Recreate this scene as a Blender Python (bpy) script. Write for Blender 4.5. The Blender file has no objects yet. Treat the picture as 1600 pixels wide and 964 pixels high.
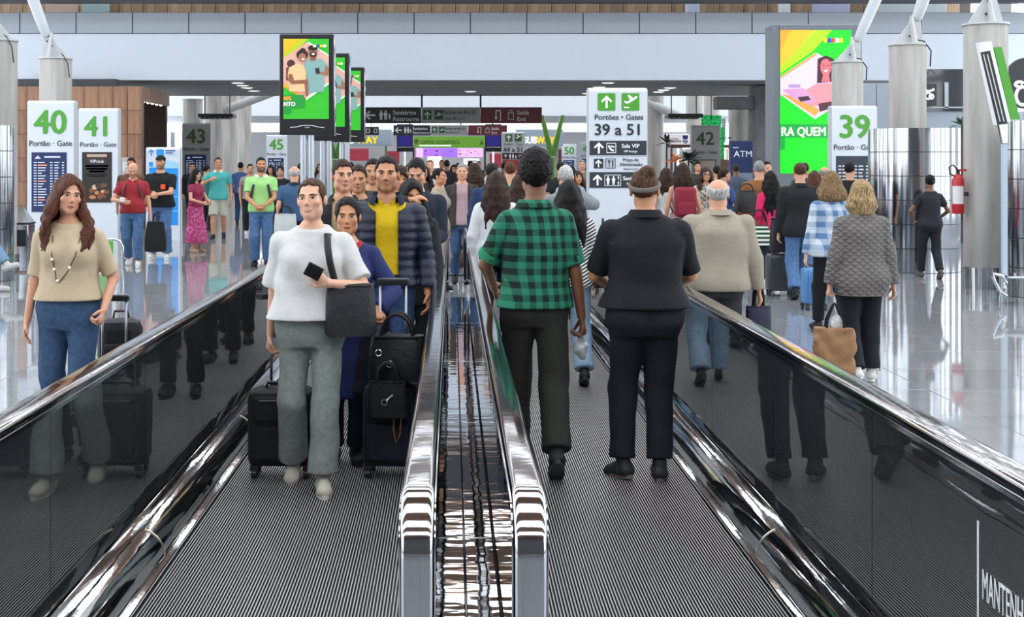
import bpy, bmesh, math, random
import numpy as np
from mathutils import Vector, Matrix
random.seed(7); np.random.seed(7)
SC = bpy.context.scene
COL = SC.collection
PI = math.pi
# ---------------------------------------------------------------- camera
F_PX, VX, VY, HC = 2000.0, 706.0, 251.0, 1.79     # focal length in px, vanishing point, eye height (m)
cam = bpy.data.objects.new('camera', bpy.data.cameras.new('camera')); COL.objects.link(cam)
cam.location = (0, 0, HC); cam.rotation_euler = (PI/2, 0, 0)
cam.data.sensor_width = 36; cam.data.lens = F_PX/1600*36
cam.data.shift_x = (800-VX)/1600; cam.data.shift_y = -(482-VY)/1600
cam.data.clip_end = 300
SC.camera = cam
# ---------------------------------------------------------------- world and exposure
w = bpy.data.worlds.new('sky'); SC.world = w; w.use_nodes = True
bg = w.node_tree.nodes['Background']; bg.inputs[0].default_value = (.86, .93, 1.0, 1); bg.inputs[1].default_value = 3.2
SC.view_settings.view_transform = 'Standard'; SC.view_settings.look = 'None'
SC.view_settings.exposure = 0.5; SC.view_settings.gamma = 1.0
def area(name, loc, size, power, color=(1, 1, 1), rot=(0, 0, 0)):
    l = bpy.data.lights.new(name, 'AREA'); l.shape = 'RECTANGLE'; l.size, l.size_y = size; l.energy = power; l.color = color
    o = bpy.data.objects.new(name, l); COL.objects.link(o); o.location = loc; o.rotation_euler = rot
    return o
# ---------------------------------------------------------------- pixel helpers (distance always from the floor or a known plane)
def gx(px, Y): return (px-VX)*Y/F_PX
def gz(py, Y): return HC+(VY-py)*Y/F_PX
def gY(py): return HC*F_PX/(py-VY)
# ---------------------------------------------------------------- materials
MATS = {}
def s2l(c): return tuple((v/12.92 if v <= .04045 else ((v+.055)/1.055)**2.4) for v in c)
def hexc(h): return s2l(tuple(int(h[i:i+2], 16)/255 for i in (0, 2, 4)))
def nmat(name):
    m = bpy.data.materials.new(name); m.use_nodes = True
    return m, m.node_tree, m.node_tree.nodes['Principled BSDF']
def N(nt, t, **kw):
    n = nt.nodes.new(t)
    for k, v in kw.items():
        if isinstance(k, str) and hasattr(n, k): setattr(n, k, v)
    return n
def mat(name, c, rough=.5, metal=0., ior=1.5, var=0., vscale=(6, 6, 6), bump=0., bscale=60., emit=0., coat=0., stretch=(1, 1, 1)):
    """plain surface: colour, optional noise variation in colour and fine relief"""
    if name in MATS: return MATS[name]
    if isinstance(c, str): c = hexc(c)
    m, nt, b = nmat(name); MATS[name] = m
    b.inputs['Base Color'].default_value = (*c, 1); b.inputs['Roughness'].default_value = rough
    b.inputs['Metallic'].default_value = metal; b.inputs['IOR'].default_value = ior
    if coat: b.inputs['Coat Weight'].default_value = coat; b.inputs['Coat Roughness'].default_value = .05
    if emit:
        b.inputs['Emission Color'].default_value = (*c, 1); b.inputs['Emission Strength'].default_value = emit
    if var or bump:
        tc = N(nt, 'ShaderNodeTexCoord'); mp = N(nt, 'ShaderNodeMapping'); nt.links.new(tc.outputs['Object'], mp.inputs[0])
        mp.inputs['Scale'].default_value = stretch
    if var:
        n = N(nt, 'ShaderNodeTexNoise'); n.inputs['Scale'].default_value = vscale[0]; n.inputs['Detail'].default_value = 5
        nt.links.new(mp.outputs[0], n.inputs['Vector'])
        r = N(nt, 'ShaderNodeValToRGB'); nt.links.new(n.outputs[0], r.inputs[0])
        r.color_ramp.elements[0].position = .3; r.color_ramp.elements[1].position = .7
        r.color_ramp.elements[0].color = (*[max(0, v*(1-var)) for v in c], 1)
        r.color_ramp.elements[1].color = (*[min(1, v*(1+var)) for v in c], 1)
        nt.links.new(r.outputs[0], b.inputs['Base Color'])
        if emit: nt.links.new(r.outputs[0], b.inputs['Emission Color'])
    if bump:
        n2 = N(nt, 'ShaderNodeTexNoise'); n2.inputs['Scale'].default_value = bscale; n2.inputs['Detail'].default_value = 3
        nt.links.new(mp.outputs[0], n2.inputs['Vector'])
        bp = N(nt, 'ShaderNodeBump'); bp.inputs['Strength'].default_value = bump; bp.inputs['Distance'].default_value = .01
        nt.links.new(n2.outputs[0], bp.inputs['Height']); nt.links.new(bp.outputs[0], b.inputs['Normal'])
    return m
def vcol_mat(name, rough=.5, sss=0., spec=.5):
    if name in MATS: return MATS[name]
    m, nt, b = nmat(name); MATS[name] = m
    a = N(nt, 'ShaderNodeVertexColor'); a.layer_name = 'Col'; nt.links.new(a.outputs[0], b.inputs['Base Color'])
    b.inputs['Roughness'].default_value = rough
    if sss:
        b.inputs['Subsurface Weight'].default_value = sss; b.inputs['Subsurface Scale'].default_value = .012
    return m
# ---------------------------------------------------------------- mesh builder
class MB:
    def __init__(s): s.v = []; s.f = []; s.sm = []
    def add(s, vs, fs, smooth=False):
        o = len(s.v); s.v += [tuple(map(float, p)) for p in vs]; s.f += [tuple(i+o for i in f) for f in fs]; s.sm += [smooth]*len(fs); return s
    def box(s, x0, x1, y0, y1, z0, z1, M=None):
        vs = [(x, y, z) for x in (x0, x1) for y in (y0, y1) for z in (z0, z1)]
        if M is not None: vs = [tuple(M @ Vector(p)) for p in vs]
        return s.add(vs, [(0, 1, 3, 2), (4, 6, 7, 5), (0, 4, 5, 1), (2, 3, 7, 6), (0, 2, 6, 4), (1, 5, 7, 3)])
    def bbox(s, x0, x1, y0, y1, z0, z1, b, M=None):
        """box with bevelled edges"""
        b = min(b, (x1-x0)/2.01, (y1-y0)/2.01, (z1-z0)/2.01)
        bm = bmesh.new(); bmesh.ops.create_cube(bm, size=1)
        for v in bm.verts: v.co = Vector(((x0+x1)/2+v.co.x*(x1-x0), (y0+y1)/2+v.co.y*(y1-y0), (z0+z1)/2+v.co.z*(z1-z0)))
        bmesh.ops.bevel(bm, geom=list(bm.edges), offset=b, segments=2, affect='EDGES', profile=.5)
        vs = [tuple(M @ v.co) if M is not None else tuple(v.co) for v in bm.verts]; bm.verts.index_update()
        bm.normal_update(); fs = [tuple(v.index for v in f.verts) for f in bm.faces]; fl = [max(abs(c) for c in f.normal) < .999 for f in bm.faces]; bm.free()
        s.add(vs, fs, True); s.sm[-len(fl):] = fl; return s
    def prism(s, poly, d0, d1, axis='y', M=None):
        """polygon (2-D points) pulled from d0 to d1 along an axis; the polygon lies in the other two axes"""
        def P(a, b, d): return {'y': (a, d, b), 'x': (d, a, b), 'z': (a, b, d)}[axis]
        n = len(poly); vs = [P(a, b, d0) for a, b in poly]+[P(a, b, d1) for a, b in poly]
        if M is not None: vs = [tuple(M @ Vector(p)) for p in vs]
        fs = [tuple(range(n)), tuple(range(2*n-1, n-1, -1))]+[(i, i+n, (i+1) % n+n, (i+1) % n) for i in range(n)]
        return s.add(vs, fs)
    def tube(s, pts, r, n=10, closed=False, caps=True, flat=None):
        """round tube along points; r may be a list"""
        pts = [Vector(p) for p in pts]; m = len(pts); rs = r if isinstance(r, (list, tuple)) else [r]*m
        vs = []; up0 = None
        for i, p in enumerate(pts):
            t = (pts[(i+1) % m]-pts[i-1]) if closed else (pts[min(i+1, m-1)]-pts[max(i-1, 0)])
            t.normalize()
            if up0 is None: up0 = Vector((0, 0, 1)) if abs(t.z) < .9 else Vector((0, 1, 0))
            a = t.cross(up0)
            if a.length < 1e-4: a = t.cross(Vector((1, 0, 0)))
            a.normalize(); b = a.cross(t).normalized(); up0 = b
            for k in range(n):
                an = 2*PI*k/n; q = p+a*math.cos(an)*rs[i]+b*math.sin(an)*rs[i]*(flat or 1); vs.append(tuple(q))
        fs = [(i*n+k, i*n+(k+1) % n, ((i+1) % m)*n+(k+1) % n, ((i+1) % m)*n+k) for i in range(m if closed else m-1) for k in range(n)]
        s.add(vs, fs, True)
        if caps and not closed:
            s.f += [tuple(len(s.v)-len(vs)+k for k in range(n-1, -1, -1)), tuple(len(s.v)-n+k for k in range(n))]; s.sm += [False, False]
        return s
    def lathe(s, prof, n=24, c=(0, 0), smooth=True, a0=0, a1=2*PI):
        """(r, z) profile turned about a vertical axis at c"""
        full = abs(a1-a0-2*PI) < 1e-6; m = n if full else n+1
        vs = [(c[0]+r*math.cos(a0+(a1-a0)*k/n), c[1]+r*math.sin(a0+(a1-a0)*k/n), z) for r, z in prof for k in range(m)]
        fs = [(i*m+k, i*m+(k+1) % m, (i+1)*m+(k+1) % m, (i+1)*m+k) for i in range(len(prof)-1) for k in range(n)]
        return s.add(vs, fs, smooth)
    def cyl(s, c, r, z0, z1, n=20): return s.lathe([(0, z0), (r, z0), (r, z0), (r, z1), (r, z1), (0, z1)], n, c, True)
    def disc(s, c, rx, rz, y0, y1, n=20, M=None):
        return s.prism([(c[0]+rx*math.cos(2*PI*k/n), c[1]+rz*math.sin(2*PI*k/n)) for k in range(n)], y0, y1, 'y', M)
    def ball(s, c, r, n=12, m=8):
        rx, ry, rz = r if isinstance(r, (tuple, list)) else (r, r, r)
        vs = [(c[0]+rx*math.sin(PI*i/m)*math.cos(2*PI*k/n), c[1]+ry*math.sin(PI*i/m)*math.sin(2*PI*k/n), c[2]+rz*math.cos(PI*i/m)) for i in range(m+1) for k in range(n)]
        return s.add(vs, [(i*n+k, (i+1)*n+k, (i+1)*n+(k+1) % n, i*n+(k+1) % n) for i in range(m) for k in range(n)], True)
    def mesh(s, name):
        me = bpy.data.meshes.new(name); me.from_pydata(s.v, [], s.f); me.polygons.foreach_set('use_smooth', s.sm)
        bm = bmesh.new(); bm.from_mesh(me); bmesh.ops.remove_doubles(bm, verts=bm.verts, dist=1e-5)
        bmesh.ops.recalc_face_normals(bm, faces=bm.faces)
        for e in bm.edges:
            if len(e.link_faces) == 2 and e.calc_face_angle(0) > .7: e.smooth = False
        bm.to_mesh(me); bm.free(); me.update(); return me
    def build(s, name, m, parent=None, loc=None, rz=None):
        me = s.mesh(name); me.materials.append(m); return link(name, me, parent, loc, rz)
def link(name, data, parent=None, loc=None, rz=None):
    o = bpy.data.objects.new(name, data); COL.objects.link(o); o.parent = parent
    if loc is not None: o.location = loc
    if rz is not None: o.rotation_euler = (0, 0, rz)
    return o
def tag(o, label=None, cat=None, group=None, kind=None):
    if label: o['label'] = label
    if cat: o['category'] = cat
    if group: o['group'] = group
    if kind: o['kind'] = kind
    return o
def thing(name, label, cat, loc=(0, 0, 0), rz=0, group=None):
    return tag(link(name, None, None, loc, rz), label, cat, group)
def struct(o): o['kind'] = 'structure'; return o
_tx = {}
def text(body, size, loc, m, parent=None, align='CENTER', bold=0., depth=.002, rot=(PI/2, 0, 0), sx=1., name='lettering'):
    """flat raised lettering; size is the cap height in metres"""
    key = (body, size, align, bold, depth, sx)
    if key not in _tx:
        cu = bpy.data.curves.new(name, 'FONT'); cu.body = body; cu.size = size/.70; cu.align_x = align; cu.align_y = 'BOTTOM_BASELINE'
        cu.extrude = depth; cu.resolution_u = 3
        t = bpy.data.objects.new(name, cu); COL.objects.link(t)
        dg = bpy.context.evaluated_depsgraph_get(); me = bpy.data.meshes.new_from_object(t.evaluated_get(dg)); me.name = name
        bpy.data.objects.remove(t); bpy.data.curves.remove(cu)
        if sx != 1: me.transform(Matrix.Diagonal((sx, 1, 1, 1)))
        if bold:        # heavier strokes: the outline repeated a little to each side
            b2 = bold*2.2*size; bm = bmesh.new()
            for dx, dz, dd in ((0, 0, 0), (b2, 0, .0001), (-b2, 0, .0002), (0, b2*.7, .0003), (0, -b2*.7, .0004)):
                m2 = me.copy(); m2.transform(Matrix.Translation((dx, dz, dd))); bm.from_mesh(m2); bpy.data.meshes.remove(m2)
            bm.to_mesh(me); bm.free()
        _tx[key] = me
    me = _tx[key].copy(); me.materials.clear(); me.materials.append(m)
    o = link(name, me, parent, loc); o.rotation_euler = rot; return o
# ================================================================ people: implicit surfaces meshed with surface nets
def vec(*a): return np.array(a, np.float64)
def rotm(yaw=0, pitch=0, roll=0):
    """yaw about z (positive turns the face to the person's left, +x when facing -y), pitch nods down, roll tilts"""
    y, p, r = map(math.radians, (yaw, pitch, roll))
    Z = np.array([[math.cos(y), -math.sin(y), 0], [math.sin(y), math.cos(y), 0], [0, 0, 1]])
    X = np.array([[1, 0, 0], [0, math.cos(p), -math.sin(p)], [0, math.sin(p), math.cos(p)]])
    Y = np.array([[math.cos(r), 0, math.sin(r)], [0, 1, 0], [-math.sin(r), 0, math.cos(r)]])
    return Z @ X @ Y
def axis(lo, hi, h, fine):
    out = [lo]; x = lo
    while x < hi:
        st = h
        for a, b, f in fine:
            if x >= a-1e-9 and x < b: st = min(st, f)
            elif x < a and x+st > a: st = max(a-x, 1e-4) if a-x > .3*h else st
        x += st; out.append(x)
    return np.array(out, np.float32)
class Field:
    def __init__(s, lo, hi, h, fine=()):
        s.ax = [axis(lo[i], hi[i], h, [(f[0][i], f[1][i], f[2]) for f in fine]) for i in range(3)]
        s.F = np.full([len(a) for a in s.ax], .3, np.float32)
    def win(s, lo, hi):
        sl = []; g = []
        for i in range(3):
            a = max(0, int(np.searchsorted(s.ax[i], lo[i]))-1); b = min(len(s.ax[i]), int(np.searchsorted(s.ax[i], hi[i]))+1)
            if b-a < 1: return None, None
            sl.append(slice(a, b)); sh = [1, 1, 1]; sh[i] = -1; g.append(s.ax[i][a:b].reshape(sh))
        return tuple(sl), g
    def add(s, fn, lo, hi, k=.02):
        mg = k+.02
        sl, g = s.win(np.asarray(lo)-mg, np.asarray(hi)+mg)
        if sl is None: return
        d = fn(*g); a = s.F[sl]
        h = np.clip(.5+.5*(a-d)/k, 0, 1); s.F[sl] = a*(1-h)+d*h-k*h*(1-h)
    def cut(s, fn, lo=(-9,)*3, hi=(9,)*3, k=.004):
        sl, g = s.win(np.asarray(lo), np.asarray(hi))
        if sl is None: return
        d = -fn(*g); a = s.F[sl]
        h = np.clip(.5-.5*(a-d)/k, 0, 1); s.F[sl] = a*(1-h)+d*h+k*h*(1-h)
    def fold(s, amp, fr=16., ph=0., tilt=.5):
        X, Y, Z = s.ax[0][:, None, None], s.ax[1][None, :, None], s.ax[2][None, None, :]
        w = np.sin(fr*Z+fr*tilt*X+2.2*np.sin(fr*.45*X+fr*.4*Y+ph)+ph)+.6*np.sin(fr*1.9*Z-fr*.8*X+1.7*np.sin(fr*.7*Y+ph*2)+2*ph)
        s.F += (amp*w).astype(np.float32)
    # primitives
    def cone(s, a, b, ra, rb, k=.02, flat=None, cut1=False):
        a = np.asarray(a, float); b = np.asarray(b, float); ba = b-a; L2 = float(ba@ba)+1e-12; r = max(ra, rb); L = L2**.5
        def fn(X, Y, Z):
            px, py, pz = X-a[0], Y-a[1], Z-a[2]
            t0 = (px*ba[0]+py*ba[1]+pz*ba[2])/L2; t = np.clip(t0, 0, 1)
            dx, dy, dz = px-t*ba[0], py-t*ba[1], pz-t*ba[2]
            if flat is not None:
                n, f = flat; c = dx*n[0]+dy*n[1]+dz*n[2]; q = c*(1/f-1); dx, dy, dz = dx+q*n[0], dy+q*n[1], dz+q*n[2]
            d = np.sqrt(dx*dx+dy*dy+dz*dz)-(ra+(rb-ra)*t)
            if cut1: d = np.maximum(d, (t0-1)*L)
            return d
        s.add(fn, np.minimum(a, b)-r, np.maximum(a, b)+r, k)
    def ell(s, c, r, k=.02, R=None, sub=False):
        c = np.asarray(c, float); r = np.asarray(r, float); M = max(r)
        def fn(X, Y, Z):
            px, py, pz = X-c[0], Y-c[1], Z-c[2]
            if R is not None:
                px, py, pz = (px*R[0, 0]+py*R[1, 0]+pz*R[2, 0]), (px*R[0, 1]+py*R[1, 1]+pz*R[2, 1]), (px*R[0, 2]+py*R[1, 2]+pz*R[2, 2])
            a = (px/r[0])**2+(py/r[1])**2+(pz/r[2])**2; b = (px/r[0]**2)**2+(py/r[1]**2)**2+(pz/r[2]**2)**2
            k0 = np.sqrt(a); return k0*(k0-1)/np.maximum(np.sqrt(b), 1e-6)
        if sub: s.cut(fn, c-M-.05, c+M+.05, k)
        else: s.add(fn, c-M, c+M, k)
    def stack(s, rows, k=.02, p=2.4):
        """body of elliptic cross-sections: rows of (z, cx, cy, rx, ry)"""
        R = np.array(rows, float); R = R[np.argsort(R[:, 0])]; z0, z1 = R[0, 0], R[-1, 0]
        zz = np.linspace(z0, z1, 60)
        T = [np.interp(zz, R[:, 0], R[:, i]) for i in range(1, 5)]
        ker = np.array([1, 2, 3, 2, 1])/9.
        T = [np.convolve(np.pad(t, 2, 'edge'), ker, 'valid') for t in T]
        M = R[:, 3:5].max()
        def fn(X, Y, Z):
            cx, cy, rx, ry = [np.interp(Z.ravel(), zz, t).reshape(Z.shape).astype(np.float32) for t in T]
            u = (np.abs((X-cx)/rx)**p+np.abs((Y-cy)/ry)**p)**(1/p)
            d = (u-1)*np.minimum(rx, ry); e = np.maximum(z0-Z, Z-z1)
            return np.maximum(d, e)
        s.add(fn, (R[:, 1].min()-M, R[:, 2].min()-M, z0), (R[:, 1].max()+M, R[:, 2].max()+M, z1), k)
    def mesh(s):
        F = s.F
        F[0], F[-1] = np.maximum(F[0], .001), np.maximum(F[-1], .001); F[:, 0] = np.maximum(F[:, 0], .001); F[:, -1] = np.maximum(F[:, -1], .001)
        F[:, :, 0] = np.maximum(F[:, :, 0], .001); F[:, :, -1] = np.maximum(F[:, :, -1], .001)
        S = F < 0; nx, ny, nz = F.shape
        c = np.zeros((nx-1, ny-1, nz-1), np.int8)
        for i in (0, 1):
            for j in (0, 1):
                for k in (0, 1): c += S[i:nx-1+i, j:ny-1+j, k:nz-1+k]
        I = np.argwhere((c > 0) & (c < 8)); n = len(I)
        vid = np.full(c.shape, -1, np.int32); vid[I[:, 0], I[:, 1], I[:, 2]] = np.arange(n)
        acc = np.zeros((n, 3)); cnt = np.zeros(n)
        ax = [a.astype(np.float64) for a in s.ax]
        for d in range(3):
            e = [0, 0, 0]; e[d] = 1; o1, o2 = [q for q in range(3) if q != d]
            for u in (0, 1):
                for v in (0, 1):
                    A = I.copy(); A[:, o1] += u; A[:, o2] += v; B = A+np.array(e)
                    fa = F[A[:, 0], A[:, 1], A[:, 2]]; fb = F[B[:, 0], B[:, 1], B[:, 2]]; m = (fa < 0) != (fb < 0)
                    t = fa[m]/(fa[m]-fb[m]); P = np.stack([ax[q][A[m, q]] for q in range(3)], 1)
                    P[:, d] += t*(ax[d][B[m, d]]-ax[d][A[m, d]]); acc[m] += P; cnt[m] += 1
        V = acc/np.maximum(cnt, 1)[:, None]; Q = []
        for d in range(3):
            o1, o2 = [(1, 2), (2, 0), (0, 1)][d]
            sl0 = [slice(None)]*3; sl1 = [slice(None)]*3; sl0[d] = slice(0, -1); sl1[d] = slice(1, None)
            for o in (o1, o2): sl0[o] = slice(1, -1); sl1[o] = slice(1, -1)
            a = S[tuple(sl0)]; b = S[tuple(sl1)]
            for sgn in (0, 1):
                E = np.argwhere((a & ~b) if sgn == 0 else (~a & b))
                if not len(E): continue
                E[:, o1] += 1; E[:, o2] += 1
                def g(du, dv):
                    q = E.copy(); q[:, o1] -= du; q[:, o2] -= dv; return vid[q[:, 0], q[:, 1], q[:, 2]]
                q = np.stack([g(1, 1), g(0, 1), g(0, 0), g(1, 0)], 1)
                Q.append(q if sgn == 0 else q[:, ::-1])
        return V, (np.concatenate(Q) if Q else np.zeros((0, 4), int))
    def obj(s, name, m, parent, colfn=None):
        V, Q = s.mesh(); me = bpy.data.meshes.new(name)
        me.vertices.add(len(V)); me.vertices.foreach_set('co', V.astype(np.float32).ravel())
        me.loops.add(Q.size); me.loops.foreach_set('vertex_index', Q.astype(np.int32).ravel())
        me.polygons.add(len(Q)); me.polygons.foreach_set('loop_start', np.arange(0, Q.size, 4, dtype=np.int32))
        me.polygons.foreach_set('use_smooth', np.ones(len(Q), bool)); me.update(calc_edges=True)
        if colfn is not None:
            c = np.ones((len(V), 4), np.float32); c[:, :3] = colfn(V)
            a = me.color_attributes.new('Col', 'FLOAT_COLOR', 'POINT'); a.data.foreach_set('color', c.ravel())
        me.materials.append(m); return link(name, me, parent)
# ---------------------------------------------------------------- cloth materials
def cloth(c, pattern=None, c2=None, rough=.85, sc=1., bump=.42, c3=None, sheen=.0):
    key = ('cloth', str(c), pattern, str(c2), rough, sc, str(c3))
    if key in MATS: return MATS[key]
    C = lambda q: hexc(q) if isinstance(q, str) else q
    m, nt, b = nmat('cloth_'+(c if isinstance(c, str) else 'mix')); MATS[key] = m; L = nt.links.new
    b.inputs['Roughness'].default_value = rough; b.inputs['IOR'].default_value = 1.4
    if pattern == 'hair': b.inputs['Specular IOR Level'].default_value = .28
    if sheen: b.inputs['Sheen Weight'].default_value = sheen
    tc = N(nt, 'ShaderNodeTexCoord'); base = C(c)
    n = N(nt, 'ShaderNodeTexNoise'); n.inputs['Scale'].default_value = 9 if pattern != 'denim' else 34; n.inputs['Detail'].default_value = 6
    L(tc.outputs['Object'], n.inputs['Vector'])
    def mixc(f, A, B):
        x = N(nt, 'ShaderNodeMix', data_type='RGBA')
        for i, v in ((0, f), (6, A), (7, B)):
            if hasattr(v, 'links'): L(v, x.inputs[i])
            elif i == 0: x.inputs[0].default_value = v
            else: x.inputs[i].default_value = (*v, 1)
        return x.outputs[2]
    def math_(op, a, bb=0., cc=None):
        x = N(nt, 'ShaderNodeMath', operation=op)
        for i, v in enumerate((a, bb) if cc is None else (a, bb, cc)):
            if hasattr(v, 'links'): L(v, x.inputs[i])
            else: x.inputs[i].default_value = v
        return x.outputs[0]
    sp = N(nt, 'ShaderNodeSeparateXYZ'); L(tc.outputs['Object'], sp.inputs[0]); x, y, z = sp.outputs
    height = None
    if pattern == 'plaid':
        def band(co, per, wd, off=0.):
            f = math_('FRACT', math_('ADD', math_('MULTIPLY', co, 1/per), off+50)); return math_('LESS_THAN', f, wd)
        xx = math_('ADD', x, math_('MULTIPLY', y, .6))
        bx, bz = band(xx, .062*sc, .5), band(z, .062*sc, .5, .2)
        s_ = math_('MULTIPLY', math_('ADD', bx, bz), .5)
        col = mixc(s_, base, C(c2))
        if c3: 
            t = math_('MAXIMUM', band(xx, .124*sc, .06, .3), band(z, .124*sc, .06, .45)); col = mixc(math_('MULTIPLY', t, .7), col, C(c3))
        b1 = mixc(math_('MULTIPLY', n.outputs[0], .35), col, tuple(v*.4 for v in base)); out = b1
    elif pattern == 'stripe':
        f = math_('FRACT', math_('ADD', math_('MULTIPLY', math_('ADD', z, math_('MULTIPLY', x, .55)), 1/(.028*sc)), 50)); out = mixc(math_('LESS_THAN', f, .5), base, C(c2))
    elif pattern == 'hstripe':
        f = math_('FRACT', math_('ADD', math_('MULTIPLY', z, 1/(.06*sc)), 50)); out = mixc(math_('LESS_THAN', f, .5), base, C(c2))
    elif pattern == 'denim':
        r = math_('ADD', math_('MULTIPLY', math_('SUBTRACT', n.outputs[0], .5), 1.1), .35); out = mixc(r, tuple(v*.85 for v in base), C(c2 or c))
    elif pattern == 'dots':
        v = N(nt, 'ShaderNodeTexVoronoi'); v.inputs['Scale'].default_value = 24/sc; L(tc.outputs['Object'], v.inputs['Vector'])
        out = mixc(math_('LESS_THAN', v.outputs[0], .33), base, C(c2))
    elif pattern == 'blotch':
        n3 = N(nt, 'ShaderNodeTexNoise'); n3.inputs['Scale'].default_value = 22/sc; L(tc.outputs['Object'], n3.inputs['Vector'])
        out = mixc(math_('GREATER_THAN', n3.outputs[0], .52), base, C(c2))
    elif pattern == 'hair':
        mp = N(nt, 'ShaderNodeMapping'); mp.inputs['Scale'].default_value = (120/sc, 120/sc, 9/sc); L(tc.outputs['Object'], mp.inputs[0])
        n3 = N(nt, 'ShaderNodeTexNoise'); n3.inputs['Scale'].default_value = 1.6; n3.inputs['Detail'].default_value = 4; L(mp.outputs[0], n3.inputs['Vector'])
        r = math_('MULTIPLY', math_('SUBTRACT', n3.outputs[0], .38), 3.2); r = math_('MINIMUM', math_('MAXIMUM', r, 0.), 1.); out = mixc(r, tuple(v*.45 for v in base), C(c2 or c)); height = n3.outputs[0]
    else:
        r = math_('MULTIPLY', math_('SUBTRACT', n.outputs[0], .3), .8); out = mixc(r, tuple(v*.8 for v in base), tuple(min(1, v*1.12) for v in base))
    L(out, b.inputs['Base Color'])
    if height is None:
        n2 = N(nt, 'ShaderNodeTexNoise'); n2.inputs['Scale'].default_value = 38; n2.inputs['Detail'].default_value = 4; L(tc.outputs['Object'], n2.inputs['Vector']); height = n2.outputs[0]
        n4 = N(nt, 'ShaderNodeTexNoise'); n4.inputs['Scale'].default_value = 11; n4.inputs['Detail'].default_value = 2; n4.inputs['Distortion'].default_value = 1.2; L(tc.outputs['Object'], n4.inputs['Vector'])
        height = math_('ADD', math_('MULTIPLY', height, .35), n4.outputs[0])
    if pattern == 'quilt':
        a = math_('ADD', z, math_('MULTIPLY', x, .8)); f1 = math_('ABSOLUTE', math_('SINE', math_('MULTIPLY', a, 62)))
        a2 = math_('SUBTRACT', z, math_('MULTIPLY', x, .8)); f2 = math_('ABSOLUTE', math_('SINE', math_('MULTIPLY', a2, 62)))
        height = math_('ADD', math_('MULTIPLY', math_('POWER', math_('MINIMUM', f1, f2) if c2 else f1, .5), 2.2), math_('MULTIPLY', height, .5))
    bp = N(nt, 'ShaderNodeBump'); bp.inputs['Strength'].default_value = bump*(2.2 if pattern in ('quilt', 'hair') else 1); bp.inputs['Distance'].default_value = .012
    L(height, bp.inputs['Height']); L(bp.outputs[0], b.inputs['Normal'])
    return m
SKIN = dict(fair='d9a78b', light='cf987a', tan='c08762', olive='ab7656', brown='80543a', dark='4a2f22')
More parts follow.
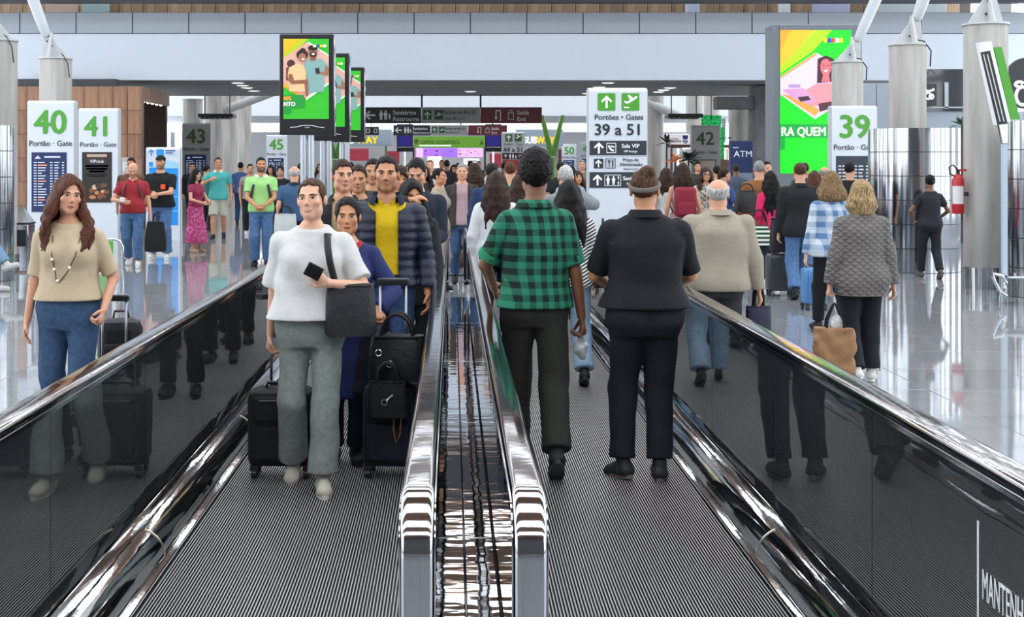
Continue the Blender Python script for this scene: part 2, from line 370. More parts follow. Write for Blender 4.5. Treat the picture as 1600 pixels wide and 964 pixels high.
# ---------------------------------------------------------------- figure
def ik(a, b, l1, l2, hint):
    d = b-a; D = np.linalg.norm(d)
    if D > (l1+l2)*.999: b = a+d/D*(l1+l2)*.999; d = b-a; D = np.linalg.norm(d)
    D = max(D, abs(l1-l2)+.01); u = d/np.linalg.norm(d)
    x = (l1*l1-l2*l2+D*D)/(2*D); h = math.sqrt(max(l1*l1-x*x, 0))
    n = np.asarray(hint, float); n = n-u*(n@u); n /= np.linalg.norm(n)+1e-9
    return a+u*x+n*h, b
HAIRC = dict(black=('0c0a09', '1e1815'), dbrown=('2b1d16', '4a3226'), brown=('3f2819', '6d4a30'), auburn=('40231a', '77452f'), blond=('8a6a42', 'd6b888'), dblond=('6b5238', 'ab8a62'), grey=('6f6d6a', 'c4c2be'), white=('a9a7a3', 'eeece8'))
def person(label, X, Y, face=0, H=1.72, sex='m', build=1., skin='tan', head=(0, 0, 0), hair=('short', 'dbrown'), hands=None, feet=None, lean=0.,
           top=None, jacket=None, bottom=None, shoes=None, q=0, beard=0., seed=0, belly=0., hat=None, hips=1., z0=0., shw=1., extra=None, hand_dir=None, curl=None, hipdrop=0., group=None, smile=0., hz=0.):
    """q: 2 near (fine face and hands), 1 middle, 0 far.  hands: {'L': (x, y, z)} wrist targets; feet: {'L': (x, y, z, pitch, yaw)} ankles"""
    s = H/1.75; f = sex == 'f'; rnd = random.Random(seed+int(X*100))
    root = thing('person', label, 'person', (X, Y, z0), math.radians(face), group)
    P = lambda x, y, z: vec(x, y, z)*s
    hgt = [.0105, .0085, .0068][q] if False else [.019, .0125, .0095][q]
    # joints
    lean_y = lambda z: -lean*max(0, z-.92*s)
    shx = (.158 if f else .182)*shw*s*(.5+.5*build)
    shz = 1.372*s
    hip = {d: vec(sg*.088*s*hips, 0, (.92-hipdrop)*s) for d, sg in (('L', 1), ('R', -1))}
    sh = {d: vec(sg*shx, lean_y(shz)+.012*s, shz) for d, sg in (('L', 1), ('R', -1))}
    feet = feet or {}; hands = hands or {}
    leg = {}; arm = {}
    for d, sg in (('L', 1), ('R', -1)):
        ft = feet.get(d, (sg*.10, 0, .085, 0, sg*8)); ft = tuple(ft)+(0, sg*8)[len(ft)-3:] if len(ft) < 5 else ft
        an = P(*ft[:3]); kn, an = ik(hip[d], an, .435*s, .415*s, (sg*.10, -1, 0)); leg[d] = (hip[d], kn, an, ft[3], ft[4])
        hd = hands.get(d, (sg*(.25+.05*(build-1)), -.02, .86)); hint = (sg*.5, 1, -.15)
        if len(hd) > 3: hint = hd[3:6]
        el, wr = ik(sh[d], P(*hd[:3]), .285*s, .25*s, hint); arm[d] = (sh[d], el, wr)
    hc = vec(0, lean_y(1.64*s)-.012*s-.02*math.sin(math.radians(head[1])), (1.632+hz)*s); R = rotm(*head)
    hs = s**.5*(1.0 if not f else .965)
    hp = lambda x, y, z: hc+R @ (vec(x, y, z)*hs)
    bl = build; ww = (.5+.5*bl)
    if f: rows = [(.79, .135, .09), (.86, .168, .112), (.93, .172*hips, .115), (1.0, .155*(.4+.6*hips), .103), (1.08, .128, .088), (1.2, .136, .095), (1.31, .146, .10), (1.385, .14, .082), (1.43, .10, .062), (1.485, .046, .05)]
    else: rows = [(.79, .13, .09), (.86, .158, .11), (.93, .165*hips, .113), (1.0, .156, .106), (1.08, .146, .10), (1.2, .155, .108), (1.32, .172, .116), (1.39, .16, .095), (1.435, .11, .068), (1.485, .054, .056)]
    def torso(z_lo, z_hi, t):
        out = []
        for z, rx, ry in rows:
            g = bl if z < 1.36 else ww
            if z > 1.40: g = 1
            out.append((z*s, 0, lean_y(z*s)+(.0 if z < 1.1 else .008*s), rx*g*s*(shw if z > 1.25 else 1)+t, (ry*g+belly*math.exp(-((z-1.06)/.13)**2)*.5)*s+t))
        zs = [o[0] for o in out]; a = np.array(out)
        zl = np.linspace(max(z_lo, zs[0]-.02), min(z_hi, zs[-1]), 14)
        return [(z, 0, *[float(np.interp(z, zs, a[:, i])) for i in (2, 3, 4)]) for z in zl]
    def bulges(fd, t, lo=0.7*s, hi=1.5*s):
        if f and hi > 1.2*s and lo < 1.25*s:
            for sg in (1, -1): fd.ell((sg*.068*s*ww, lean_y(1.26*s)-.075*s*ww, 1.26*s), (np.array([.06, .055, .062])*s*ww+t), .035)
        if lo < .9*s:
            for sg in (1, -1): fd.ell((sg*.072*s*bl*hips, .055*s*bl, .90*s), (np.array([.082, .074, .086])*s*bl*(.3+.7*hips)*(1 if bl < 1.1 else .93)+t), .035)
        if belly and lo < 1.1*s: fd.ell((0, -.05*s*bl, 1.03*s), (np.array([.135, .085+belly, .13])*s*bl+t), .05)
    tr = (.5+.5*bl)
    LR = dict(th=.086*tr*(1.02 if f else 1), kn=.054*tr, cf=.056*tr, an=.036)
    AR = dict(sh=.049*tr*(.86 if f else 1), el=.038*tr*(.9 if f else 1), fo=.039*tr*(.88 if f else 1), wr=.025*(.9 if f else 1))
    def leg_f(fd, d, t, th=None, kn=None, an=None, end=1., k=.02, cut=False):
        h, kk, a, _, _ = leg[d]; th = (th or LR['th'])*s+t; kn = (kn or LR['kn'])*s+t; an_ = (an or LR['an'])*s+t
        mid = h+(kk-h)*.25; fd.cone(h+vec(0, .01, .0), kk if end > 1 else h+(kk-h)*end, th, kn, .03, cut1=(cut and end <= 1))
        if end > 1: 
            e = kk+(a-kk)*(end-1); ra = kn+(an_-kn)*(end-1); cm = kk+(a-kk)*.3*(end-1)
            if an is None: fd.cone(kk, kk+(a-kk)*.35, kn, LR['cf']*s+t, .02); fd.cone(kk+(a-kk)*.35, e, LR['cf']*s+t, ra, .02, cut1=cut)
            else: fd.cone(kk, e, kn, ra, .02, cut1=cut)
    def arm_f(fd, d, t, t2=None, end=2., k=.02, shoulder=True, cut=True):
        a, e, wv = arm[d]; t2 = t if t2 is None else t2
        if shoulder:
            sg = 1 if d == 'L' else -1
            fd.cone((sg*.045*s, lean_y(1.45*s)+.018*s, 1.440*s), a+vec(-sg*.025, 0, .004*s), .030*s+t*.3, AR['sh']*s*.84+t*.6, .045)
        if end <= 1:
            fd.cone(a, a+(e-a)*end, AR['sh']*s+t, (AR['sh']+(AR['el']-AR['sh'])*end)*s+t2, .012, cut1=cut)
        else:
            fd.cone(a, e, AR['sh']*s+t, AR['el']*s+t, .012); w2 = e+(wv-e)*(end-1)
            fd.cone(e, w2, AR['fo']*s+t, (AR['fo']+(AR['wr']-AR['fo'])*(end-1))*s+t2, .008, cut1=cut)
    # hands
    hinfo = {}
    for d, sg in (('L', 1), ('R', -1)):
        a, e, wv = arm[d]; fw = (wv-e)/np.linalg.norm(wv-e); hd = hand_dir.get(d) if hand_dir else None
        dirv = fw if hd is None else np.asarray(hd[0], float)/np.linalg.norm(hd[0])
        nrm = vec(-sg, 0, 0) if hd is None or len(hd) < 2 else np.asarray(hd[1], float)
        nrm = nrm-dirv*(nrm@dirv); nrm /= np.linalg.norm(nrm)+1e-9
        lat = np.cross(dirv, nrm)*sg        # towards the thumb
        if hd is None and lat[1] > 0: lat = -lat
        hinfo[d] = (wv, dirv, nrm, lat, (curl or {}).get(d, .45))
    def hand_f(fd, d):
        wv, dv, nv, lt, cu = hinfo[d]; z = s*(.92 if f else 1.0)
        if q < 1:
            fd.cone(wv, wv+dv*.085*z+nv*.01*z, .03*z, .038*z, .02, (nv, .55)); fd.cone(wv+dv*.085*z+nv*.01*z, wv+dv*.15*z+nv*.05*z*cu, .032*z, .022*z, .02, (nv, .55)); return
        fd.cone(wv, wv+dv*.075*z, .026*z, .036*z, .015, (nv, .5))
        base = wv+dv*.078*z
        for i, ln in enumerate((.066, .076, .071, .056)):
            o = base+lt*(.029-.0193*i)*z; a1 = cu*.75; p1 = o+(dv*math.cos(a1)+nv*math.sin(a1))*ln*.52*z
            a2 = cu*1.9; p2 = p1+(dv*math.cos(a2)+nv*math.sin(a2))*ln*.38*z; a3 = cu*2.5; p3 = p2+(dv*math.cos(a3)+nv*math.sin(a3))*ln*.3*z
            r = (.0092 if i < 3 else .008)*z*(.92 if f else 1); fd.cone(o-dv*.02*z, p1, r*1.08, r, .006); fd.cone(p1, p2, r, r*.92, .004); fd.cone(p2, p3, r*.92, r*.82, .004)
        t0 = wv+dv*.022*z+lt*.024*z; t1 = t0+(dv*.62+lt*.62+nv*.35)*.042*z; t2 = t1+(dv*.85+lt*.1+nv*(.25+cu*.5))*.036*z
        fd.cone(t0, t1, .014*z, .0115*z, .012); fd.cone(t1, t2, .0112*z, .009*z, .005)
    # ------------------------------------------------ body
    allp = [hc+vec(0, 0, .14*s), vec(0, 0, 0)]+[v for d in 'LR' for v in leg[d][:3]]+[v for d in 'LR' for v in arm[d]]+[hinfo[d][0]+hinfo[d][1]*.2 for d in 'LR']
    lo = np.min(allp, 0)-.17; hi = np.max(allp, 0)+.17; lo[2] = -.01
    lo[0] = min(lo[0], -.26*s*bl); hi[0] = max(hi[0], .26*s*bl); lo[1] = min(lo[1], -.24); hi[1] = max(hi[1], .24)
    fine = []
    if q == 2: fine = [(hc-.135*s, hc+.14*s, .0045)]
    elif q == 1: fine = [(hc-.12*s, hc+.13*s, .008)]
    if q >= 1:
        for d in 'LR':
            c = hinfo[d][0]+hinfo[d][1]*.08; fine.append((c-.075, c+.075, .0055 if q == 2 else .008))
    fd = Field(lo, hi, hgt*(1.25 if q == 2 else 1), fine)
    fd.stack(torso(.80*s, 1.485*s, 0), .03); bulges(fd, -.004)
    fd.cone((0, lean_y(1.43*s)+.02*s, 1.43*s), hp(0, .022, -.05), (.05 if f else .058)*s*(min(tr, 1.04) if f else tr), (.043 if f else .056)*s*(min(tr, 1.04) if f else tr), .03)
    for d in 'LR':
        leg_f(fd, d, 0, end=2.); arm_f(fd, d, 0, cut=False); hand_f(fd, d)
        h, kk, a, pt, yw = leg[d]; FR = rotm(yw, 0) @ rotm(0, pt); fd.cone(a+FR @ vec(0, .03, -.045)*s, a+FR @ vec(0, -.13, -.055)*s, .028*s, .026*s, .03)
    jw = 1. if not f else .87; ntr = min(tr, 1.04) if f else tr
    E = lambda c, r, k: fd.ell(hp(*c), np.array(r)*hs, k, R)
    E((0, .018, .034), (.0755, .094, .082), .02); E((0, -.024, -.03), (.0635*(jw+1)/2, .070, .078 if not f else .076), .03); E((0, -.068, -.092), (.026*jw, .024, .021), .03)
    for sg in (1, -1): E((sg*.045*jw, -.01, -.068), (.02, .035, .025), .03)
    if q >= 1:
        for sg in (1, -1):
            E((sg*.03, -.083 if not f else -.080, .026), (.026, .012, .009), .014); E((sg*.043, -.062, -.018), (.02, .018, .018), .02)
            fd.ell(hp(sg*.032, -.101, .008), np.array((.018, .014, .0095))*hs, .012, R, sub=True)
            E((sg*.0785, .012, -.004), (.011, .019, .031), .008); E((sg*(.011 if not f else .009), -.096 if not f else -.094, -.029), (.0085 if not f else .007, .009, .0075 if not f else .0065), .006)
        fd.cone(hp(0, -.088, .014), hp(0, -.112 if not f else -.108, -.022), .0075*hs*(.85 if f else 1), .0115*hs*(.82 if f else 1), .01)
        E((0, -.088, -.0555), (.022, .0115, .0055), .006); E((0, -.0875, -.0665), (.019, .0115, .0065), .006)
    else:
        fd.cone(hp(0, -.088, .016), hp(0, -.11, -.024), .008*hs, .012*hs, .01)
        for sg in (1, -1): E((sg*.078, .012, -.004), (.014, .019, .031), .008)
    sk = np.array(hexc(SKIN[skin] if skin in SKIN else skin)); hcn = hair[1]; hcol = np.array(hexc(HAIRC[hcn][0]))
    lip = sk*np.array([.80, .48, .48]) if f else sk*np.array([.82, .60, .56])
    def colf(V):
        c = np.tile(sk, (len(V), 1)); L = ((V-hc) @ R)/hs; near = np.abs(L).max(1) < .16
        x, y, z = L[:, 0], L[:, 1], L[:, 2]; fr = near & (y < -.04)
        bl_ = np.exp(-(((np.abs(x)-.045)/.02)**2+((z+.025)/.022)**2))*fr
        c *= 1-bl_[:, None]*np.array([.0, .12, .12])
        if beard:
            wgt = near & (y < .02) & ((z < -.045) & ~((np.abs(x) < .016) & (z > -.08) & (z < -.045)) | ((np.abs(x) > .055) & (z < -.01))) & (z > -.125)
            c[wgt] = c[wgt]*(1-beard)+hcol*beard
            ms = fr & (z < -.038) & (z > -.052) & (np.abs(x) < .03); c[ms] = c[ms]*(1-beard)+hcol*beard
        lp = fr & ((x/.025)**2+((z+.061)/.0115)**2 < 1) & (y < -.08); c[lp] = lip
        if smile: ml = fr & ((x/.022)**2+((z+.061-.25*np.abs(x)*smile)/.0032)**2 < 1); c[ml] = lip*.28+(.5 if smile > .6 else 0)
        else: ml = fr & ((x/.022)**2+((z+.061)/.0026)**2 < 1); c[ml] = lip*.35
        ax_ = np.abs(x)
        bw = .0045 if q else .007
        br = fr & (np.abs(z-(.0285+.10*(ax_-.032)*(ax_ < .04)-.25*(ax_-.04)*(ax_ >= .04))) < bw) & (ax_ > .014) & (ax_ < .054); c[br] = hcol*.7+sk*.3*.5
        ey = fr & (((ax_-.032)/.0155)**2+((z-.009)/(.0065 if q else .009))**2 < 1); c[ey] = sk*.22 if q < 2 else sk*.35
        if hair[0] in ('buzz', 'short', 'fade'):
            sc = near & (z > .005-.5*y) & (y > -.03); c[sc] = c[sc]*.55+hcol*.45
        return c
    fd.obj('body', vcol_mat('skin', .48, .0), root, colf)
    # eyes
    if q == 2:
        for sg in (1, -1):
            m = MB(); vs = []; cs = []
            nn, mm = 20, 7
            for i in range(mm+1):
                for k in range(nn):
                    a = 2*PI*k/nn; r = i/mm; ex = math.cos(a)*r*.0148; ez = math.sin(a)*r*.0062*(1-.25*abs(math.cos(a))); ey_ = -.0885+.009*r*r+.0022*(ex*sg > 0)*abs(ex)/.015
                    vs.append(tuple(hp(sg*.0318+ex, ey_, .0085+ez))); rr = math.hypot(ex, ez-.0006)
                    cs.append((.012, .008, .006, 1) if rr < .0062 else (.62, .58, .55, 1))
            m.add(vs, [(i*nn+k, i*nn+(k+1) % nn, (i+1)*nn+(k+1) % nn, (i+1)*nn+k) for i in range(mm) for k in range(nn)], True)
            me = bpy.data.meshes.new('eye'); me.from_pydata(m.v, [], m.f); me.polygons.foreach_set('use_smooth', m.sm)
            ca = me.color_attributes.new('Col', 'FLOAT_COLOR', 'POINT'); ca.data.foreach_set('color', [v for c in cs for v in c])
            me.materials.append(vcol_mat('eye', .15)); link('eye', me, root)
            m = MB(); pts = [hp(sg*(.0145+.0385*t), -.0945+.016*t*t, .0275+.006*math.sin(t*2.6)-.003*t) for t in np.linspace(0, 1, 7)]
            m.tube(pts, [v*(.75 if f else 1) for v in (.0028, .0036, .0038, .0034, .0028, .002, .001)], 6, flat=.7).build('eyebrow', cloth(hexc(HAIRC[hcn][0]), rough=.8), root)
    # ------------------------------------------------ hair
    st = hair[0]; hm = cloth(HAIRC[hcn][0], 'hair', HAIRC[hcn][1], rough=.55, bump=.3)
    if st not in ('bald', 'none'):
        ln = hair[2] if len(hair) > 2 else .35
        lo2 = hc-.17; hi2 = hc+.17
        if st in ('long', 'longfront', 'bob', 'curly', 'hijab'): lo2 = hc-vec(.24, .24, ln+.08); hi2 = hc+vec(.24, .26, .17)
        if st == 'bun': hi2 = hi2+.06
        hh = [.013, .0085, .0058][q] if st not in ('long', 'longfront') else [.014, .0095, .0072][q]
        fh = Field(lo2, hi2, hh)
        def loc(X, Y, Z):
            px, py, pz = X-hc[0], Y-hc[1], Z-hc[2]
            return tuple((px*R[0, i]+py*R[1, i]+pz*R[2, i])/hs for i in range(3))
        thick = dict(short=.011, buzz=.0045, fade=.012, bob=.02, long=.014, longfront=.018, tied=.007, updo=.013, bun=.009, afro=.034, ring=.017, curly=.024, hijab=.016, pony=.008).get(st, .01)
        r = np.array([.0775, .0965, .0845])+thick*(np.array([.25, .8, 1.15]) if st in ('short', 'fade') else np.array([.6, .9, 1.1]))
        fh.ell(hp(0, .018, .036), r*hs, .01, R)
        if st in ('long', 'longfront', 'bob', 'curly'):
            nl = 15 if q < 2 or st == 'bob' else 29
            if st == 'bob': nl = 21
            for i in range(nl):
                a = math.radians(-118+236*i/(nl-1)); sx, sy = math.sin(a), math.cos(a)
                top_ = hp(.070*sx, .02+.072*sy, .045); mid = hp(.092*sx, .02+.098*sy, -.045)
                L_ = ln*(1+rnd.uniform(-.16, .06))
                if st == 'bob': end = hp(.090*sx, .015+.097*sy, -ln*(1-.06*abs(sx)))
                elif st == 'curly': end = hc+vec(.115*sx, .02+.105*max(sy, -.2), -ln*(1 if sy > 0 else .75))
                elif st == 'longfront' and abs(sx) > .55 and (i % 3 or sy < 0):
                    end = hc+vec((.118+.03*rnd.random())*sx*s, (-.075 if sy < .35 else -.01)+.06*sy-.02*rnd.random(), -L_)
                else: end = hc+vec(.105*sx*s, .085*s+.03*sy, -L_)
                rr = (.031 if st not in ('curly',) else .036)*s*(1 if nl < 20 else .74)
                if st == 'bob': rr = .024*s
                nseg = 2 if st == 'bob' or q < 1 else 5; prev = mid; ph_ = rnd.uniform(0, 6); fh.cone(top_, mid, rr*.8, rr, .016)
                wav = 0 if st == 'bob' else (.013 if st == 'longfront' else .006)
                for j in range(1, nseg+1):
                    u_ = j/nseg; p_ = mid+(end-mid)*u_+vec(.022*sx, (.022 if sy > 0 and st != 'bob' else 0), 0)*math.sin(PI*u_)+vec(wav*math.sin(9*u_+ph_), wav*math.cos(8*u_+ph_), 0)*(u_ > .15)
                    r0_ = rr*(1-.32*(j-1)/nseg); r1_ = rr*(1-.32*u_) if j < nseg else rr*(.5 if st != 'bob' else .72); fh.cone(prev, p_, r0_, r1_, .012); prev = p_
        if st == 'bun': fh.ell(hp(*(hair[3] if len(hair) > 3 else (0, .10, .075))), np.array((.048, .042, .042))*hs, .012, R)
        if st in ('tied', 'pony'):
            fh.ell(hp(0, .118, -.005), np.array((.03, .028, .03))*hs, .012, R)
            if st == 'pony': fh.cone(hp(0, .125, -.01), hp(0, .13, -.15), .03*hs, .012*hs, .015)
        def face_cut(Xx, Yy, Zz):
            x, y, z = loc(Xx, Yy, Zz); hl = dict(tied=.088, updo=.090, bob=.074, long=.074, longfront=.076, fade=.080, short=.086, afro=.07, buzz=.072, curly=.068, hijab=.066).get(st, .078)
            # open the face: an oval in front of the ears, below the hairline
            wd = dict(updo=.064, long=.060, longfront=.067, bob=.06, curly=.06, hijab=.06).get(st, .074)
            jit = .05*np.sin(150*x+40*z)*np.sin(210*x+3)
            a = jit+(np.abs(x/wd)**2.6+np.abs((z+.035)/(hl+.035))**2.6)**(1/2.6)-1
            return np.maximum(a*.06, y+(.035 if st not in ('short', 'buzz', 'fade', 'ring', 'afro', 'tied', 'bun', 'pony', 'updo') else .02))
        fh.cut(face_cut)
        if st in ('short', 'buzz', 'fade', 'ring', 'afro', 'tied', 'bun', 'pony', 'updo'):
            sl, of = dict(updo=(.55, .042), tied=(.95, .03), bun=(.72, -.012), pony=(.95, .03), afro=(.72, .012)).get(st, (.62, -.004))
            def low(Xx, Yy, Zz):
                x, y, z = loc(Xx, Yy, Zz); return (z+sl*np.maximum(y, -.03)+of*np.ones_like(x)+.004*np.sin(170*y+90*x))*.8
            fh.cut(low)
        if st == 'ring':
            def up(Xx, Yy, Zz):
                x, y, z = loc(Xx, Yy, Zz); return -(z-.058+.25*(y-.05)+0*x)
            fh.cut(up)
        X3, Y3, Z3 = fh.ax[0][:, None, None], fh.ax[1][None, :, None], fh.ax[2][None, None, :]
        if st in ('afro', 'curly'): fh.F += (.0075*np.sin(95*X3+3*np.sin(60*Z3))*np.sin(95*Z3+2)*np.sin(90*Y3+3*np.sin(50*X3))).astype(np.float32)
        elif st in ('long', 'longfront'): fh.F += (.0035*np.sin(70*X3+2*np.sin(14*Z3+3*Y3))+.0035*np.sin(60*Y3+2.5*np.sin(11*Z3))).astype(np.float32)
        elif st == 'bob': fh.F += (.0016*np.sin(90*X3+1*np.sin(14*Z3))+.0016*np.sin(85*Y3)).astype(np.float32)
        else: fh.F += (.0022*np.sin(130*X3+40*Z3)*np.sin(80*Y3+60*Z3+1)).astype(np.float32)
        fh.obj('hair' if st != 'hijab' else 'headscarf', hm if st != 'hijab' else cloth('15151a'), root)
    if hat:
        fh = Field(hc-.2, hc+.2, hh if st not in ('bald', 'none') else .009); fh.ell(hp(0, .018, .045), np.array((.092, .112, .09))*hs, .01, R)
        def lowc(Xx, Yy, Zz):
            pz = (Xx-hc[0])*R[0, 2]+(Yy-hc[1])*R[1, 2]+(Zz-hc[2])*R[2, 2]; return pz-.052
        fh.cut(lowc); fh.cone(hp(0, -.06, .058), hp(0, -.135, .047), .062, .045, .01, (R @ vec(0, .2, 1.), .12)); fh.obj('cap', cloth(hat), root)
    # ------------------------------------------------ garments
    def garment(g, name, base_t=.0):
        t = g.get('t', .012)+base_t; hem = g.get('hem', .88)*s; slv = g.get('sleeve', .55); res = hgt*(1.0 if q else 1)
        ex = max(t, .02)+.08
        pts = [vec(-.2*bl, -.2, hem), vec(.2*bl, .2, 1.52*s)]+[arm[d][i] for d in 'LR' for i in ((0, 1, 2) if slv > 1 else (0, 1) if slv > 0 else (0,))]
        fl = Field(np.min(pts, 0)-ex, np.max(pts, 0)+ex, res)
        lo_z = max(hem-.03, .80*s) if not g.get('flare') else hem-.01
        rws = torso(lo_z, g.get('ztop', 1.47)*s, t)
        fl_ = g.get('loose', 0.)+(.016 if hem < 1.02*s else 0)
        rws = [(z, cx, cy, rx+fl_*max(0, 1-(z-hem)/(.45*s)), ry+fl_*max(0, 1-(z-hem)/(.45*s))) for z, cx, cy, rx, ry in rws]
        if hem < .80*s:
            r0 = rws[0]; rws = [(hem-.02, r0[1], r0[2], r0[3]+g.get('flare', .0)*s, r0[4]+g.get('flare', .0)*s)]+rws
        fl.stack(rws, .03); bulges(fl, t, hem, 1.5*s)
        for d in 'LR':
            if slv > 0: arm_f(fl, d, t, g.get('t2', t+.004), end=slv)
            else:
                sg = 1 if d == 'L' else -1; fl.cone((sg*.05*s, lean_y(1.45*s)+.015*s, 1.445*s), arm[d][0]+vec(-sg*.035, 0, .02*s), .03*s+t*.6, .03*s+t, .03)
        if g.get('fold', .0028): fl.fold(g.get('fold', .0032), g.get('ffreq', 15), rnd.uniform(0, 6), g.get('ftilt', .5))
        if g.get('puff'):   # quilted rings on a down jacket
            Z3 = fl.ax[2][None, None, :]; fl.F += (-.007*np.abs(np.sin(Z3*PI/.062))+.0035).astype(np.float32)+0*fl.F
        fl.cut(lambda X_, Y_, Z_: Z_-hem+0*X_+0*Y_)
        nk = g.get('neck', ('crew', .0))
        nb = vec(0, lean_y(1.47*s)+.01*s, 1.47*s)
        if nk[0] in ('crew', 'collar', 'v'):
            nr = (.066 if f else .07)*s+nk[1]
            zc = g.get('zneck', 1.474 if nk[0] == 'crew' else 1.462)*s-nk[1]
            fl.cut(lambda X_, Y_, Z_: np.maximum(np.sqrt(X_**2+(Y_-nb[1]+.01)**2)-nr-.05, -(Z_-zc-.30*(Y_-nb[1]))))
            if nk[0] == 'v':
                dp = nk[2] if len(nk) > 2 else .12
                fl.cut(lambda X_, Y_, Z_: np.maximum(np.maximum(np.abs(X_)-.55*(Z_-(1.46*s-dp)), Y_+.02-lean_y(1.4*s)), -(Z_-(1.46*s-dp))))
        if g.get('open'):   # unbuttoned front
            w0, w1 = g['open']
            fl.cut(lambda X_, Y_, Z_: np.maximum(np.abs(X_-g.get('openx', 0))-(w0+(w1-w0)*np.clip((Z_-hem)/(1.45*s-hem), 0, 1)), Y_+.0+lean*.3))
        o = fl.obj(name, cloth(g['c'], g.get('pat'), g.get('c2'), sc=g.get('sc', 1.), c3=g.get('c3'), rough=g.get('rough', .85), bump=g.get('bump', .45)), root)
        if nk[0] == 'collar':
            m = MB(); n = 22; vs = []; cy = nb[1]-.006; hgt_ = g.get('collar_h', .036)*s; r0 = (.072 if not f else .066)*s+t*.6
            a0 = .35 if not g.get('open') else .75
            for j, (rr, zz) in enumerate(((r0*.93, 0), (r0*.97, hgt_*.7), (r0*1.03, hgt_), (r0*(1+.6*(g.get('cr', 1.34)-1)), hgt_*.55), (r0*g.get('cr', 1.34), -.006*s))):
                for k in range(n+1):
                    a = -PI/2+a0+(2*PI-2*a0)*k/n; fr_ = max(0, -math.sin(a)); vs.append((rr*math.cos(a), cy+rr*1.03*math.sin(a), nb[2]-.012*s+zz-.03*s*fr_-.0*s))
            m.add(vs, [(i*(n+1)+k, i*(n+1)+k+1, (i+1)*(n+1)+k+1, (i+1)*(n+1)+k) for i in range(4) for k in range(n)], True)
            m.build('collar', cloth(g.get('cc', g['c']), g.get('pat') if 'cc' not in g else None, g.get('c2'), sc=g.get('sc', 1.), c3=g.get('c3') if 'cc' not in g else None), o)
        if g.get('cuff') and slv > 0:
            for d in 'LR':
                a, e, wv = arm[d]
                if slv <= 1: pa = a+(e-a)*(slv-.16); pb = a+(e-a)*slv; r_ = (AR['sh']+(AR['el']-AR['sh'])*slv)*s
                else: pa = e+(wv-e)*(slv-1.14); pb = e+(wv-e)*(slv-1); r_ = (AR['fo']+(AR['wr']-AR['fo'])*(slv-1))*s
                MB().tube([pa, pa+(pb-pa)*.1, pb], [r_+t+.001, r_+t+.009, r_+t+.009], 16).build('cuff', cloth(g['cuff']), o)
        return o
    if top: garment(top, top.get('name', 'shirt'))
    if jacket: garment(jacket, jacket.get('name', 'jacket'), 0)
    # ------------------------------------------------ trousers, shorts, skirt
    b = bottom or dict(c='20242c'); t = b.get('t', .012); end = b.get('end', 1.93); wz = b.get('waist', 1.03)*s
    if b.get('kind') == 'skirt':
        hm_ = b.get('hem', .3)*s
        fl = Field((-.36, -.32, hm_-.03), (.36, .34, wz+.03), hgt); r = torso(.9*s, wz, t)
        r = [(hm_, 0, -.01, .21*s+b.get('flare', .02), .18*s+b.get('flare', .02)), (.6*s, 0, -.01, .20*s, .168*s)]+r; fl.stack(r, .02); bulges(fl, t, .8*s, 1.0*s)
        fl.fold(.007, 9, 1, 3.5); fl.obj('skirt', cloth(b['c'], b.get('pat'), b.get('c2'), sc=b.get('sc', 1)), root)
    else:
        pts = [vec(-.24*bl, -.2, .8*s), vec(.24*bl, .22, wz)]+[leg[d][i] for d in 'LR' for i in (0, 1, 2)]
        fl = Field(np.min(pts, 0)-.11, np.max(pts, 0)+.11, hgt)
        fl.stack(torso(.80*s, wz, t), .03); bulges(fl, t, .8*s, 1.0*s)
        for d in 'LR': leg_f(fl, d, t, b.get('th'), b.get('kn', LR['kn']+.008), b.get('an', .05), end=end, cut=True)
        fl.fold(b.get('fold', .003), 17, rnd.uniform(0, 6), .25)
        fl.cut(lambda X_, Y_, Z_: wz-Z_+0*X_+0*Y_)
        o = fl.obj('shorts' if end < 1.5 else 'trousers', cloth(b['c'], b.get('pat'), b.get('c2'), rough=b.get('rough', .85)), root)
        if b.get('stripe'):
            for d, sg in (('R', -1),):
                h, kk, a, _, _ = leg[d]; off = vec(sg, 0, 0)
                MB().tube([h+off*(LR['th']*s+t+.004), kk+off*(b.get('kn', LR['kn']+.008)*s+t+.004), a+off*(b.get('an', .05)*s+t+.004)], .012, 8, flat=1).build('side_stripe', cloth(b['stripe']), o)
    # ------------------------------------------------ shoes
    sh_ = shoes or dict(c='1b1b1d', sole='2a2a2c')
    for d in 'LR':
        h, kk, a, pt, yw = leg[d]; FR = rotm(yw, 0) @ rotm(0, pt); lp = lambda x, y, z: a+FR @ (vec(x, y, z)*s)
        fs = Field(a-vec(.14, .26, .16)*s, a+vec(.14, .2, .13)*s, [.011, .008, .0065][q]); n_ = FR @ vec(0, 0, 1)
        fs.cone(lp(0, .035, -.045), lp(0, -.12, -.052), .042*s, .044*s, .02, (n_, .75)); fs.cone(lp(0, .03, -.04), lp(0, .012, .012 if not sh_.get('high') else .07), .04*s, .041*s, .025); fs.cone(lp(0, -.03, -.022), lp(0, -.11, -.045), .036*s, .034*s, .02)
        fs.cut(lambda X_, Y_, Z_: ((X_-a[0])*n_[0]+(Y_-a[1])*n_[1]+(Z_-a[2])*n_[2])+.068*s)
        o = fs.obj('shoe', cloth(sh_['c'], rough=.6), root)
        so = MB(); poly = [(.040*math.sin(u)*(1.0 if math.cos(u) < 0 else .9)*s, (-.045-.125*-math.cos(u)*1.0)*s) for u in np.linspace(0, 2*PI, 20, endpoint=False)]
        M = Matrix(FR.tolist()).to_4x4(); M.translation = Vector(a); so.prism([(x*1.06, y) for x, y in poly], -.085*s, -.062*s, 'z', M); so.build('sole', mat('sole_'+sh_['sole'], sh_['sole'], .6), o)
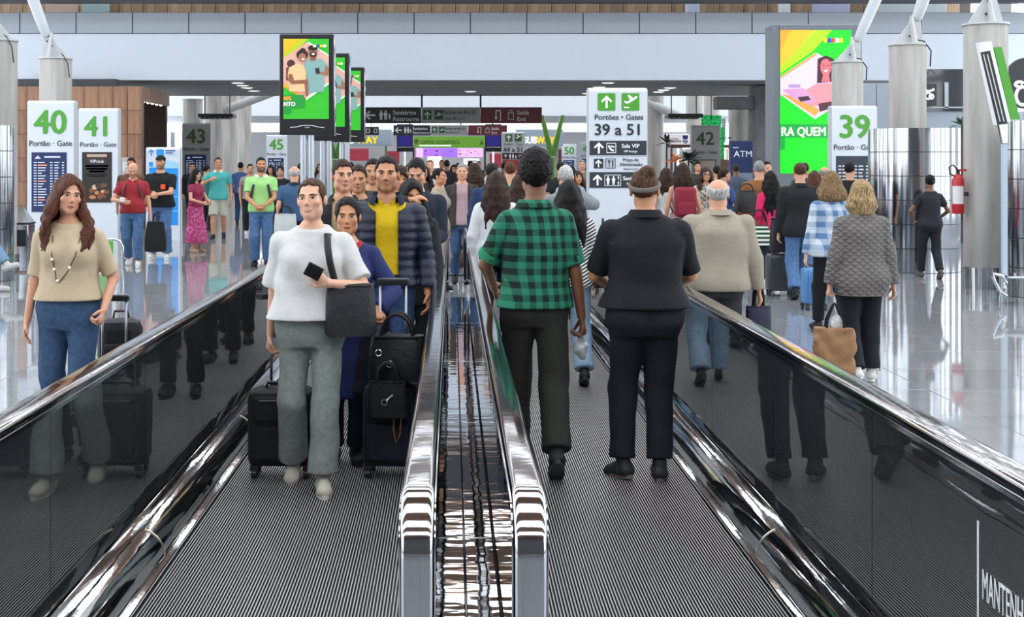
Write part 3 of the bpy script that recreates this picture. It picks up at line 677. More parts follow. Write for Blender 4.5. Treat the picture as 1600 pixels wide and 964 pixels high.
    if extra == 'headband':
        vs = [hp(.084*math.cos(u), .02+.104*math.sin(u), .030-.25*math.sin(u)*.11) for u in np.linspace(0, 2*PI, 28, endpoint=False)]
        MB().tube(vs, .012, 8, closed=True, flat=1.2).build('headband', cloth('77706a'), root)
    inf = dict(root=root, arm=arm, hand=hinfo, leg=leg, hc=hc, R=R, s=s, sh=sh, lean=lean_y, rows=torso)
    return inf
# ================================================================ materials of the place
STEEL = mat('polished_steel', (.62, .63, .65), .10, 1.)
CHROME = mat('chrome', (.74, .75, .77), .05, 1., bump=.08, bscale=5, stretch=(6, .8, 6))
def mirror_mat():
    m, nt, b = nmat('mirror_deck'); L = nt.links.new
    b.inputs['Base Color'].default_value = (.72, .72, .73, 1); b.inputs['Metallic'].default_value = 1; b.inputs['Roughness'].default_value = .03
    tc = N(nt, 'ShaderNodeTexCoord'); mp = N(nt, 'ShaderNodeMapping'); mp.inputs['Scale'].default_value = (2.2, 4.5, 1); L(tc.outputs['Object'], mp.inputs[0])
    n = N(nt, 'ShaderNodeTexNoise'); n.inputs['Scale'].default_value = 1.6; n.inputs['Detail'].default_value = 2; L(mp.outputs[0], n.inputs['Vector'])
    bp = N(nt, 'ShaderNodeBump'); bp.inputs['Strength'].default_value = .35; bp.inputs['Distance'].default_value = .006; L(n.outputs[0], bp.inputs['Height']); L(bp.outputs[0], b.inputs['Normal'])
    return m
MIRROR = mirror_mat()
def glass_mat():
    m, nt, b = nmat('smoked_glass'); L = nt.links.new
    b.inputs['Base Color'].default_value = (.025, .028, .030, 1); b.inputs['Roughness'].default_value = .02; b.inputs['IOR'].default_value = 2.3
    tc = N(nt, 'ShaderNodeTexCoord'); mp = N(nt, 'ShaderNodeMapping'); mp.inputs['Scale'].default_value = (1, 1.1, 1.6); L(tc.outputs['Object'], mp.inputs[0])
    n = N(nt, 'ShaderNodeTexNoise'); n.inputs['Scale'].default_value = 2.2; n.inputs['Detail'].default_value = 1; L(mp.outputs[0], n.inputs['Vector'])
    bp = N(nt, 'ShaderNodeBump'); bp.inputs['Strength'].default_value = .12; bp.inputs['Distance'].default_value = .01; L(n.outputs[0], bp.inputs['Height']); L(bp.outputs[0], b.inputs['Normal'])
    return m
GLASS = glass_mat()
RUBBER = mat('handrail_rubber', (.50, .50, .52), .08, 1., bump=.05, bscale=9, stretch=(1, 1.5, 1))
BLACK = mat('black_plastic', (.012, .012, .014), .35)
DARK = mat('dark_panel', (.03, .032, .036), .4)
WHITE = mat('white_paint', (.80, .82, .85), .5)
SIGNW = mat('sign_white', (.66, .70, .76), .35)
GREEN = mat('sign_green', '4a9a2e', .4, emit=.05)
NAVY = mat('sign_navy', '14285a', .35)
INK = mat('sign_ink', '2a2d33', .4)
CONC = mat('concrete', (.40, .375, .35), .75, var=.3, vscale=(2.6,), bump=.12, bscale=25, stretch=(2., 2., .22))
def floor_mat(tile):
    m, nt, b = nmat('polished_granite'); L = nt.links.new
    tc = N(nt, 'ShaderNodeTexCoord')
    n = N(nt, 'ShaderNodeTexNoise'); n.inputs['Scale'].default_value = 3; n.inputs['Detail'].default_value = 8; L(tc.outputs['Object'], n.inputs['Vector'])
    oi = N(nt, 'ShaderNodeObjectInfo'); r = N(nt, 'ShaderNodeValToRGB'); r.color_ramp.elements[0].color = (.20, .205, .215, 1); r.color_ramp.elements[1].color = (.31, .315, .325, 1)
    a = N(nt, 'ShaderNodeMath', operation='MULTIPLY_ADD'); L(oi.outputs['Random'], a.inputs[0]); a.inputs[1].default_value = .35; L(n.outputs[0], a.inputs[2])
    s_ = N(nt, 'ShaderNodeMath', operation='SUBTRACT'); L(a.outputs[0], s_.inputs[0]); s_.inputs[1].default_value = .2; L(s_.outputs[0], r.inputs[0])
    col = r.outputs[0]
    if tile:
        br = N(nt, 'ShaderNodeTexBrick'); br.offset = 0; br.inputs['Scale'].default_value = 1; br.inputs['Mortar Size'].default_value = .006; br.inputs['Brick Width'].default_value = 1; br.inputs['Row Height'].default_value = 1
        L(tc.outputs['Object'], br.inputs['Vector']); br.inputs['Mortar'].default_value = (.05, .05, .05, 1); L(col, br.inputs['Color1']); L(col, br.inputs['Color2']); col = br.outputs[0]
    L(col, b.inputs['Base Color']); b.inputs['Roughness'].default_value = .045; b.inputs['IOR'].default_value = 1.75
    n2 = N(nt, 'ShaderNodeTexNoise'); n2.inputs['Scale'].default_value = 2.5; n2.inputs['Detail'].default_value = 1; L(tc.outputs['Object'], n2.inputs['Vector'])
    bp = N(nt, 'ShaderNodeBump'); bp.inputs['Strength'].default_value = .02; bp.inputs['Distance'].default_value = .004; L(n2.outputs[0], bp.inputs['Height']); L(bp.outputs[0], b.inputs['Normal'])
    return m
FLOOR_T, FLOOR_F = floor_mat(False), floor_mat(True)
def wood_mat(name, a, bcol, sc=(9, 9, .8)):
    m, nt, b = nmat(name); L = nt.links.new; tc = N(nt, 'ShaderNodeTexCoord'); mp = N(nt, 'ShaderNodeMapping'); mp.inputs['Scale'].default_value = sc; L(tc.outputs['Object'], mp.inputs[0])
    n = N(nt, 'ShaderNodeTexNoise'); n.inputs['Scale'].default_value = 1.5; n.inputs['Detail'].default_value = 6; L(mp.outputs[0], n.inputs['Vector'])
    oi = N(nt, 'ShaderNodeObjectInfo'); ad = N(nt, 'ShaderNodeMath', operation='MULTIPLY_ADD'); L(oi.outputs['Random'], ad.inputs[0]); ad.inputs[1].default_value = .22; L(n.outputs[0], ad.inputs[2])
    r = N(nt, 'ShaderNodeValToRGB'); r.color_ramp.elements[0].position = .35; r.color_ramp.elements[1].position = .8; r.color_ramp.elements[0].color = (*hexc(a), 1); r.color_ramp.elements[1].color = (*hexc(bcol), 1)
    L(ad.outputs[0], r.inputs[0]); L(r.outputs[0], b.inputs['Base Color']); b.inputs['Roughness'].default_value = .5; return m
WOOD = wood_mat('wood_panel', '6a4836', '9d7458'); CEILW = wood_mat('ceiling_wood', '5d4130', '8d684c', (.5, 4, 4))
# ================================================================ floor
fl = MB().box(-16, 16, -14, 28, -.30, -.014).box(-16, 16, 28, 110, -.30, 0)
floor_o = struct(fl.build('floor', FLOOR_F))
tile_me = MB().bbox(-.4975, .4975, -.4975, .4975, -.014, 0, .003).mesh('tile'); tile_me.materials.append(FLOOR_T)
nt_ = 0
for j in range(4, 28):
    y = j+.5
    for sd in (-1, 1):
        x0 = 1.67 if sd < 0 else 1.72
        k = 0
        while True:
            cx = x0+.5+k; k += 1
            if cx-.5 > (.353 if sd < 0 else .447)*(y+.5)+.3 or cx > 13: break
            o = link('floor_tile', tile_me, floor_o, (sd*cx, y, 0)); nt_ += 1
print('tiles', nt_)
# ================================================================ hall shell
struct(MB().box(-16, 16, -14.3, -14, 0, 10).build('wall_back', mat('back_wall', (.06, .06, .065), .6)))  # unseen end wall, added dark to keep the newel reflections dark
struct(MB().box(-16, 16, 110, 110.3, 0, 10).build('wall_far', mat('far_wall', (.75, .77, .8), .6)))
for i, y in enumerate(range(-14, 108, 6)):          # timber ceiling bands with daylight between them
    struct(MB().box(-16, 16, y, y+(3.0 if y < 26 else 3.6), 9.4, 9.7).build('ceiling' if i == 0 else 'ceiling.%03d' % i, CEILW))
for nm, x in (('wall_left', -16), ('wall_right', 16)):   # open glazed sides: sill, transom and mullions
    m = MB().box(x-.1, x+.1, -14, 110, 0, .6).box(x-.08, x+.08, -14, 110, 4.4, 4.6).box(x-.1, x+.1, -14, 110, 9.0, 9.7)
    for y in range(-14, 110, 3): m.box(x-.09, x+.09, y-.35-.25*(y % 2), y+.35+.2*(y % 4), .6, 9.0)  # unseen mullions, widened to give streaks in the steel reflections
    struct(m.build(nm, mat('mullion', (.55, .57, .6), .4)))
# ---------------------------------------------------------------- mezzanine
YB = 34.0; ZB, ZW, ZG = gz(125, YB), gz(53, YB), gz(19, YB); YE = 42.4
mz = struct(MB().box(-16, 16, YB, YB+.3, ZB, ZW).build('wall_mezzanine', mat('beam_white', (.60, .65, .72), .55)))
struct(MB().box(-16, 16, YB+.3, YE, ZB, ZB+.3).build('ceiling_soffit', mat('soffit', (.20, .20, .205), .7, var=.15)))
pg = mat('beam_grey', (.33, .36, .40), .45)
pm = MB().bbox(-.735, .735, -.03, .03, 0, ZG-ZW-.03, .008).mesh('panel'); pm.materials.append(pg)
x = gx(31, YB)-1.496*3
bk = struct(MB().box(-16, 16, YB+.05, YB+.3, ZW, ZG).build('trim_1', DARK))
while x < 16: link('panel', pm, bk, (x+.748, YB+.02, ZW+.015)); x += 1.496
# upper floor seen over the parapet: wooden wall and a dark ceiling edge
uw = struct(MB().box(-16, 16, 39.5, 39.7, 5.3, 8.6).build('wall_upper', mat('upper_back', (.07, .05, .04), .7)))
um = MB().bbox(-.36, .36, -.03, .03, 0, 3.2, .01).mesh('board'); um.materials.append(wood_mat('upper_wood', '6b5744', 'a08568'))
for i in range(43): link('board', um, uw, (-15.8+.74*i, 39.45, 5.4))
struct(MB().box(-16, 16, 33.2, 33.6, gz(4.5, 33.4), 7.2).build('trim_2', mat('ceiling_edge', (.02, .022, .03), .5)))
for i, (p0, p1, c) in enumerate(((131, 172, '8fa6a8'), (75, 126, 'b09a8c'), (1070, 1091, 'aeb6c8'), (1215, 1232, 'c8ccd2'), (1268, 1324, '9fa4c0'), (1365, 1475, 'a8b0b4'))):
    Yp = 38.8; m = MB(); m.bbox(gx(p0, Yp), gx(p1, Yp), Yp-.25, Yp, ZB+.302, gz(3, Yp), .05); m.box(gx(p0, Yp)+.05, gx(p1, Yp)-.05, Yp-.3, Yp-.24, ZG, gz(4, Yp)-.1)
    tag(m.build('display_board', mat('board_%d' % i, c, .5)), ('pale teal', 'dusty pink', 'small pale blue', 'small white', 'lilac', 'long grey')[i]+' display board behind the upper parapet', 'board', 'boards on the upper floor')
# downlights in the soffit
lamp = mat('lamp_white', (1., .97, .92), .4, emit=6)
for i, (px, py) in enumerate(((372, 128.5), (379, 132.5), (386, 136), (397, 141), (735, 142), (950, 128.3), (936, 135), (918, 145), (1047, 136), (1037, 139.5), (1029, 142.5))):
    Yl = F_PX*(ZB-HC)/(VY-py); Yl = min(max(Yl, YB+.5), YE-.3); X_ = gx(px, Yl)
    r = thing('downlight', 'round recessed downlight in the dark soffit, '+('%s from the left' % ('first second third fourth fifth sixth seventh eighth ninth tenth eleventh'.split()[[372, 379, 386, 397, 735, 918, 936, 950, 1029, 1037, 1047].index(px)])), 'light', (X_, Yl, ZB), 0, 'soffit downlights')
    MB().lathe([(.15, -.004), (.15, -.03), (.19, -.03), (.19, -.002)], 18).build('trim_ring', WHITE, r); MB().lathe([(0, -.012), (.15, -.012)], 18).build('lens', lamp, r)
# second mezzanine far behind
Y2 = 60.
struct(MB().box(-16, 16, Y2, Y2+.3, gz(181, Y2), gz(153, Y2)+.6).box(-16, 16, Y2+.3, 78, gz(181, Y2), gz(181, Y2)+.3).build('wall_mezzanine_far', mat('beam_white2', (.72, .75, .80), .55)))
# ================================================================ round columns with splayed struts
GUS = mat('gusset_white', (.52, .53, .53), .5, var=.08)
def column(px, Y, ztop, strut, label, X=None, r=.295, base=True, zb=0.):
    X = gx(px, Y) if X is None else X
    t = thing('column', label, 'column', (X, Y, 0), 0, 'round concrete columns')
    MB().lathe([(r-.005, .30 if base else zb), (r, .31 if base else zb), (r, ztop-.02), (r-.01, ztop), (0, ztop)], 40).build('shaft', CONC, t)
    if base: MB().lathe([(r+.006, 0), (r+.006, .30), (r-.006, .305)], 40).build('base_ring', STEEL, t)
    MB().cyl((0, 0), r+.02, ztop, ztop+.03, 32).build('cap_plate', GUS, t)
    if strut:
        dx, ln = strut; d = Vector((dx, .0, 1)).normalized(); a = math.atan2(dx, 1)
        g = MB(); top = .50
        g.prism([(-.25, ztop+.03), (.25, ztop+.03), (dx*top+.035, ztop+top), (dx*top-.035, ztop+top)], -.014, .014, 'y')
        g.prism([(-.25, ztop+.03), (.25, ztop+.03), (.035, ztop+top), (-.035, ztop+top)], -.014+dx*.2, .014+dx*.2, 'x')
        g.build('gusset', GUS, t)
        for k in range(4): MB().ball((dx*(.16+.09*k)+.03*(1 if k % 2 else -1), -.02, ztop+.16+.09*k), .018, 8, 6).build('bolt', DARK, t)
        p0 = Vector((dx*.42, 0, ztop+.42)); p1 = p0+d*ln
        q = [p0, p0+d*.06, p0+d*.35, p0+d*(ln*.5), p1]
        MB().tube(q, [.05, .085, .10, .125, .12], 20).build('strut', mat('strut_white', (.52, .54, .56), .35), t)
        if abs(dx) > .2: MB().tube([(.12, -.05, ztop+.1), (.2, -.2, ztop+.06), (.3, -.24, ztop-.1), (.31, -.18, ztop-.35)], .012, 6).build('cable', BLACK, t)
    return t
column(1540, 18.0, 3.69, (.16, 4.5), 'concrete column with fire extinguisher, nearest on the right')
column(1418, 21.2, 3.69, (.34, 4.5), 'concrete column rising out of the wide steel cylinder', base=False, zb=gz(200, 20.6)-.01)
column(1324, 24.9, 3.69, (.45, 4.5), 'concrete column behind the gate 39 sign')
column(87, 24.0, 3.69, (-.38, 4.5), 'concrete column behind the gate 40 sign')
column(-3, 20.4, 3.69, (-.40, 4.5), 'concrete column cut by the left picture edge')
for px, Y, lb in ((301, 44.5, 'leftmost concrete column under the mezzanine, above the gate 43 sign'), (334, 46, 'concrete column just right of the gate 43 sign'), (357, 49.5, 'middle concrete column behind the teal shirted man'), (380, 53, 'concrete column with rounded top beside the gate 45 sign'), (1022, 46, 'concrete column right of the gates 39 to 51 totem'), (1085, 52, 'concrete column rising behind the gate 42 sign'), (1112, 55, 'concrete column behind the glittering green panel'), (1157, 43.2, 'dark concrete column above the ATM sign')):
    column(px, Y, gz(140, Y) if Y > 45 else 3.9, None, lb, r=.34 if px != 1157 else .40, base=False)
# thick dark pier left of the LED tower, plinths, braces
def simple(name, label, cat, mb, m, group=None): return tag(mb.build(name, m), label, cat, group)
Yp = 36.; simple('pier', 'dark square concrete pier left of the tall green screen', 'pier', MB().bbox(gx(1180, Yp), gx(1210, Yp), Yp, Yp+.9, 0, 3.9, .03).bbox(gx(1122, Yp), gx(1182, Yp), Yp+.1, Yp+.7, gz(170, Yp), gz(150, Yp), .03), mat('dark_concrete', (.16, .16, .16), .8, var=.25, vscale=(2,)))
def brace(p0, p1, Y, label):
    a = (gx(p0[0], Y), Y, gz(p0[1], Y)); b = (gx(p1[0], Y), Y+.2, gz(p1[1], Y)); a = (a[0], a[1]+.7, a[2]); simple('brace', label, 'brace', MB().tube([a, b], .16, 16), GUS)
brace((332, 176), (440, 138), 45.5, 'white diagonal brace tube left of the hanging screens'); brace((1012, 157), (1062, 181), 45.2, 'white diagonal brace tube right of the gates 39 to 51 totem')
for p0, p1, lb in ((312, 367, 'dark flat lamp tray hanging above the gate 43 sign'), (1041, 1096, 'dark flat lamp tray hanging left of the gate 42 sign')):
    Yq = 41.9; m = MB().bbox(gx(p0, Yq), gx(p1, Yq), Yq-.35, Yq+.35, gz(184, Yq), gz(178, Yq), .03)
    for k in range(6): m.box(gx(p0+4+k*8, Yq), gx(p0+8+k*8, Yq), Yq-.3, Yq+.3, gz(186, Yq), gz(184, Yq))
    for xx in (p0+8, p1-8): m.tube([(gx(xx, Yq), Yq, gz(178, Yq)), (gx(xx, Yq), Yq, ZB-.002)], .02, 6)
    simple('lamp_tray', lb, 'lamp', m, BLACK)
# ================================================================ stainless cylinders
CLAD = mat('brushed_clad', (.50, .515, .54), .12, 1., bump=.05, bscale=6, stretch=(3, 3, .05))
def steel_drum(X, Y, r, z, label, a0=0, a1=2*PI):
    t = thing('steel_cylinder', label, 'cylinder', (X, Y, 0), 0, 'stainless clad cylinders')
    nrow = 6; h = z/nrow; npan = 8
    MB().lathe([(r-.012, .0), (r-.012, z-.01), (0, z-.01)], 48).build('core', DARK, t)
    for i in range(nrow):
        for k in range(npan):
            b0 = 2*PI*k/npan+.004; b1 = 2*PI*(k+1)/npan-.004
            MB().lathe([(r-.012, i*h+.004), (r, i*h+.006), (r, (i+1)*h-.006), (r-.012, (i+1)*h-.004)], 7, (0, 0), True, b0, b1).build('panel', CLAD, t)
steel_drum(7.58, 21.0, .72, gz(200, 20.6), 'wide steel clad cylinder between two concrete columns')
steel_drum(gx(1648, 17.0), 17.0, .63, gz(187, 16.6), 'steel clad cylinder cut by the right picture edge')
steel_drum(gx(-28, 19.2), 19.2, .46, gz(195, 18.9), 'steel clad cylinder cut by the left picture edge')
def tilt_plane(px0, px1): pass
# ================================================================ moving walkways
RIDGE = mat('tread_metal', (.55, .54, .53), .45, .4); GROOVE = BLACK
def sweep(prof, path):
    """profile (x, offset normal) along a path in the yz plane"""
    n, m = len(prof), len(path); vs = []
    for i, (y, z) in enumerate(path):
        y0, z0_ = path[max(i-1, 0)]; y1, z1 = path[min(i+1, m-1)]; ty, tz = y1-y0, z1-z0_; l = math.hypot(ty, tz) or 1; ny, nz = -tz/l, ty/l
        for px, pn in prof: vs.append((px, y+ny*pn, z+nz*pn))
    fs = [(i*n+k, i*n+(k+1) % n, (i+1)*n+(k+1) % n, (i+1)*n+k) for i in range(m-1) for k in range(n)]+[tuple(range(n)), tuple((m-1)*n+k for k in range(n-1, -1, -1))]
    return MB().add(vs, fs, True)
ZR = .96
def rail_path(Y0, Y1, off=0., low=.30):
    R_ = .13; p = [(Y0+.05, low-.03+off*0), (Y0, low), (Y0, low+.1)]; top = ZR-.02
    for k in range(9): a = PI-PI/2*k/8; p.append((Y0+R_+R_*math.cos(a), top-R_+R_*math.sin(a)))
    ny = int((Y1-Y0)/1.0)
    for k in range(1, ny): p.append((Y0+R_+(Y1-Y0-2*R_)*k/ny, top))
    for k in range(9): a = PI/2-PI/2*k/8; p.append((Y1-R_+R_*math.cos(a), top-R_+R_*math.sin(a)))
    return p+[(Y1, low+.1), (Y1, low), (Y1-.05, low-.03)]
def balustrade(t, xc, Y0, Y1, wd=.045, w2=None):
    h = wd
    prof = [(-h, -.016), (-h, .006), (-h*.95, .014), (-h*.82, .0195), (-h*.6, .021), (h*.6, .021), (h*.82, .0195), (h*.95, .014), (h, .006), (h, -.016), (h*.75, -.022), (-h*.75, -.022)]
    hr = sweep([(xc+a, b) for a, b in prof], rail_path(Y0, Y1)).build('handrail', RUBBER, t)
    # bright edging strips along both shoulders of the handrail track
    for sg in (-1, 1):
        sweep([(xc+sg*h*.98+a, b) for a, b in ((-.004, -.030), (.004, -.030), (.004, -.014), (-.004, -.014))], rail_path(Y0, Y1)).build('edge_strip', STEEL, hr)
    sweep([(xc+a, b) for a, b in ((-.022, -.05), (.022, -.05), (.022, -.018), (-.022, -.018))], rail_path(Y0+.0, Y1)).build('rail_track', CHROME, t)
    n = max(1, round((Y1-Y0)/1.45)); R_ = .11
    for k in range(n):
        a = Y0+.03+(Y1-Y0-.06)*k/n+.003; b = Y0+.03+(Y1-Y0-.06)*(k+1)/n-.003; zt = ZR-.055
        poly = [(a, .12), (b, .12)]
        poly += [(b-R_+R_*math.cos(u), zt-R_+R_*math.sin(u)) for u in np.linspace(0, PI/2, 6)] if k == n-1 else [(b, zt)]
        poly += [(a+R_-R_*math.sin(u), zt-R_+R_*math.cos(u)) for u in np.linspace(0, PI/2, 6)] if k == 0 else [(a, zt)]
        MB().prism(poly, xc-.008, xc+.008, 'x').build('glass_panel', GLASS, t)
def skirt(t, xb, xp, Y0, Y1):
    """polished convex cover between tread edge xb and glass xp, in lengths"""
    n = max(1, round((Y1-Y0)/2.4)); sg = 1 if xb > xp else -1
    prof = [(xb, -.012), (xb, .028), (xb-sg*.012, .032)]
    for u in np.linspace(0, PI/2, 8): prof.append((xp+sg*.012+(xb-sg*.018-xp-sg*.012)*math.cos(u)*.93, .036+.125*math.sin(u)))
    prof += [(xp+sg*.010, .17), (xp+sg*.009, -.012)]
    for k in range(n):
        a = Y0+(Y1-Y0)*k/n+.002; b = Y0+(Y1-Y0)*(k+1)/n-.002
        MB().add([(x_, y_, z_) for y_ in (a, b) for x_, z_ in prof], [(i, (i+1) % len(prof), (i+1) % len(prof)+len(prof), i+len(prof)) for i in range(len(prof))]+[tuple(range(len(prof))), tuple(range(2*len(prof)-1, len(prof)-1, -1))], True).build('skirt_cover', CHROME, t)
        if k: MB().tube([(x_, a-.002, z_) for x_, z_ in prof[3:9]], .005, 6).build('joint_clip', mat('clip_brass', (.5, .46, .36), .3, 1.), t)
def walkway(label, b0, b1, p0, p1, Y0, Y1, pitch, wl, wr):
    t = thing('moving_walkway', label, 'walkway', (0, 0, 0))
    # ridged pallet band: every ridge is geometry
    vs = []; fs = []; n = int((b1-b0)/pitch); pr = []
    for i in range(n):
        x_ = b0+(b1-b0)*i/n; w_ = (b1-b0)/n; pr += [(x_, -.009), (x_+w_*.22, -.009), (x_+w_*.34, 0), (x_+w_*.74, 0), (x_+w_*.86, -.009)]
    pr.append((b1, -.009)); m = len(pr)
    ya, yb = Y0-.6, Y1+.6
    vs = [(x_, y_, z_) for y_ in (ya, yb) for x_, z_ in pr]; fs = [(i, i+1, i+1+m, i+m) for i in range(m-1)]
    me = bpy.data.meshes.new('pallet_band'); me.from_pydata(vs, [], fs); me.materials.append(RIDGE); me.materials.append(GROOVE)
    me.polygons.foreach_set('material_index', [0 if i % 5 == 2 else 1 for i in range(m-1)]); me.update(); link('pallet_band', me, t)
    MB().box(b0, b1, Y0-1.2, Y0-.6, -.012, .002).build('comb_plate', STEEL, t)
    MB().box(b0, b1, Y1+.6, Y1+1.2, -.012, .002).build('comb_plate', STEEL, t)
    skirt(t, b0-.004, p0, Y0, Y1); skirt(t, b1+.004, p1, Y0, Y1)
    balustrade(t, p0, Y0, Y1, wl); balustrade(t, p1, Y0, Y1, wr)
    return t
PL0, PL1, PR0, PR1 = -1.447, -.086, .194, 1.515
walkL = walkway('near left moving walkway carrying people towards the camera', -1.245, -.20, PL0, PL1, 3.15, 15.9, .0135, .05, .0425)
walkR = walkway('near right moving walkway carrying people away', .30, 1.325, PR0, PR1, 3.15, 15.9, .0135, .0425, .055)
walkway('far left moving walkway starting behind the gap', -1.245, -.20, PL0, PL1, 20, 33, .03, .05, .0425)
walkway('far right moving walkway starting behind the gap', .30, 1.325, PR0, PR1, 20, 33, .03, .0425, .055)
def deck(Y0, Y1, label):
    t = thing('divider_deck', label, 'deck', (0, Y0, 0)); n = 5; L_ = Y1-Y0; xm = .054
    for k in range(n):
        for xa, xb in ((PL1+.012, xm-.002), (xm+.002, PR0-.012)): MB().bbox(xa, xb, L_*k/n+.002, L_*(k+1)/n-.002, 0, .10, .004).build('deck_plate', MIRROR, t)
deck(3.2, 15.85, 'mirror polished steel deck between the two near walkways'); deck(20.05, 32.95, 'mirror polished steel deck between the two far walkways')
for nm, x0, x1, lb, Ya, Yb in (('outer_cladding', PL0-.17, PL0-.011, 'steel outer cladding along the near left walkway', 3.15, 15.9), ('outer_cladding', PR1+.011, PR1+.17, 'steel outer cladding along the near right walkway', 3.15, 15.9), ('outer_cladding', PL0-.17, PL0-.011, 'steel outer cladding along the far left walkway', 20, 33), ('outer_cladding', PR1+.011, PR1+.17, 'steel outer cladding along the far right walkway', 20, 33)):
    simple(nm, lb, 'cladding', MB().bbox(x0, x1, Ya, Yb, -.012, .16, .01), STEEL)
# notice on the right glass: white line and upright lettering
nb = PR1-.0095; LT = mat('decal_white', (.75, .76, .77), .5)
MB().box(nb-.001, nb, 3.655, 3.667, .30, .76).build('decal_line', LT, walkR)
text('MANTENHA A DIREITA', .085, (nb-.002, 3.63, .55), LT, walkR, 'LEFT', .0, .0008, (PI/2, 0, -PI/2), .45, 'decal_lettering')
# ================================================================ signs and screens
class Face:
    """flat artwork on a board standing at distance Y; pixel coordinates give places on that board"""
    def __init__(s, root, Y): s.r = root; s.Y = Y; s.lay = 0; s.ox, s.oy, s.oz = root.location
    def pt(s, px, py): return gx(px, s.Y)-s.ox, gz(py, s.Y)-s.oz
    def poly(s, pts, m, name='print', lay=1, th=.004):
        q = [s.pt(*p) for p in pts]; y = s.Y-s.oy-lay*.004
        return MB().prism(q, *((y-th, y) if th < .04 else (y, y+th)), 'y').build(name, m, s.r)
    def rect(s, x0, y0, x1, y1, m, name='print', lay=1, th=.004): return s.poly([(x0, y1), (x1, y1), (x1, y0), (x0, y0)], m, name, lay, th)
    def disc(s, cx, cy, rx, ry, m, name='print', lay=1, n=18): return s.poly([(cx+rx*math.cos(2*PI*k/n), cy-ry*math.sin(2*PI*k/n)) for k in range(n)], m, name, lay)
    def text(s, body, px, py, cap, m, align='CENTER', bold=.0, lay=1.5, sx=1., rot=None):
        x, z = s.pt(px, py); return text(body, cap*s.Y/F_PX, (x, s.Y-s.oy-lay*.004-.003, z), m, s.r, align, bold, .001, rot or (PI/2, 0, 0), sx)
    def many(s, rects, m, name='print', lay=1, th=.002):
        mb = MB(); y = s.Y-s.oy-lay*.004
        for x0, y0, x1, y1 in rects:
            a, b = s.pt(x0, y1), s.pt(x1, y0); mb.box(a[0], b[0], *((y-th, y) if th < .04 else (y, y+th)), a[1], b[1])
        o = mb.build(name, m, s.r)
        if len(rects) > 3: o['kind'] = 'stuff'
        return o
ARROW_U = [(-.09, -.5), (.09, -.5), (.09, .22), (.34, -.03), (.46, .09), (0, .55), (-.46, .09), (-.34, -.03), (-.09, .22)]
PLANE = [(-.5, .02), (-.40, .08), (-.28, -.02), (-.05, .06), (-.16, .42), (-.04, .46), (.2, .16), (.42, .27), (.52, .22), (.48, .12), (.1, -.05), (-.22, -.16), (-.36, -.14)]
MANP = [(-.12, -.5), (-.03, -.5), (0, -.1), (.03, -.5), (.12, -.5), (.14, .0), (.2, .0), (.18, .22), (.1, .3), (-.1, .3), (-.18, .22), (-.2, .0), (-.14, .0)]
def icon(F, shape, cx, cy, sz, m, lay=2, rot=0):
    c, s_ = math.cos(rot), math.sin(rot); return F.poly([(cx+(a*c-b*s_)*sz, cy-(a*s_+b*c)*sz) for a, b in shape], m, 'pictogram', lay)
def man(F, cx, cy, sz, m, lay=2): icon(F, MANP, cx, cy, sz, m, lay); F.disc(cx, cy-.42*sz, .10*sz, .10*sz, m, 'pictogram', lay, 10)
def totem(px0, px1, pytop, Y, label, face=SIGNW, depth=.22, bend=True):
    x0, x1 = gx(px0, Y), gx(px1, Y); cx = (x0+x1)/2; w = x1-x0; zt = gz(pytop, Y); t = thing('sign_totem', label, 'sign', (cx, Y, 0))
    prof = [(0, 0), (0, zt-.05), (.03, zt-.015), (.08, zt), (depth, zt), (depth, 0)]
    MB().add([(sx_, y_, z_) for sx_ in (-w/2, w/2) for y_, z_ in prof], [(0, 1, 2, 3, 4, 5), (11, 10, 9, 8, 7, 6)]+[(i, i+6, (i+1) % 6+6, (i+1) % 6) for i in range(6)]).build('sign_body', face, t)
    MB().box(-w/2-.012, -w/2, .01, depth, 0, zt-.02).box(w/2, w/2+.012, .01, depth, 0, zt-.02).build('side_frame', mat('sign_frame', (.5, .52, .55), .4), t)
    return t, Face(t, Y)
def board_rows(F, x0, y0, x1, y1, n, m1, m2, hl=()):
    h = (y1-y0)/n; W = x1-x0; r1, r2 = [], []; rg = random.Random(n)
    for i in range(n):
        y = y0+h*(i+.25); y2 = y+h*.38
        for a, b in ((.0, .09), (.13, .13+rg.uniform(.12, .30)), (.52, .60), (.66, .66+rg.uniform(.1, .17)), (.9, .97)):
            (r2 if i in hl and a == .13 else r1).append((x0+a*W, y, x0+b*W, y2))
    F.many(r1, m1, 'flight_rows', 3)
    if r2: F.many(r2, m2, 'highlighted_rows', 3)
BRD_T = mat('board_text', (.62, .66, .74), .4, emit=.1); BRD_O = mat('board_orange', 'ff9a70', .4, emit=.2)
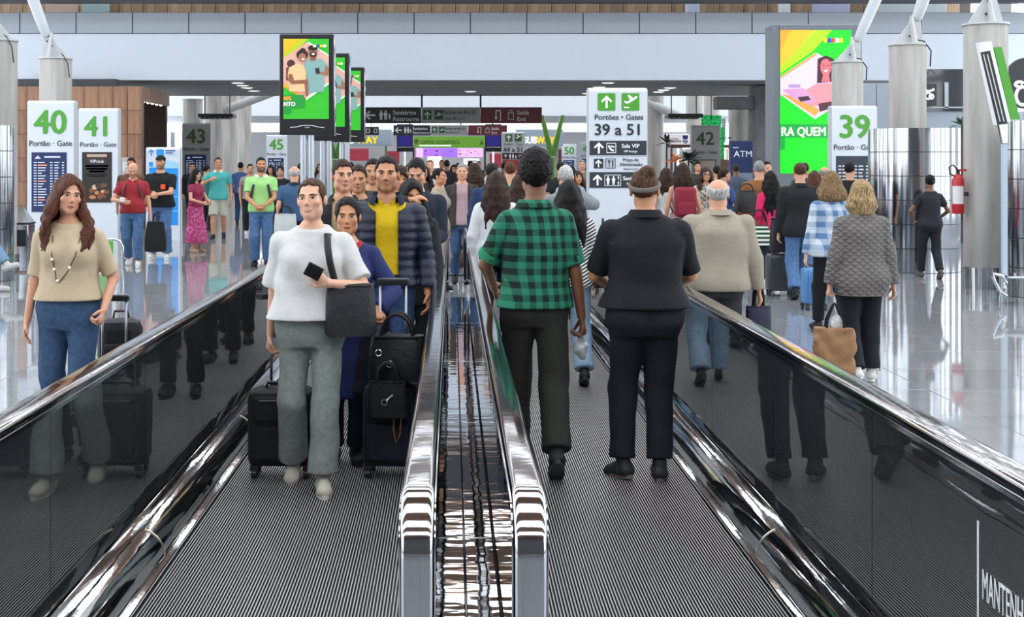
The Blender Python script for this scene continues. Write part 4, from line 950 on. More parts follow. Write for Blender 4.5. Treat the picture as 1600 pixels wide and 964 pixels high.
def gate(px0, px1, pytop, Y, num, kind, label, face=SIGNW, green=GREEN):
    t, F = totem(px0, px1, pytop, Y, label, face); W = px1-px0; k = W/72.
    F.text(num, (px0+px1)/2, pytop+51*k, 36*k, green, bold=.018, sx=1.0)
    F.text('Portão · Gate', (px0+px1)/2, pytop+71*k, 8.5*k, INK, bold=.006)
    bx0, bx1, by0, by1 = px0+.09*W, px0+.85*W, pytop+81*k, pytop+174*k
    if kind == 'flights':
        F.rect(bx0, by0, bx1, by1, NAVY, 'flight_board', 1, .006); board_rows(F, bx0+.05*W, by0+14*k, bx1-.03*W, by1-8*k, 17, BRD_T, BRD_O, (1, 7, 14) if W > 60 else ())
        F.poly([(bx0+5*k, by0+10*k), (bx0+10*k, by0+5*k), (bx0+15*k, by0+10*k)], BRD_T, 'emblem', 3); F.many([(bx0+20*k, by0+6*k, bx0+45*k, by0+8.5*k)], BRD_T, 'board_title', 3)
    elif kind == 'dark':
        F.rect(bx0, by0, bx1, by1, mat('board_slate', '2e3440', .4), 'flight_board', 1, .006); board_rows(F, bx0+.05*W, by0+14*k, bx1-.03*W, by1-4*k, 14, BRD_T, BRD_O)
    elif kind == 'poster':
        F.rect(bx0, by0, bx1, by1, mat('poster_black', '231c18', .4), 'poster', 1, .01)
        F.rect(bx0+9*k, by0+4*k, bx1-9*k, by0+9*k, mat('poster_tan', 'c0a890', .5), 'banner', 3); F.text('VIPclub', (bx0+bx1)/2, by0+20*k, 6*k, SIGNW, bold=.01, lay=3)
        F.many([(bx0+(6+a)*k, by0+(24+5*i)*k, bx1-(6+a)*k, by0+(27.5+5*i)*k) for i, a in enumerate((0, 2, 7))], SIGNW, 'poster_text', 3)
        F.many([(bx0+(8+a)*k, by0+(41+3*i)*k, bx1-(8+a)*k, by0+(42.3+3*i)*k) for i, a in enumerate((0, 5))], SIGNW, 'poster_text', 3)
        food = [mat('food_%d' % i, c, .6) for i, c in enumerate(('8a4a26', 'c27a4a', '4a2c1c', 'd9b48c', '6a4a38'))]; rg = random.Random(3)
        F.rect(bx0+2*k, by1-38*k, bx1-2*k, by1-4*k, mat('food_dark', '3a261c', .6), 'picture', 2)
        for i in range(16): F.disc(bx0+rg.uniform(8, 46)*k, by1-rg.uniform(9, 33)*k, rg.uniform(3, 7)*k, rg.uniform(2.5, 5)*k, food[i % 5], 'picture_shape', 3+i*.15, 10)
    return t
gate(43, 115, 157, 23.4, '40', 'flights', 'tall white gate sign numbered 40 with navy flight board')
gate(123, 184, 169, 28.0, '41', 'poster', 'tall white gate sign numbered 41 with black poster')
gate(1300, 1370, 165, 24.2, '39', 'dark', 'tall white gate sign numbered 39 on the right')
FACE_UNLIT = mat('sign_face_unlit', (.20, .20, .205), .4); GREEN_UNLIT = mat('sign_green_unlit', '27401f', .5)  # missing backlight and mezzanine shade put into the face and digit colours
gate(285, 328.5, 192.5, 39.3, '43', 'flights', 'gate sign numbered 43 coloured grey as if unlit', FACE_UNLIT, GREEN_UNLIT)
gate(416, 448, 211, 53, '45', 'flights', 'white gate sign numbered 45 beside the screens')
gate(878, 900.5, 225, 74, '50', 'flights', 'distant white gate sign numbered 50')
gate(907, 930, 222, 72, '46', 'flights', 'distant white gate sign partly hidden by the gates 39 to 51 totem')
t, F = totem(1081, 1125, 196, 41., 'gate sign numbered 42 coloured grey as if unlit, beside the food kiosk', mat('sign_face_unlit2', (.30, .29, .29), .4))  # grey face carries the unlit look in its colour
F.text('42', 1102, 226, 20, GREEN_UNLIT, bold=.012); F.text('Portão · Gate', 1102, 240, 4.6, INK, bold=.006); F.rect(1085, 249, 1119, 300, mat('poster_grey', '5a5450', .5), 'poster', 1, .01); F.rect(1087, 251, 1117, 275, mat('poster_pale', 'a89a90', .5), 'poster_picture', 3); F.poly([(1088, 274), (1094, 258), (1100, 268), (1107, 262), (1116, 274)], mat('poster_teal', '3c5a5a', .5), 'poster_shape', 4.5)
# ---------------------------------------------------------------- totem gates 39 to 51
t, F = totem(920, 1011, 137, 18.2, 'tall white wayfinding totem reading gates 39 to 51')
PANEL_D = mat('sign_charcoal', '34383f', .4); LW = mat('sign_letter_white', (.85, .86, .88), .4, emit=.1)
for cx in (947.7, 985): F.poly([(cx-13.8+2*(i in (0, 3)), y) for i, y in ()] or [(cx-13.8, 147), (cx-12.4, 145.6), (cx+12.4, 145.6), (cx+13.8, 147), (cx+13.8, 171.4), (cx+12.4, 172.8), (cx-12.4, 172.8), (cx-13.8, 171.4)], GREEN, 'pictogram_tile', 1)
icon(F, ARROW_U, 947.7, 159.5, 19, LW); icon(F, PLANE, 985.5, 157.5, 22, LW, rot=.18); F.rect(974.5, 167, 983, 168.8, LW, 'pictogram', 2)
F.text('Portões • Gates', 967, 187, 8.3, INK, bold=.008); F.text('39 a 51', 966, 211, 17.5, INK, bold=.012, sx=1.02)
def strip(y0, y1, dark=True):
    if dark: F.rect(921, y0, 1010, y1, PANEL_D, 'strip', 1)
strip(220, 242.5); strip(269, 293.5); F.rect(921, 242.5, 1010, 244, mat('strip_line', (.5, .52, .55), .5), 'strip', 1)
icon(F, ARROW_U, 935.5, 231.5, 17, LW, 3); icon(F, ARROW_U, 933.5, 281.5, 16.5, LW, 3); F.rect(928, 248, 942.5, 263, PANEL_D, 'pictogram_tile', 1); icon(F, ARROW_U, 935, 255.7, 11.5, LW, 3)
def frame(x0, y0, x1, y1, m, w_=1.0): F.many([(x0, y0, x1, y0+w_), (x0, y1-w_, x1, y1), (x0, y0, x0+w_, y1), (x1-w_, y0, x1, y1)], m, 'pictogram_frame', 3)
frame(947.5, 223.5, 962.5, 239, LW); frame(946, 247.5, 961.5, 263, INK)
F.poly([(949.5, 228), (951.5, 226.5), (955, 232), (959.5, 234.5), (958.5, 237), (953, 234.5)], LW, 'pictogram', 3); F.poly([(953, 227), (960.5, 229), (960, 231), (954.5, 229.5)], LW, 'pictogram', 3)
F.many([(951, 250, 952.3, 261), (949.8, 250, 950.6, 254.5), (952.7, 250, 953.5, 254.5), (956.3, 250, 958.2, 261)], INK, 'pictogram', 3)
for cx in (950, 958.5): man(F, cx, 282, 13.5, LW, 3)
frame(944.5, 273, 970, 290.5, LW, .8); man(F, 966, 277.5, 6, LW, 3); man(F, 966, 286, 6, LW, 3)
F.text('Sala VIP', 985, 231, 6.2, LW, bold=.012, lay=3); F.text('VIP lounge', 985, 238, 3.4, LW, bold=.01, lay=3)
F.text('Praça de', 985.5, 252, 5.0, INK, bold=.008); F.text('Alimentação', 986, 259, 5.0, INK, bold=.008); F.text('Food Court', 985.5, 265.5, 3.3, INK, bold=.006)
F.text('Sanitários', 973, 281.5, 6.0, LW, 'LEFT', bold=.012, lay=3); F.text('Restrooms', 979, 288.5, 3.4, LW, 'LEFT', bold=.01, lay=3)
# ---------------------------------------------------------------- small totem 44 to 51
t, F = totem(784.5, 820, 206, 46.5, 'grey wayfinding totem reading gates 44 to 51', mat('sign_mid', (.55, .56, .58), .4))
for cx in (795, 809.5): F.rect(cx-5.5, 209.5, cx+5.5, 221, mat('green_dull', '3f6b34', .5), 'pictogram_tile', 1)
icon(F, ARROW_U, 795, 215.4, 8, LW); icon(F, PLANE, 809.7, 214.5, 9, LW, rot=.18); F.text('Portões · Gates', 802, 227, 3.4, INK); F.text('44 a 51', 802, 237.5, 7.4, INK, bold=.012)
F.rect(785, 239, 819.5, 249, mat('strip_maroon', '3a1c22', .5), 'strip', 1); icon(F, ARROW_U, 790, 244, 6, LW, 3); man(F, 797, 244, 7.5, LW, 3); man(F, 801.5, 244, 7.5, LW, 3); man(F, 806, 245, 5.5, LW, 3); F.many([(810, 242, 818, 243), (810, 245, 817, 246)], LW, 'strip_text', 3)
F.rect(785, 250, 819.5, 275, mat('strip_red', 'a33440', .5), 'strip', 1)
# ---------------------------------------------------------------- blue and white map totem
t, F = totem(228.5, 281, 230, 28.4, 'white and blue wayfinding totem behind the man in a cap', depth=.15)
BL = mat('sign_blue', '1d8fe0', .4, emit=.05); PB = mat('sign_pale_blue', '9fd0f0', .4)
F.rect(233, 262, 278.5, 352, BL, 'blue_field', 1); F.poly([(233, 262), (278.5, 262), (278.5, 254), (262, 250), (244, 258)], PB, 'map_shape', 1.5); icon(F, ARROW_U, 236.5, 238.5, 10, BL); F.rect(244.5, 233, 256, 243, BL, 'pictogram_tile', 1)
F.many([(258.5, 234.5, 274, 236.5), (258.5, 238, 270, 240)], mat('sign_blue2', '3a6ca8', .5), 'sign_text', 2); F.many([(258, 242, 277, 243)], PB, 'sign_text', 2); F.many([(262, 307, 278.5, 308), (262, 329, 278.5, 330), (258, 262, 278.5, 263)], PB, 'field_line', 2.5); F.rect(233, 253, 239, 260, BL, 'pictogram_tile', 2)
# ---------------------------------------------------------------- hanging direction signs
RED = mat('sign_maroon', '5e2229', .4); GRY = mat('sign_face_unlit3', (.26, .27, .26), .4); CHR = mat('sign_char2', '26272b', .4); TX = mat('sign_text_grey', (.62, .62, .62), .4)
def hanging(px0, px1, py0, py1, Y, label, t1, rods):
    cx = gx((px0+px1)/2, Y); zt = gz(py0, Y); t = thing('hanging_sign', label, 'sign', (cx, Y, gz(py1, Y))); F = Face(t, Y); W = px1-px0; H_ = py1-py0
    a = px0+W*.328; b = px0+W*.656
    for x0, x1, m in ((px0, a, CHR), (a, b, GRY), (b, px1, RED)):
        q0, q1 = F.pt(x0, py1), F.pt(x1, py0); MB().bbox(q0[0]+.005, q1[0]-.005, 0, .18, q0[1], q1[1], .01).build('sign_panel', m, t)
    for xr in rods: q = F.pt(xr, py0); MB().tube([(q[0], .09, q[1]-.01), (q[0], .09, (ZB if Y < 43 else gz(181, 60))+.01-t.location.z)], .03, 8).build('rod', DARK, t)
    k = H_/25.; cy = (py0+py1)/2; X = lambda f_: px0+W*f_
    icon(F, ARROW_U, X(.045), cy, 16*k, TX, 2, PI/2)
    for f_ in (.105, .13): man(F, X(f_), cy, 15*k, TX)
    man(F, X(.152), cy+2*k, 9*k, TX)
    F.text('Sanitários', X(.17), cy-1*k, 6.5*k, TX, 'LEFT', .01, 2); F.text('Restrooms', X(.17), cy+9*k, 6.5*k, TX, 'LEFT', .0, 2)
    for f_, shp in ((.362, ARROW_U), (.425, PLANE)): F.rect(X(f_)-6.4*k, cy-8*k, X(f_)+6.4*k, cy+7*k, mat('sign_green_dim', '1f4522', .5), 'pictogram_tile', 1); icon(F, shp, X(f_), cy, 11*k, mat('picto_pale', (.45, .55, .45), .5), 2)
    F.text(t1[0], X(.449), cy-1.5*k, 6.2*k, INK, 'LEFT', .008, 2, .74); F.text(t1[1], X(.449), cy+7.5*k, 5.5*k, INK, 'LEFT', .0, 2, .74)
    hook = [(X(.756)+12*k*math.cos(u)*.28, cy-5*k-6*k*math.sin(u)*.6) for u in np.linspace(0, PI, 9)]
    F.many([(X(.756)+2.8*k, cy-6*k, X(.756)+4.2*k, cy+9*k), (X(.756)-4.2*k, cy-6*k, X(.756)-2.8*k, cy+5*k), (X(.756)-4*k, cy-8*k, X(.756)+4*k, cy-6.4*k)], TX, 'pictogram', 2); F.poly([(X(.756)-6*k, cy+3*k), (X(.756)-1*k, cy+3*k), (X(.756)-3.5*k, cy+7.5*k)], TX, 'pictogram', 2)
    F.many([(X(.81), cy-4*k, X(.843), cy-3*k), (X(.81), cy+6*k, X(.843), cy+7*k), (X(.81), cy-4*k, X(.813), cy+7*k), (X(.84), cy-4*k, X(.843), cy+7*k), (X(.818), cy-8*k, X(.835), cy-7*k), (X(.818), cy-8*k, X(.8205), cy-4*k), (X(.8325), cy-8*k, X(.835), cy-4*k)], TX, 'pictogram', 2)
    F.text('Saída', X(.86), cy-1*k, 6.5*k, TX, 'LEFT', .006, 2); F.text('Exit', X(.86), cy+9*k, 6.5*k, TX, 'LEFT', .0, 2)
hanging(566, 847, 167.5, 192.5, 41.6, 'large hanging direction sign in charcoal, grey and maroon', ('Portões de 44 a 51', 'Gates 44 to 51'), (659, 751))
hanging(614.5, 792.5, 195.5, 211.5, 60.6, 'smaller far hanging direction sign below the large one', ('Portões de 46 a 51', 'Gates 46 and 51'), (640, 720, 770))
t = thing('hanging_sign', 'small black hanging sign above the left sandwich shop lettering', 'sign', (gx(580, 60.6), 60.6, gz(211, 60.6))); F = Face(t, 60.6); MB().bbox(-.36, .36, 0, .15, 0, gz(198, 60.6)-gz(211, 60.6), .01).build('sign_panel', BLACK, t); frame(572, 201, 578, 208, TX); frame(584, 201, 589.5, 208, TX); MB().tube([(0, .07, .3), (0, .07, gz(181, 60)+.01-gz(211, 60.6))], .02, 6).build('rod', DARK, t)
# ---------------------------------------------------------------- advertising screens on posts
EM = lambda c, e=.18: mat('screen_'+c, c, .35, emit=e)
def ad(F, x0, y0, x1, y1, full=True):
    W, H_ = x1-x0, y1-y0; P = lambda a, b: (x0+a*W, y0+b*H_); R_ = lambda pts, c, l, nm='picture_shape': F.poly([P(*p) for p in pts], EM(c), nm, l)
    R_([(0, 0), (1, 0), (1, 1), (0, 1)], '35b52c', 1, 'picture')
    R_([(0, 0), (.55, 0), (.30, .13), (0, .28)], 'b9c020', 2); R_([(0, 0), (.36, 0), (0, .2)], 'd6b41c', 3)
    R_([(.52, .04), (1, .22), (1, .56), (.52, .75), (0, .55), (0, .24)], 'd8a596', 4); R_([(0, .55), (.52, .75), (.47, .73), (.3, .70), (0, .60)], 'e8a02c', 5); R_([(1, .54), (1, .57), (.5, .77), (.5, .73)], 'd9e4dc', 5); R_([(.52, .04), (1, .22), (1, .20), (.55, .035)], 'd9e4dc', 5)
    D = lambda cx, cy, rx, ry, c, l: F.disc(x0+cx*W, y0+cy*H_, rx*W, ry*H_, EM(c), 'picture_shape', l, 16)
    D(.17, .31, .09, .05, '4a2f2a', 6); R_([(.06, .36), (.22, .34), (.22, .52), (.06, .52)], '6a4a40', 6)
    R_([(.46, .30), (.56, .25), (.85, .25), (.98, .32), (.98, .45), (.9, .46), (.9, .66), (.5, .68)], '7fa3a0', 7)      # man in a grey green shirt
    R_([(.92, .33), (1., .36), (1., .46), (.74, .44), (.70, .40), (.9, .42)], '9a6a55', 8); R_([(.70, .37), (.79, .36), (.81, .43), (.72, .44)], '2a2a30', 9)
    R_([(.58, .2), (.72, .2), (.72, .27), (.60, .28)], '8a5a48', 7.5); D(.65, .16, .10, .07, '9a6852', 8); D(.65, .115, .105, .035, '241a18', 9); D(.66, .195, .08, .035, '33211c', 9); D(.66, .19, .04, .012, 'e8dcd4', 10)
    R_([(.13, .36), (.30, .31), (.44, .33), (.50, .40), (.48, .66), (.14, .66), (.10, .45)], 'f0b98a', 10); R_([(.12, .44), (.20, .44), (.24, .52), (.52, .51), (.54, .56), (.18, .57), (.11, .52)], '8f5c46', 11); R_([(.46, .52), (.54, .5), (.55, .72), (.50, .72)], '8f5c46', 11.5)
    D(.42, .20, .13, .065, '33211e', 10.5); D(.43, .145, .06, .03, '33211e', 10.6); D(.42, .235, .085, .055, 'a06c52', 11.5); D(.44, .255, .035, .012, 'f0e4dc', 12.5)
    R_([(.0, .70), (.46, .70), (.46, .86), (.0, .86)], '1f8f3a', 6); R_([(.0, .86), (.16, .86), (.16, .93), (.0, .93)], '1f8f3a', 6)
    F.text('00%', x0+.01*W, y0+.765*H_, .045*H_, EM('f0a030'), 'LEFT', .03, 8, .9); F.text('NTO', x0+.005*W, y0+.84*H_, .052*H_, EM('f4f8f0'), 'LEFT', .03, 8, .9)
    for i, c in enumerate(('e8e8e0', '2a4a9a', 'e8c020', 'e8e8e0')): R_([(.66+.075*i, .075), (.72+.075*i, .075), (.73+.075*i, .105), (.655+.075*i, .105)], c, 13)
def screen(px0, px1, py0, py1, Y, label):
    cx = gx((px0+px1)/2, Y); t = thing('advertising_screen', label, 'screen', (cx, Y, 0), 0, 'advertising screens in a row'); F = Face(t, Y); W = px1-px0; H_ = py1-py0
    a, b = F.pt(px0, py1), F.pt(px1, py0); MB().bbox(a[0], b[0], .004, .16, a[1], b[1], .025).build('housing', BLACK, t); MB().bbox(b[0]-.004, b[0]+.02, .0, .17, a[1]-.01, b[1]-.03, .008).build('edge_trim', STEEL, t)
    ad(F, px0+.075*W, py0+.05*H_, px1-.095*W, py0+.84*H_)
    q = [F.pt(px0+W*f_, py0+H_*g_) for f_, g_ in ((.2, .925), (.32, .92), (.42, .905), (.6, .905), (.7, .92), (.82, .928))]
    MB().tube([(u, -.004, v) for u, v in q], .008, 6).build('emblem', mat('emblem_silver', (.7, .7, .7), .3), t)
    F.text('elemidia', px0+W*.51, py0+H_*.928, 1.6*H_/158, SIGNW, bold=.02, lay=1)
    for dx in (-.07, .07): MB().cyl((dx, .09), .062, 0, a[1]+.05, 16).build('post', mat('post_grey', (.50, .53, .57), .3, .5), t)
    MB().bbox(-.3, .3, -.15, .35, 0, .03, .01).build('base_plate', STEEL, t)
screen(436.5, 522, 53, 211, 24., 'nearest advertising screen on a post, showing a smiling couple')
screen(471, 546, 83, 220, 27.7, 'second advertising screen, half hidden behind the nearest one')
screen(506, 569.5, 105, 222, 32.4, 'third and furthest of the row of advertising screens')
# ---------------------------------------------------------------- LED tower
Y = 27.2; x0, x1 = gx(1208, Y), gx(1347, Y); t = thing('led_tower', 'tall bright green LED advertising tower behind the gate 39 sign', 'screen', ((x0+x1)/2, Y, 0)); F = Face(t, Y); zt = gz(38, Y)
MB().bbox(x0-t.location.x, x1-t.location.x, .002, .7, 0, zt, .02).build('housing', mat('tower_grey', (.16, .18, .20), .4), t)
MB().bbox(F.pt(1218, 46)[0], F.pt(1330, 46)[0], -.02, .0, F.pt(0, 47)[1], F.pt(0, 39)[1], .005).build('top_trim', mat('tower_grey', (.16, .18, .20)), t)
E2 = lambda c: mat('led_'+c, c, .4, emit=.30)
F.rect(1219, 47, 1330, 271, E2('10e020'), 'led_screen', 1)
F.poly([(1219, 47), (1300, 47), (1270, 80), (1219, 115)], E2('a8d818'), 'picture_shape', 2); F.poly([(1219, 47), (1272, 47), (1240, 85), (1219, 105)], E2('f0b428'), 'picture_shape', 3); F.poly([(1219, 47), (1235, 47), (1219, 78)], E2('ff9a30'), 'picture_shape', 4)
F.poly([(1274, 82), (1330, 115), (1330, 150), (1273, 186), (1219, 148), (1219, 120)], E2('e8c4f0'), 'picture_shape', 5); F.poly([(1274, 82), (1219, 119), (1219, 123), (1276, 86)], E2('ff9a60'), 'picture_shape', 6)
F.poly([(1219, 146), (1273, 182), (1280, 172), (1262, 160), (1240, 152)], E2('ff9a40'), 'picture_shape', 6)
F.poly([(1259, 140), (1275, 131), (1300, 130), (1316, 142), (1316, 165), (1262, 165)], E2('ff8a92'), 'picture_shape', 7)           # woman in a pink jumper
F.poly([(1277, 92), (1290, 87), (1302, 92), (1305, 120), (1300, 128), (1276, 130)], E2('3a2028'), 'picture_shape', 8); F.disc(1289.5, 105, 8.5, 13, E2('ff6a70'), 'picture_shape', 9); F.poly([(1286, 114), (1294, 114), (1296, 128), (1283, 128)], E2('ff6a70'), 'picture_shape', 8.5); F.poly([(1285, 110), (1293, 109), (1290, 113)], E2('fff0f0'), 'picture_shape', 10.5)
for ex in (1286, 1293.5): F.disc(ex, 102.5, 1.4, .9, E2('3a2028'), 'picture_shape', 10.5, 8)
F.poly([(1222, 140), (1255, 138), (1268, 150), (1275, 158), (1262, 163), (1240, 155)], E2('c890b8'), 'picture_shape', 8); F.poly([(1246, 152), (1262, 150), (1266, 156), (1250, 159)], E2('3a2430'), 'picture_shape', 9.5); F.poly([(1278, 162), (1300, 158), (1316, 163), (1280, 175)], E2('4a2a34'), 'picture_shape', 9.5); F.rect(1232, 132, 1250, 137, E2('a888b8'), 'picture_shape', 8)
F.rect(1219, 194, 1300, 215, E2('0a9a3a'), 'banner', 6); F.text('RA QUEM', 1219.5, 212, 13.5, E2('fff4e8'), 'LEFT', .016, 8, .84); F.rect(1219, 215, 1226, 234, E2('0a9a3a'), 'banner', 6)
for i, c in enumerate(('e8c020', '2040c0', 'e84020', 'ffffff', 'e8c020')): F.poly([(1287+6*i, 60), (1292+6*i, 59), (1293+6*i, 66), (1286+6*i, 67)], E2(c), 'emblem', 3)
# ================================================================ wood clad kiosk on the left
Yk = 33.2; xa, xb = gx(20, Yk), gx(222, Yk); kz = gz(135, Yk)
k = thing('wood_kiosk', 'timber clad shop unit behind the gate 40 and 41 signs', 'kiosk', (xa, Yk, 0)); MB().box(.02, xb-xa-.02, .06, .3, 0, kz).box(xb-xa-.3, xb-xa-.05, .3, 3.2, gz(150, Yk), kz).build('frame', DARK, k)
nr = 6; rh = kz/nr; pw = (xb-xa)/9
wp = MB().bbox(.004, pw-.004, -.02, .06, .004, rh-.004, .004).mesh('wood_panel'); wp.materials.append(WOOD)
for i in range(nr):
    for j in range(9): link('wood_panel', wp, k, (pw*j, (j*7+i*3) % 3*.004, rh*i))
MB().box(xb-xa-.02, xb-xa, .06, 3.2, gz(158, Yk), kz).build('fascia', WOOD, k); MB().box(xb-xa-2.5, xb-xa-.1, 3.2, 3.4, 0, kz).build('back_wall', mat('wood_dark', '3a2a22', .6), k)
MB().bbox(xb-xa-2.2, xb-xa-.3, 1.5, 2.2, 0, 1.1, .02).build('counter', mat('counter_dark', '4a3a34', .5), k)
for i in range(5): MB().ball((xb-xa-.06, .4+.5*i, gz(157, Yk)), .05, 8, 6).build('spot_lamp', mat('spot_glow', (1, .9, .75), .4, emit=2), k)
F = Face(k, Yk-.05); F.rect(190, 246, 203, 277, mat('pale_plate', 'b8aca4', .5), 'notice', 1); F.text('P', 196, 267, 14, SIGNW, bold=.01, lay=2)
struct(MB().box(gx(27, 33.6), gx(182, 33.6), 33.55, 33.9, kz, ZB).build('trim_3', DARK))
# ================================================================ right hand wall, shop fronts
Yr = 30.; WG = mat('wall_bluegrey', (.30, .34, .39), .5)
rw = struct(MB().box(gx(1345, Yr), 16, Yr, Yr+.3, 0, gz(174, Yr)).box(gx(1345, Yr), gx(1393, Yr), Yr-.02, Yr+.3, 0, gz(130, Yr)).build('wall_shops', WG))
for a, b, c, d in ((1346, 1368, 132, 219), (1369, 1391, 132, 219), (1346, 1391, 221, 273)): MB().bbox(gx(a, Yr), gx(b, Yr), Yr-.05, Yr-.02, gz(d, Yr), gz(c, Yr), .008).build('panel', WG, rw)
MB().box(gx(1352, Yr), gx(1391, Yr), Yr-.06, Yr-.02, 0, gz(276, Yr)).build('door_leaf', mat('door_grey', (.22, .22, .23), .5), rw)
MB().box(gx(1425, Yr), gx(1520, Yr), Yr-.03, Yr+.3, gz(174, Yr), ZB).build('dark_glazing', mat('dark_glaze', (.03, .032, .036), .06, 0, 1.6), rw)
MB().box(gx(1474, Yr), gx(1480, Yr), Yr-.08, Yr-.03, gz(170, Yr), gz(129, Yr)).box(gx(1425, Yr), gx(1520, Yr), Yr-.08, Yr-.03, gz(169, Yr), gz(167, Yr)).build('glazing_bar', mat('bar_grey', (.4, .42, .45), .4), rw)
t = thing('shop_sign', 'black square sign with white cup emblem between columns', 'sign', (gx(1455, 29.6), 29.6, gz(165, 29.6))); F = Face(t, 29.6); MB().bbox(*[F.pt(px, 0)[0] for px in (1446, 1464)], 0, .40, 0, F.pt(0, 131)[1], .01).build('sign_panel', BLACK, t)
MB().tube([(F.pt(px, py)[0], -.012, F.pt(px, py)[1]) for px, py in ((1446, 141), (1449, 143), (1453, 142), (1457, 141), (1459, 139))], .03, 6).build('emblem', LW, t)
for cx, cy, r_ in ((1450, 150, 4.5), (1455, 151, 3.2)): MB().tube([(F.pt(cx+r_*math.cos(u), cy)[0], -.012, F.pt(0, cy-r_*1.1*math.sin(u))[1]) for u in np.linspace(0, 2*PI, 14)], .022, 6).build('emblem', LW, t)
MB().tube([(F.pt(1450, 131)[0], .06, .75), (F.pt(1456, 125)[0], .06, .84), (F.pt(1462, 131)[0], .06, .75)], .012, 6).build('hanger', DARK, t)
t = thing('shop_sign', 'round black sign with white script at the right picture edge', 'sign', (gx(1604, 25), 25, gz(170, 25))); F = Face(t, 25); MB().disc((0, .5), .42, .5, 0, .1, 28).build('sign_panel', BLACK, t)
for cx, cy, r_, q_ in ((1592, 132, 6, 4), (1597, 150, 10, 14)): MB().tube([(F.pt(cx+r_*math.cos(u), cy)[0], -.014, F.pt(0, cy-q_*math.sin(u))[1]) for u in np.linspace(.3, 1.85*PI, 18)], .035, 6).build('script', LW, t)
MB().tube([(0, .05, -1.4), (0, .05, .1)], .03, 8).build('stand', DARK, t)
# tilted kiosk panel on the right
t = thing('tilted_panel', 'leaning green and white kiosk panel with black slots', 'panel', (gx(1590, 16.2), 16.2, gz(190, 16.2))); Yt = 16.2; F = Face(t, Yt)
F.poly([(1530, 66), (1549, 64), (1579.5, 190), (1558, 195)], WHITE, 'frame', 0, .12); F.poly([(1531.5, 82), (1546.5, 79), (1574, 193), (1558, 195)], BLACK, 'slot_plate', 1); F.poly([(1553, 74), (1565, 73), (1594, 186), (1579.5, 187)], GREEN, 'green_side', 0, .10)
for a in (0, 6): F.poly([(1535+a, 85), (1537+a, 85), (1563+a, 190), (1561+a, 190)], mat('slot_pale', (.5, .5, .48), .4), 'slot', 3)
F.poly([(1561, 195), (1575, 194), (1574.5, 225), (1567, 225)], STEEL, 'bracket', 0, .06); F.rect(1567, 224, 1574.5, VY+HC*F_PX/Yt, mat('post_pale_blue', (.42, .50, .60), .3), 'post', 0, .06)
# ================================================================ far shops
Yf = 76.
fs_ = struct(MB().box(-16, 16, Yf+.4, Yf+.7, 0, 6).build('wall_shopfront', mat('shop_wall', (.50, .50, .52), .5)))
def shop_sign(px0, px1, cx, label):
    t = thing('shop_fascia', label, 'sign', (gx(cx, 66), 66, gz(228, 66))); F = Face(t, 66); m = MB().bbox(F.pt(px0, 0)[0], F.pt(px1, 0)[0], 0, .3, 0, gz(202, 66)-gz(228, 66), .02).build('fascia_panel', mat('fascia_pale', '9fb0c0', .5), t)
    for tx in (F.pt(px0, 0)[0]+.3, F.pt(px1, 0)[0]-.3): MB().box(tx-.06, tx+.06, .05, .2, -gz(228, 66), .02).build('post', STEEL, t)
    return F
YEL = mat('letter_yellow', 'f2d21c', .4, emit=.4); LWT = mat('letter_white', 'f4f4f0', .4, emit=.4)
F = shop_sign(520, 612, 566, 'pale shop fascia with white and yellow lettering, left of the green banner'); F.text('SUB', 529, 224, 10.5, LWT, 'LEFT', .03, 2, .95, (PI/2, .0, 0)); F.text('WAY', 557, 224, 10.5, YEL, 'LEFT', .03, 2, .95)
F = shop_sign(806, 880, 843, 'pale shop fascia with white and yellow lettering, right of the green banner'); F.text('SUB', 818, 224, 10.5, LWT, 'LEFT', .03, 2, .8); F.text('WAY', 838.5, 224, 10.5, YEL, 'LEFT', .03, 2, .8)
t = thing('market_kiosk', 'far shop counter with lime green banner and purple menu screens', 'kiosk', (gx(702, 68), 68, 0)); F = Face(t, 68)
F.rect(646, 213, 758, 230.5, mat('banner_lime', '6fae34', .5), 'banner', 0, .2); F.text('CAPITAL ECONÔMICA', 657, 225, 5.6, mat('banner_ink', '4a6a28', .5), 'LEFT', .01, 2, .75); F.rect(655, 226.5, 705, 228.5, LWT, 'banner_line', 1); F.disc(650.5, 221, 3.6, 3.8, mat('banner_dark', '5a6030', .5), 'emblem', 1); F.poly([(749, 226), (756, 226), (752.5, 218)], mat('banner_dark', '5a6030', .5), 'emblem', 1)
for x0, x1, c in ((650.5, 661, 'd0a8f0'), (662, 688.5, '9a62e8'), (689, 714.5, '8a60e0'), (715, 754.5, 'c8a0f0')): F.rect(x0, 231.5, x1, 245.5, EM(c, .7), 'menu_screen', 0, .1)
rg = random.Random(5)
for i in range(14): F.disc(664+rg.uniform(0, 88), 234+rg.uniform(0, 9), rg.uniform(.8, 2.2), rg.uniform(.6, 1.4), EM(('5030a0', '30206a', 'c05060')[i % 3], .5), 'menu_picture', 1, 8)
F.rect(668, 244.5, 690, 262, mat('lightbox_warm', (1., .95, .8), .5, emit=.9), 'light_box', .5, .2); F.rect(724, 247.5, 749, 258, LWT, 'menu_board', .5); F.many([(730, 251, 746, 252.5), (731, 254, 745, 255.5)], INK, 'menu_text', 2)
MB().bbox(-1.9, 1.9, .2, 1.0, 0, 1.1, .03).build('counter', mat('counter_grey', (.35, .35, .37), .4), t); [MB().box(px_-.05, px_+.05, .1, .25, 0, gz(230, 68)).build('post', DARK, t) for px_ in (-1.9, 1.9)]
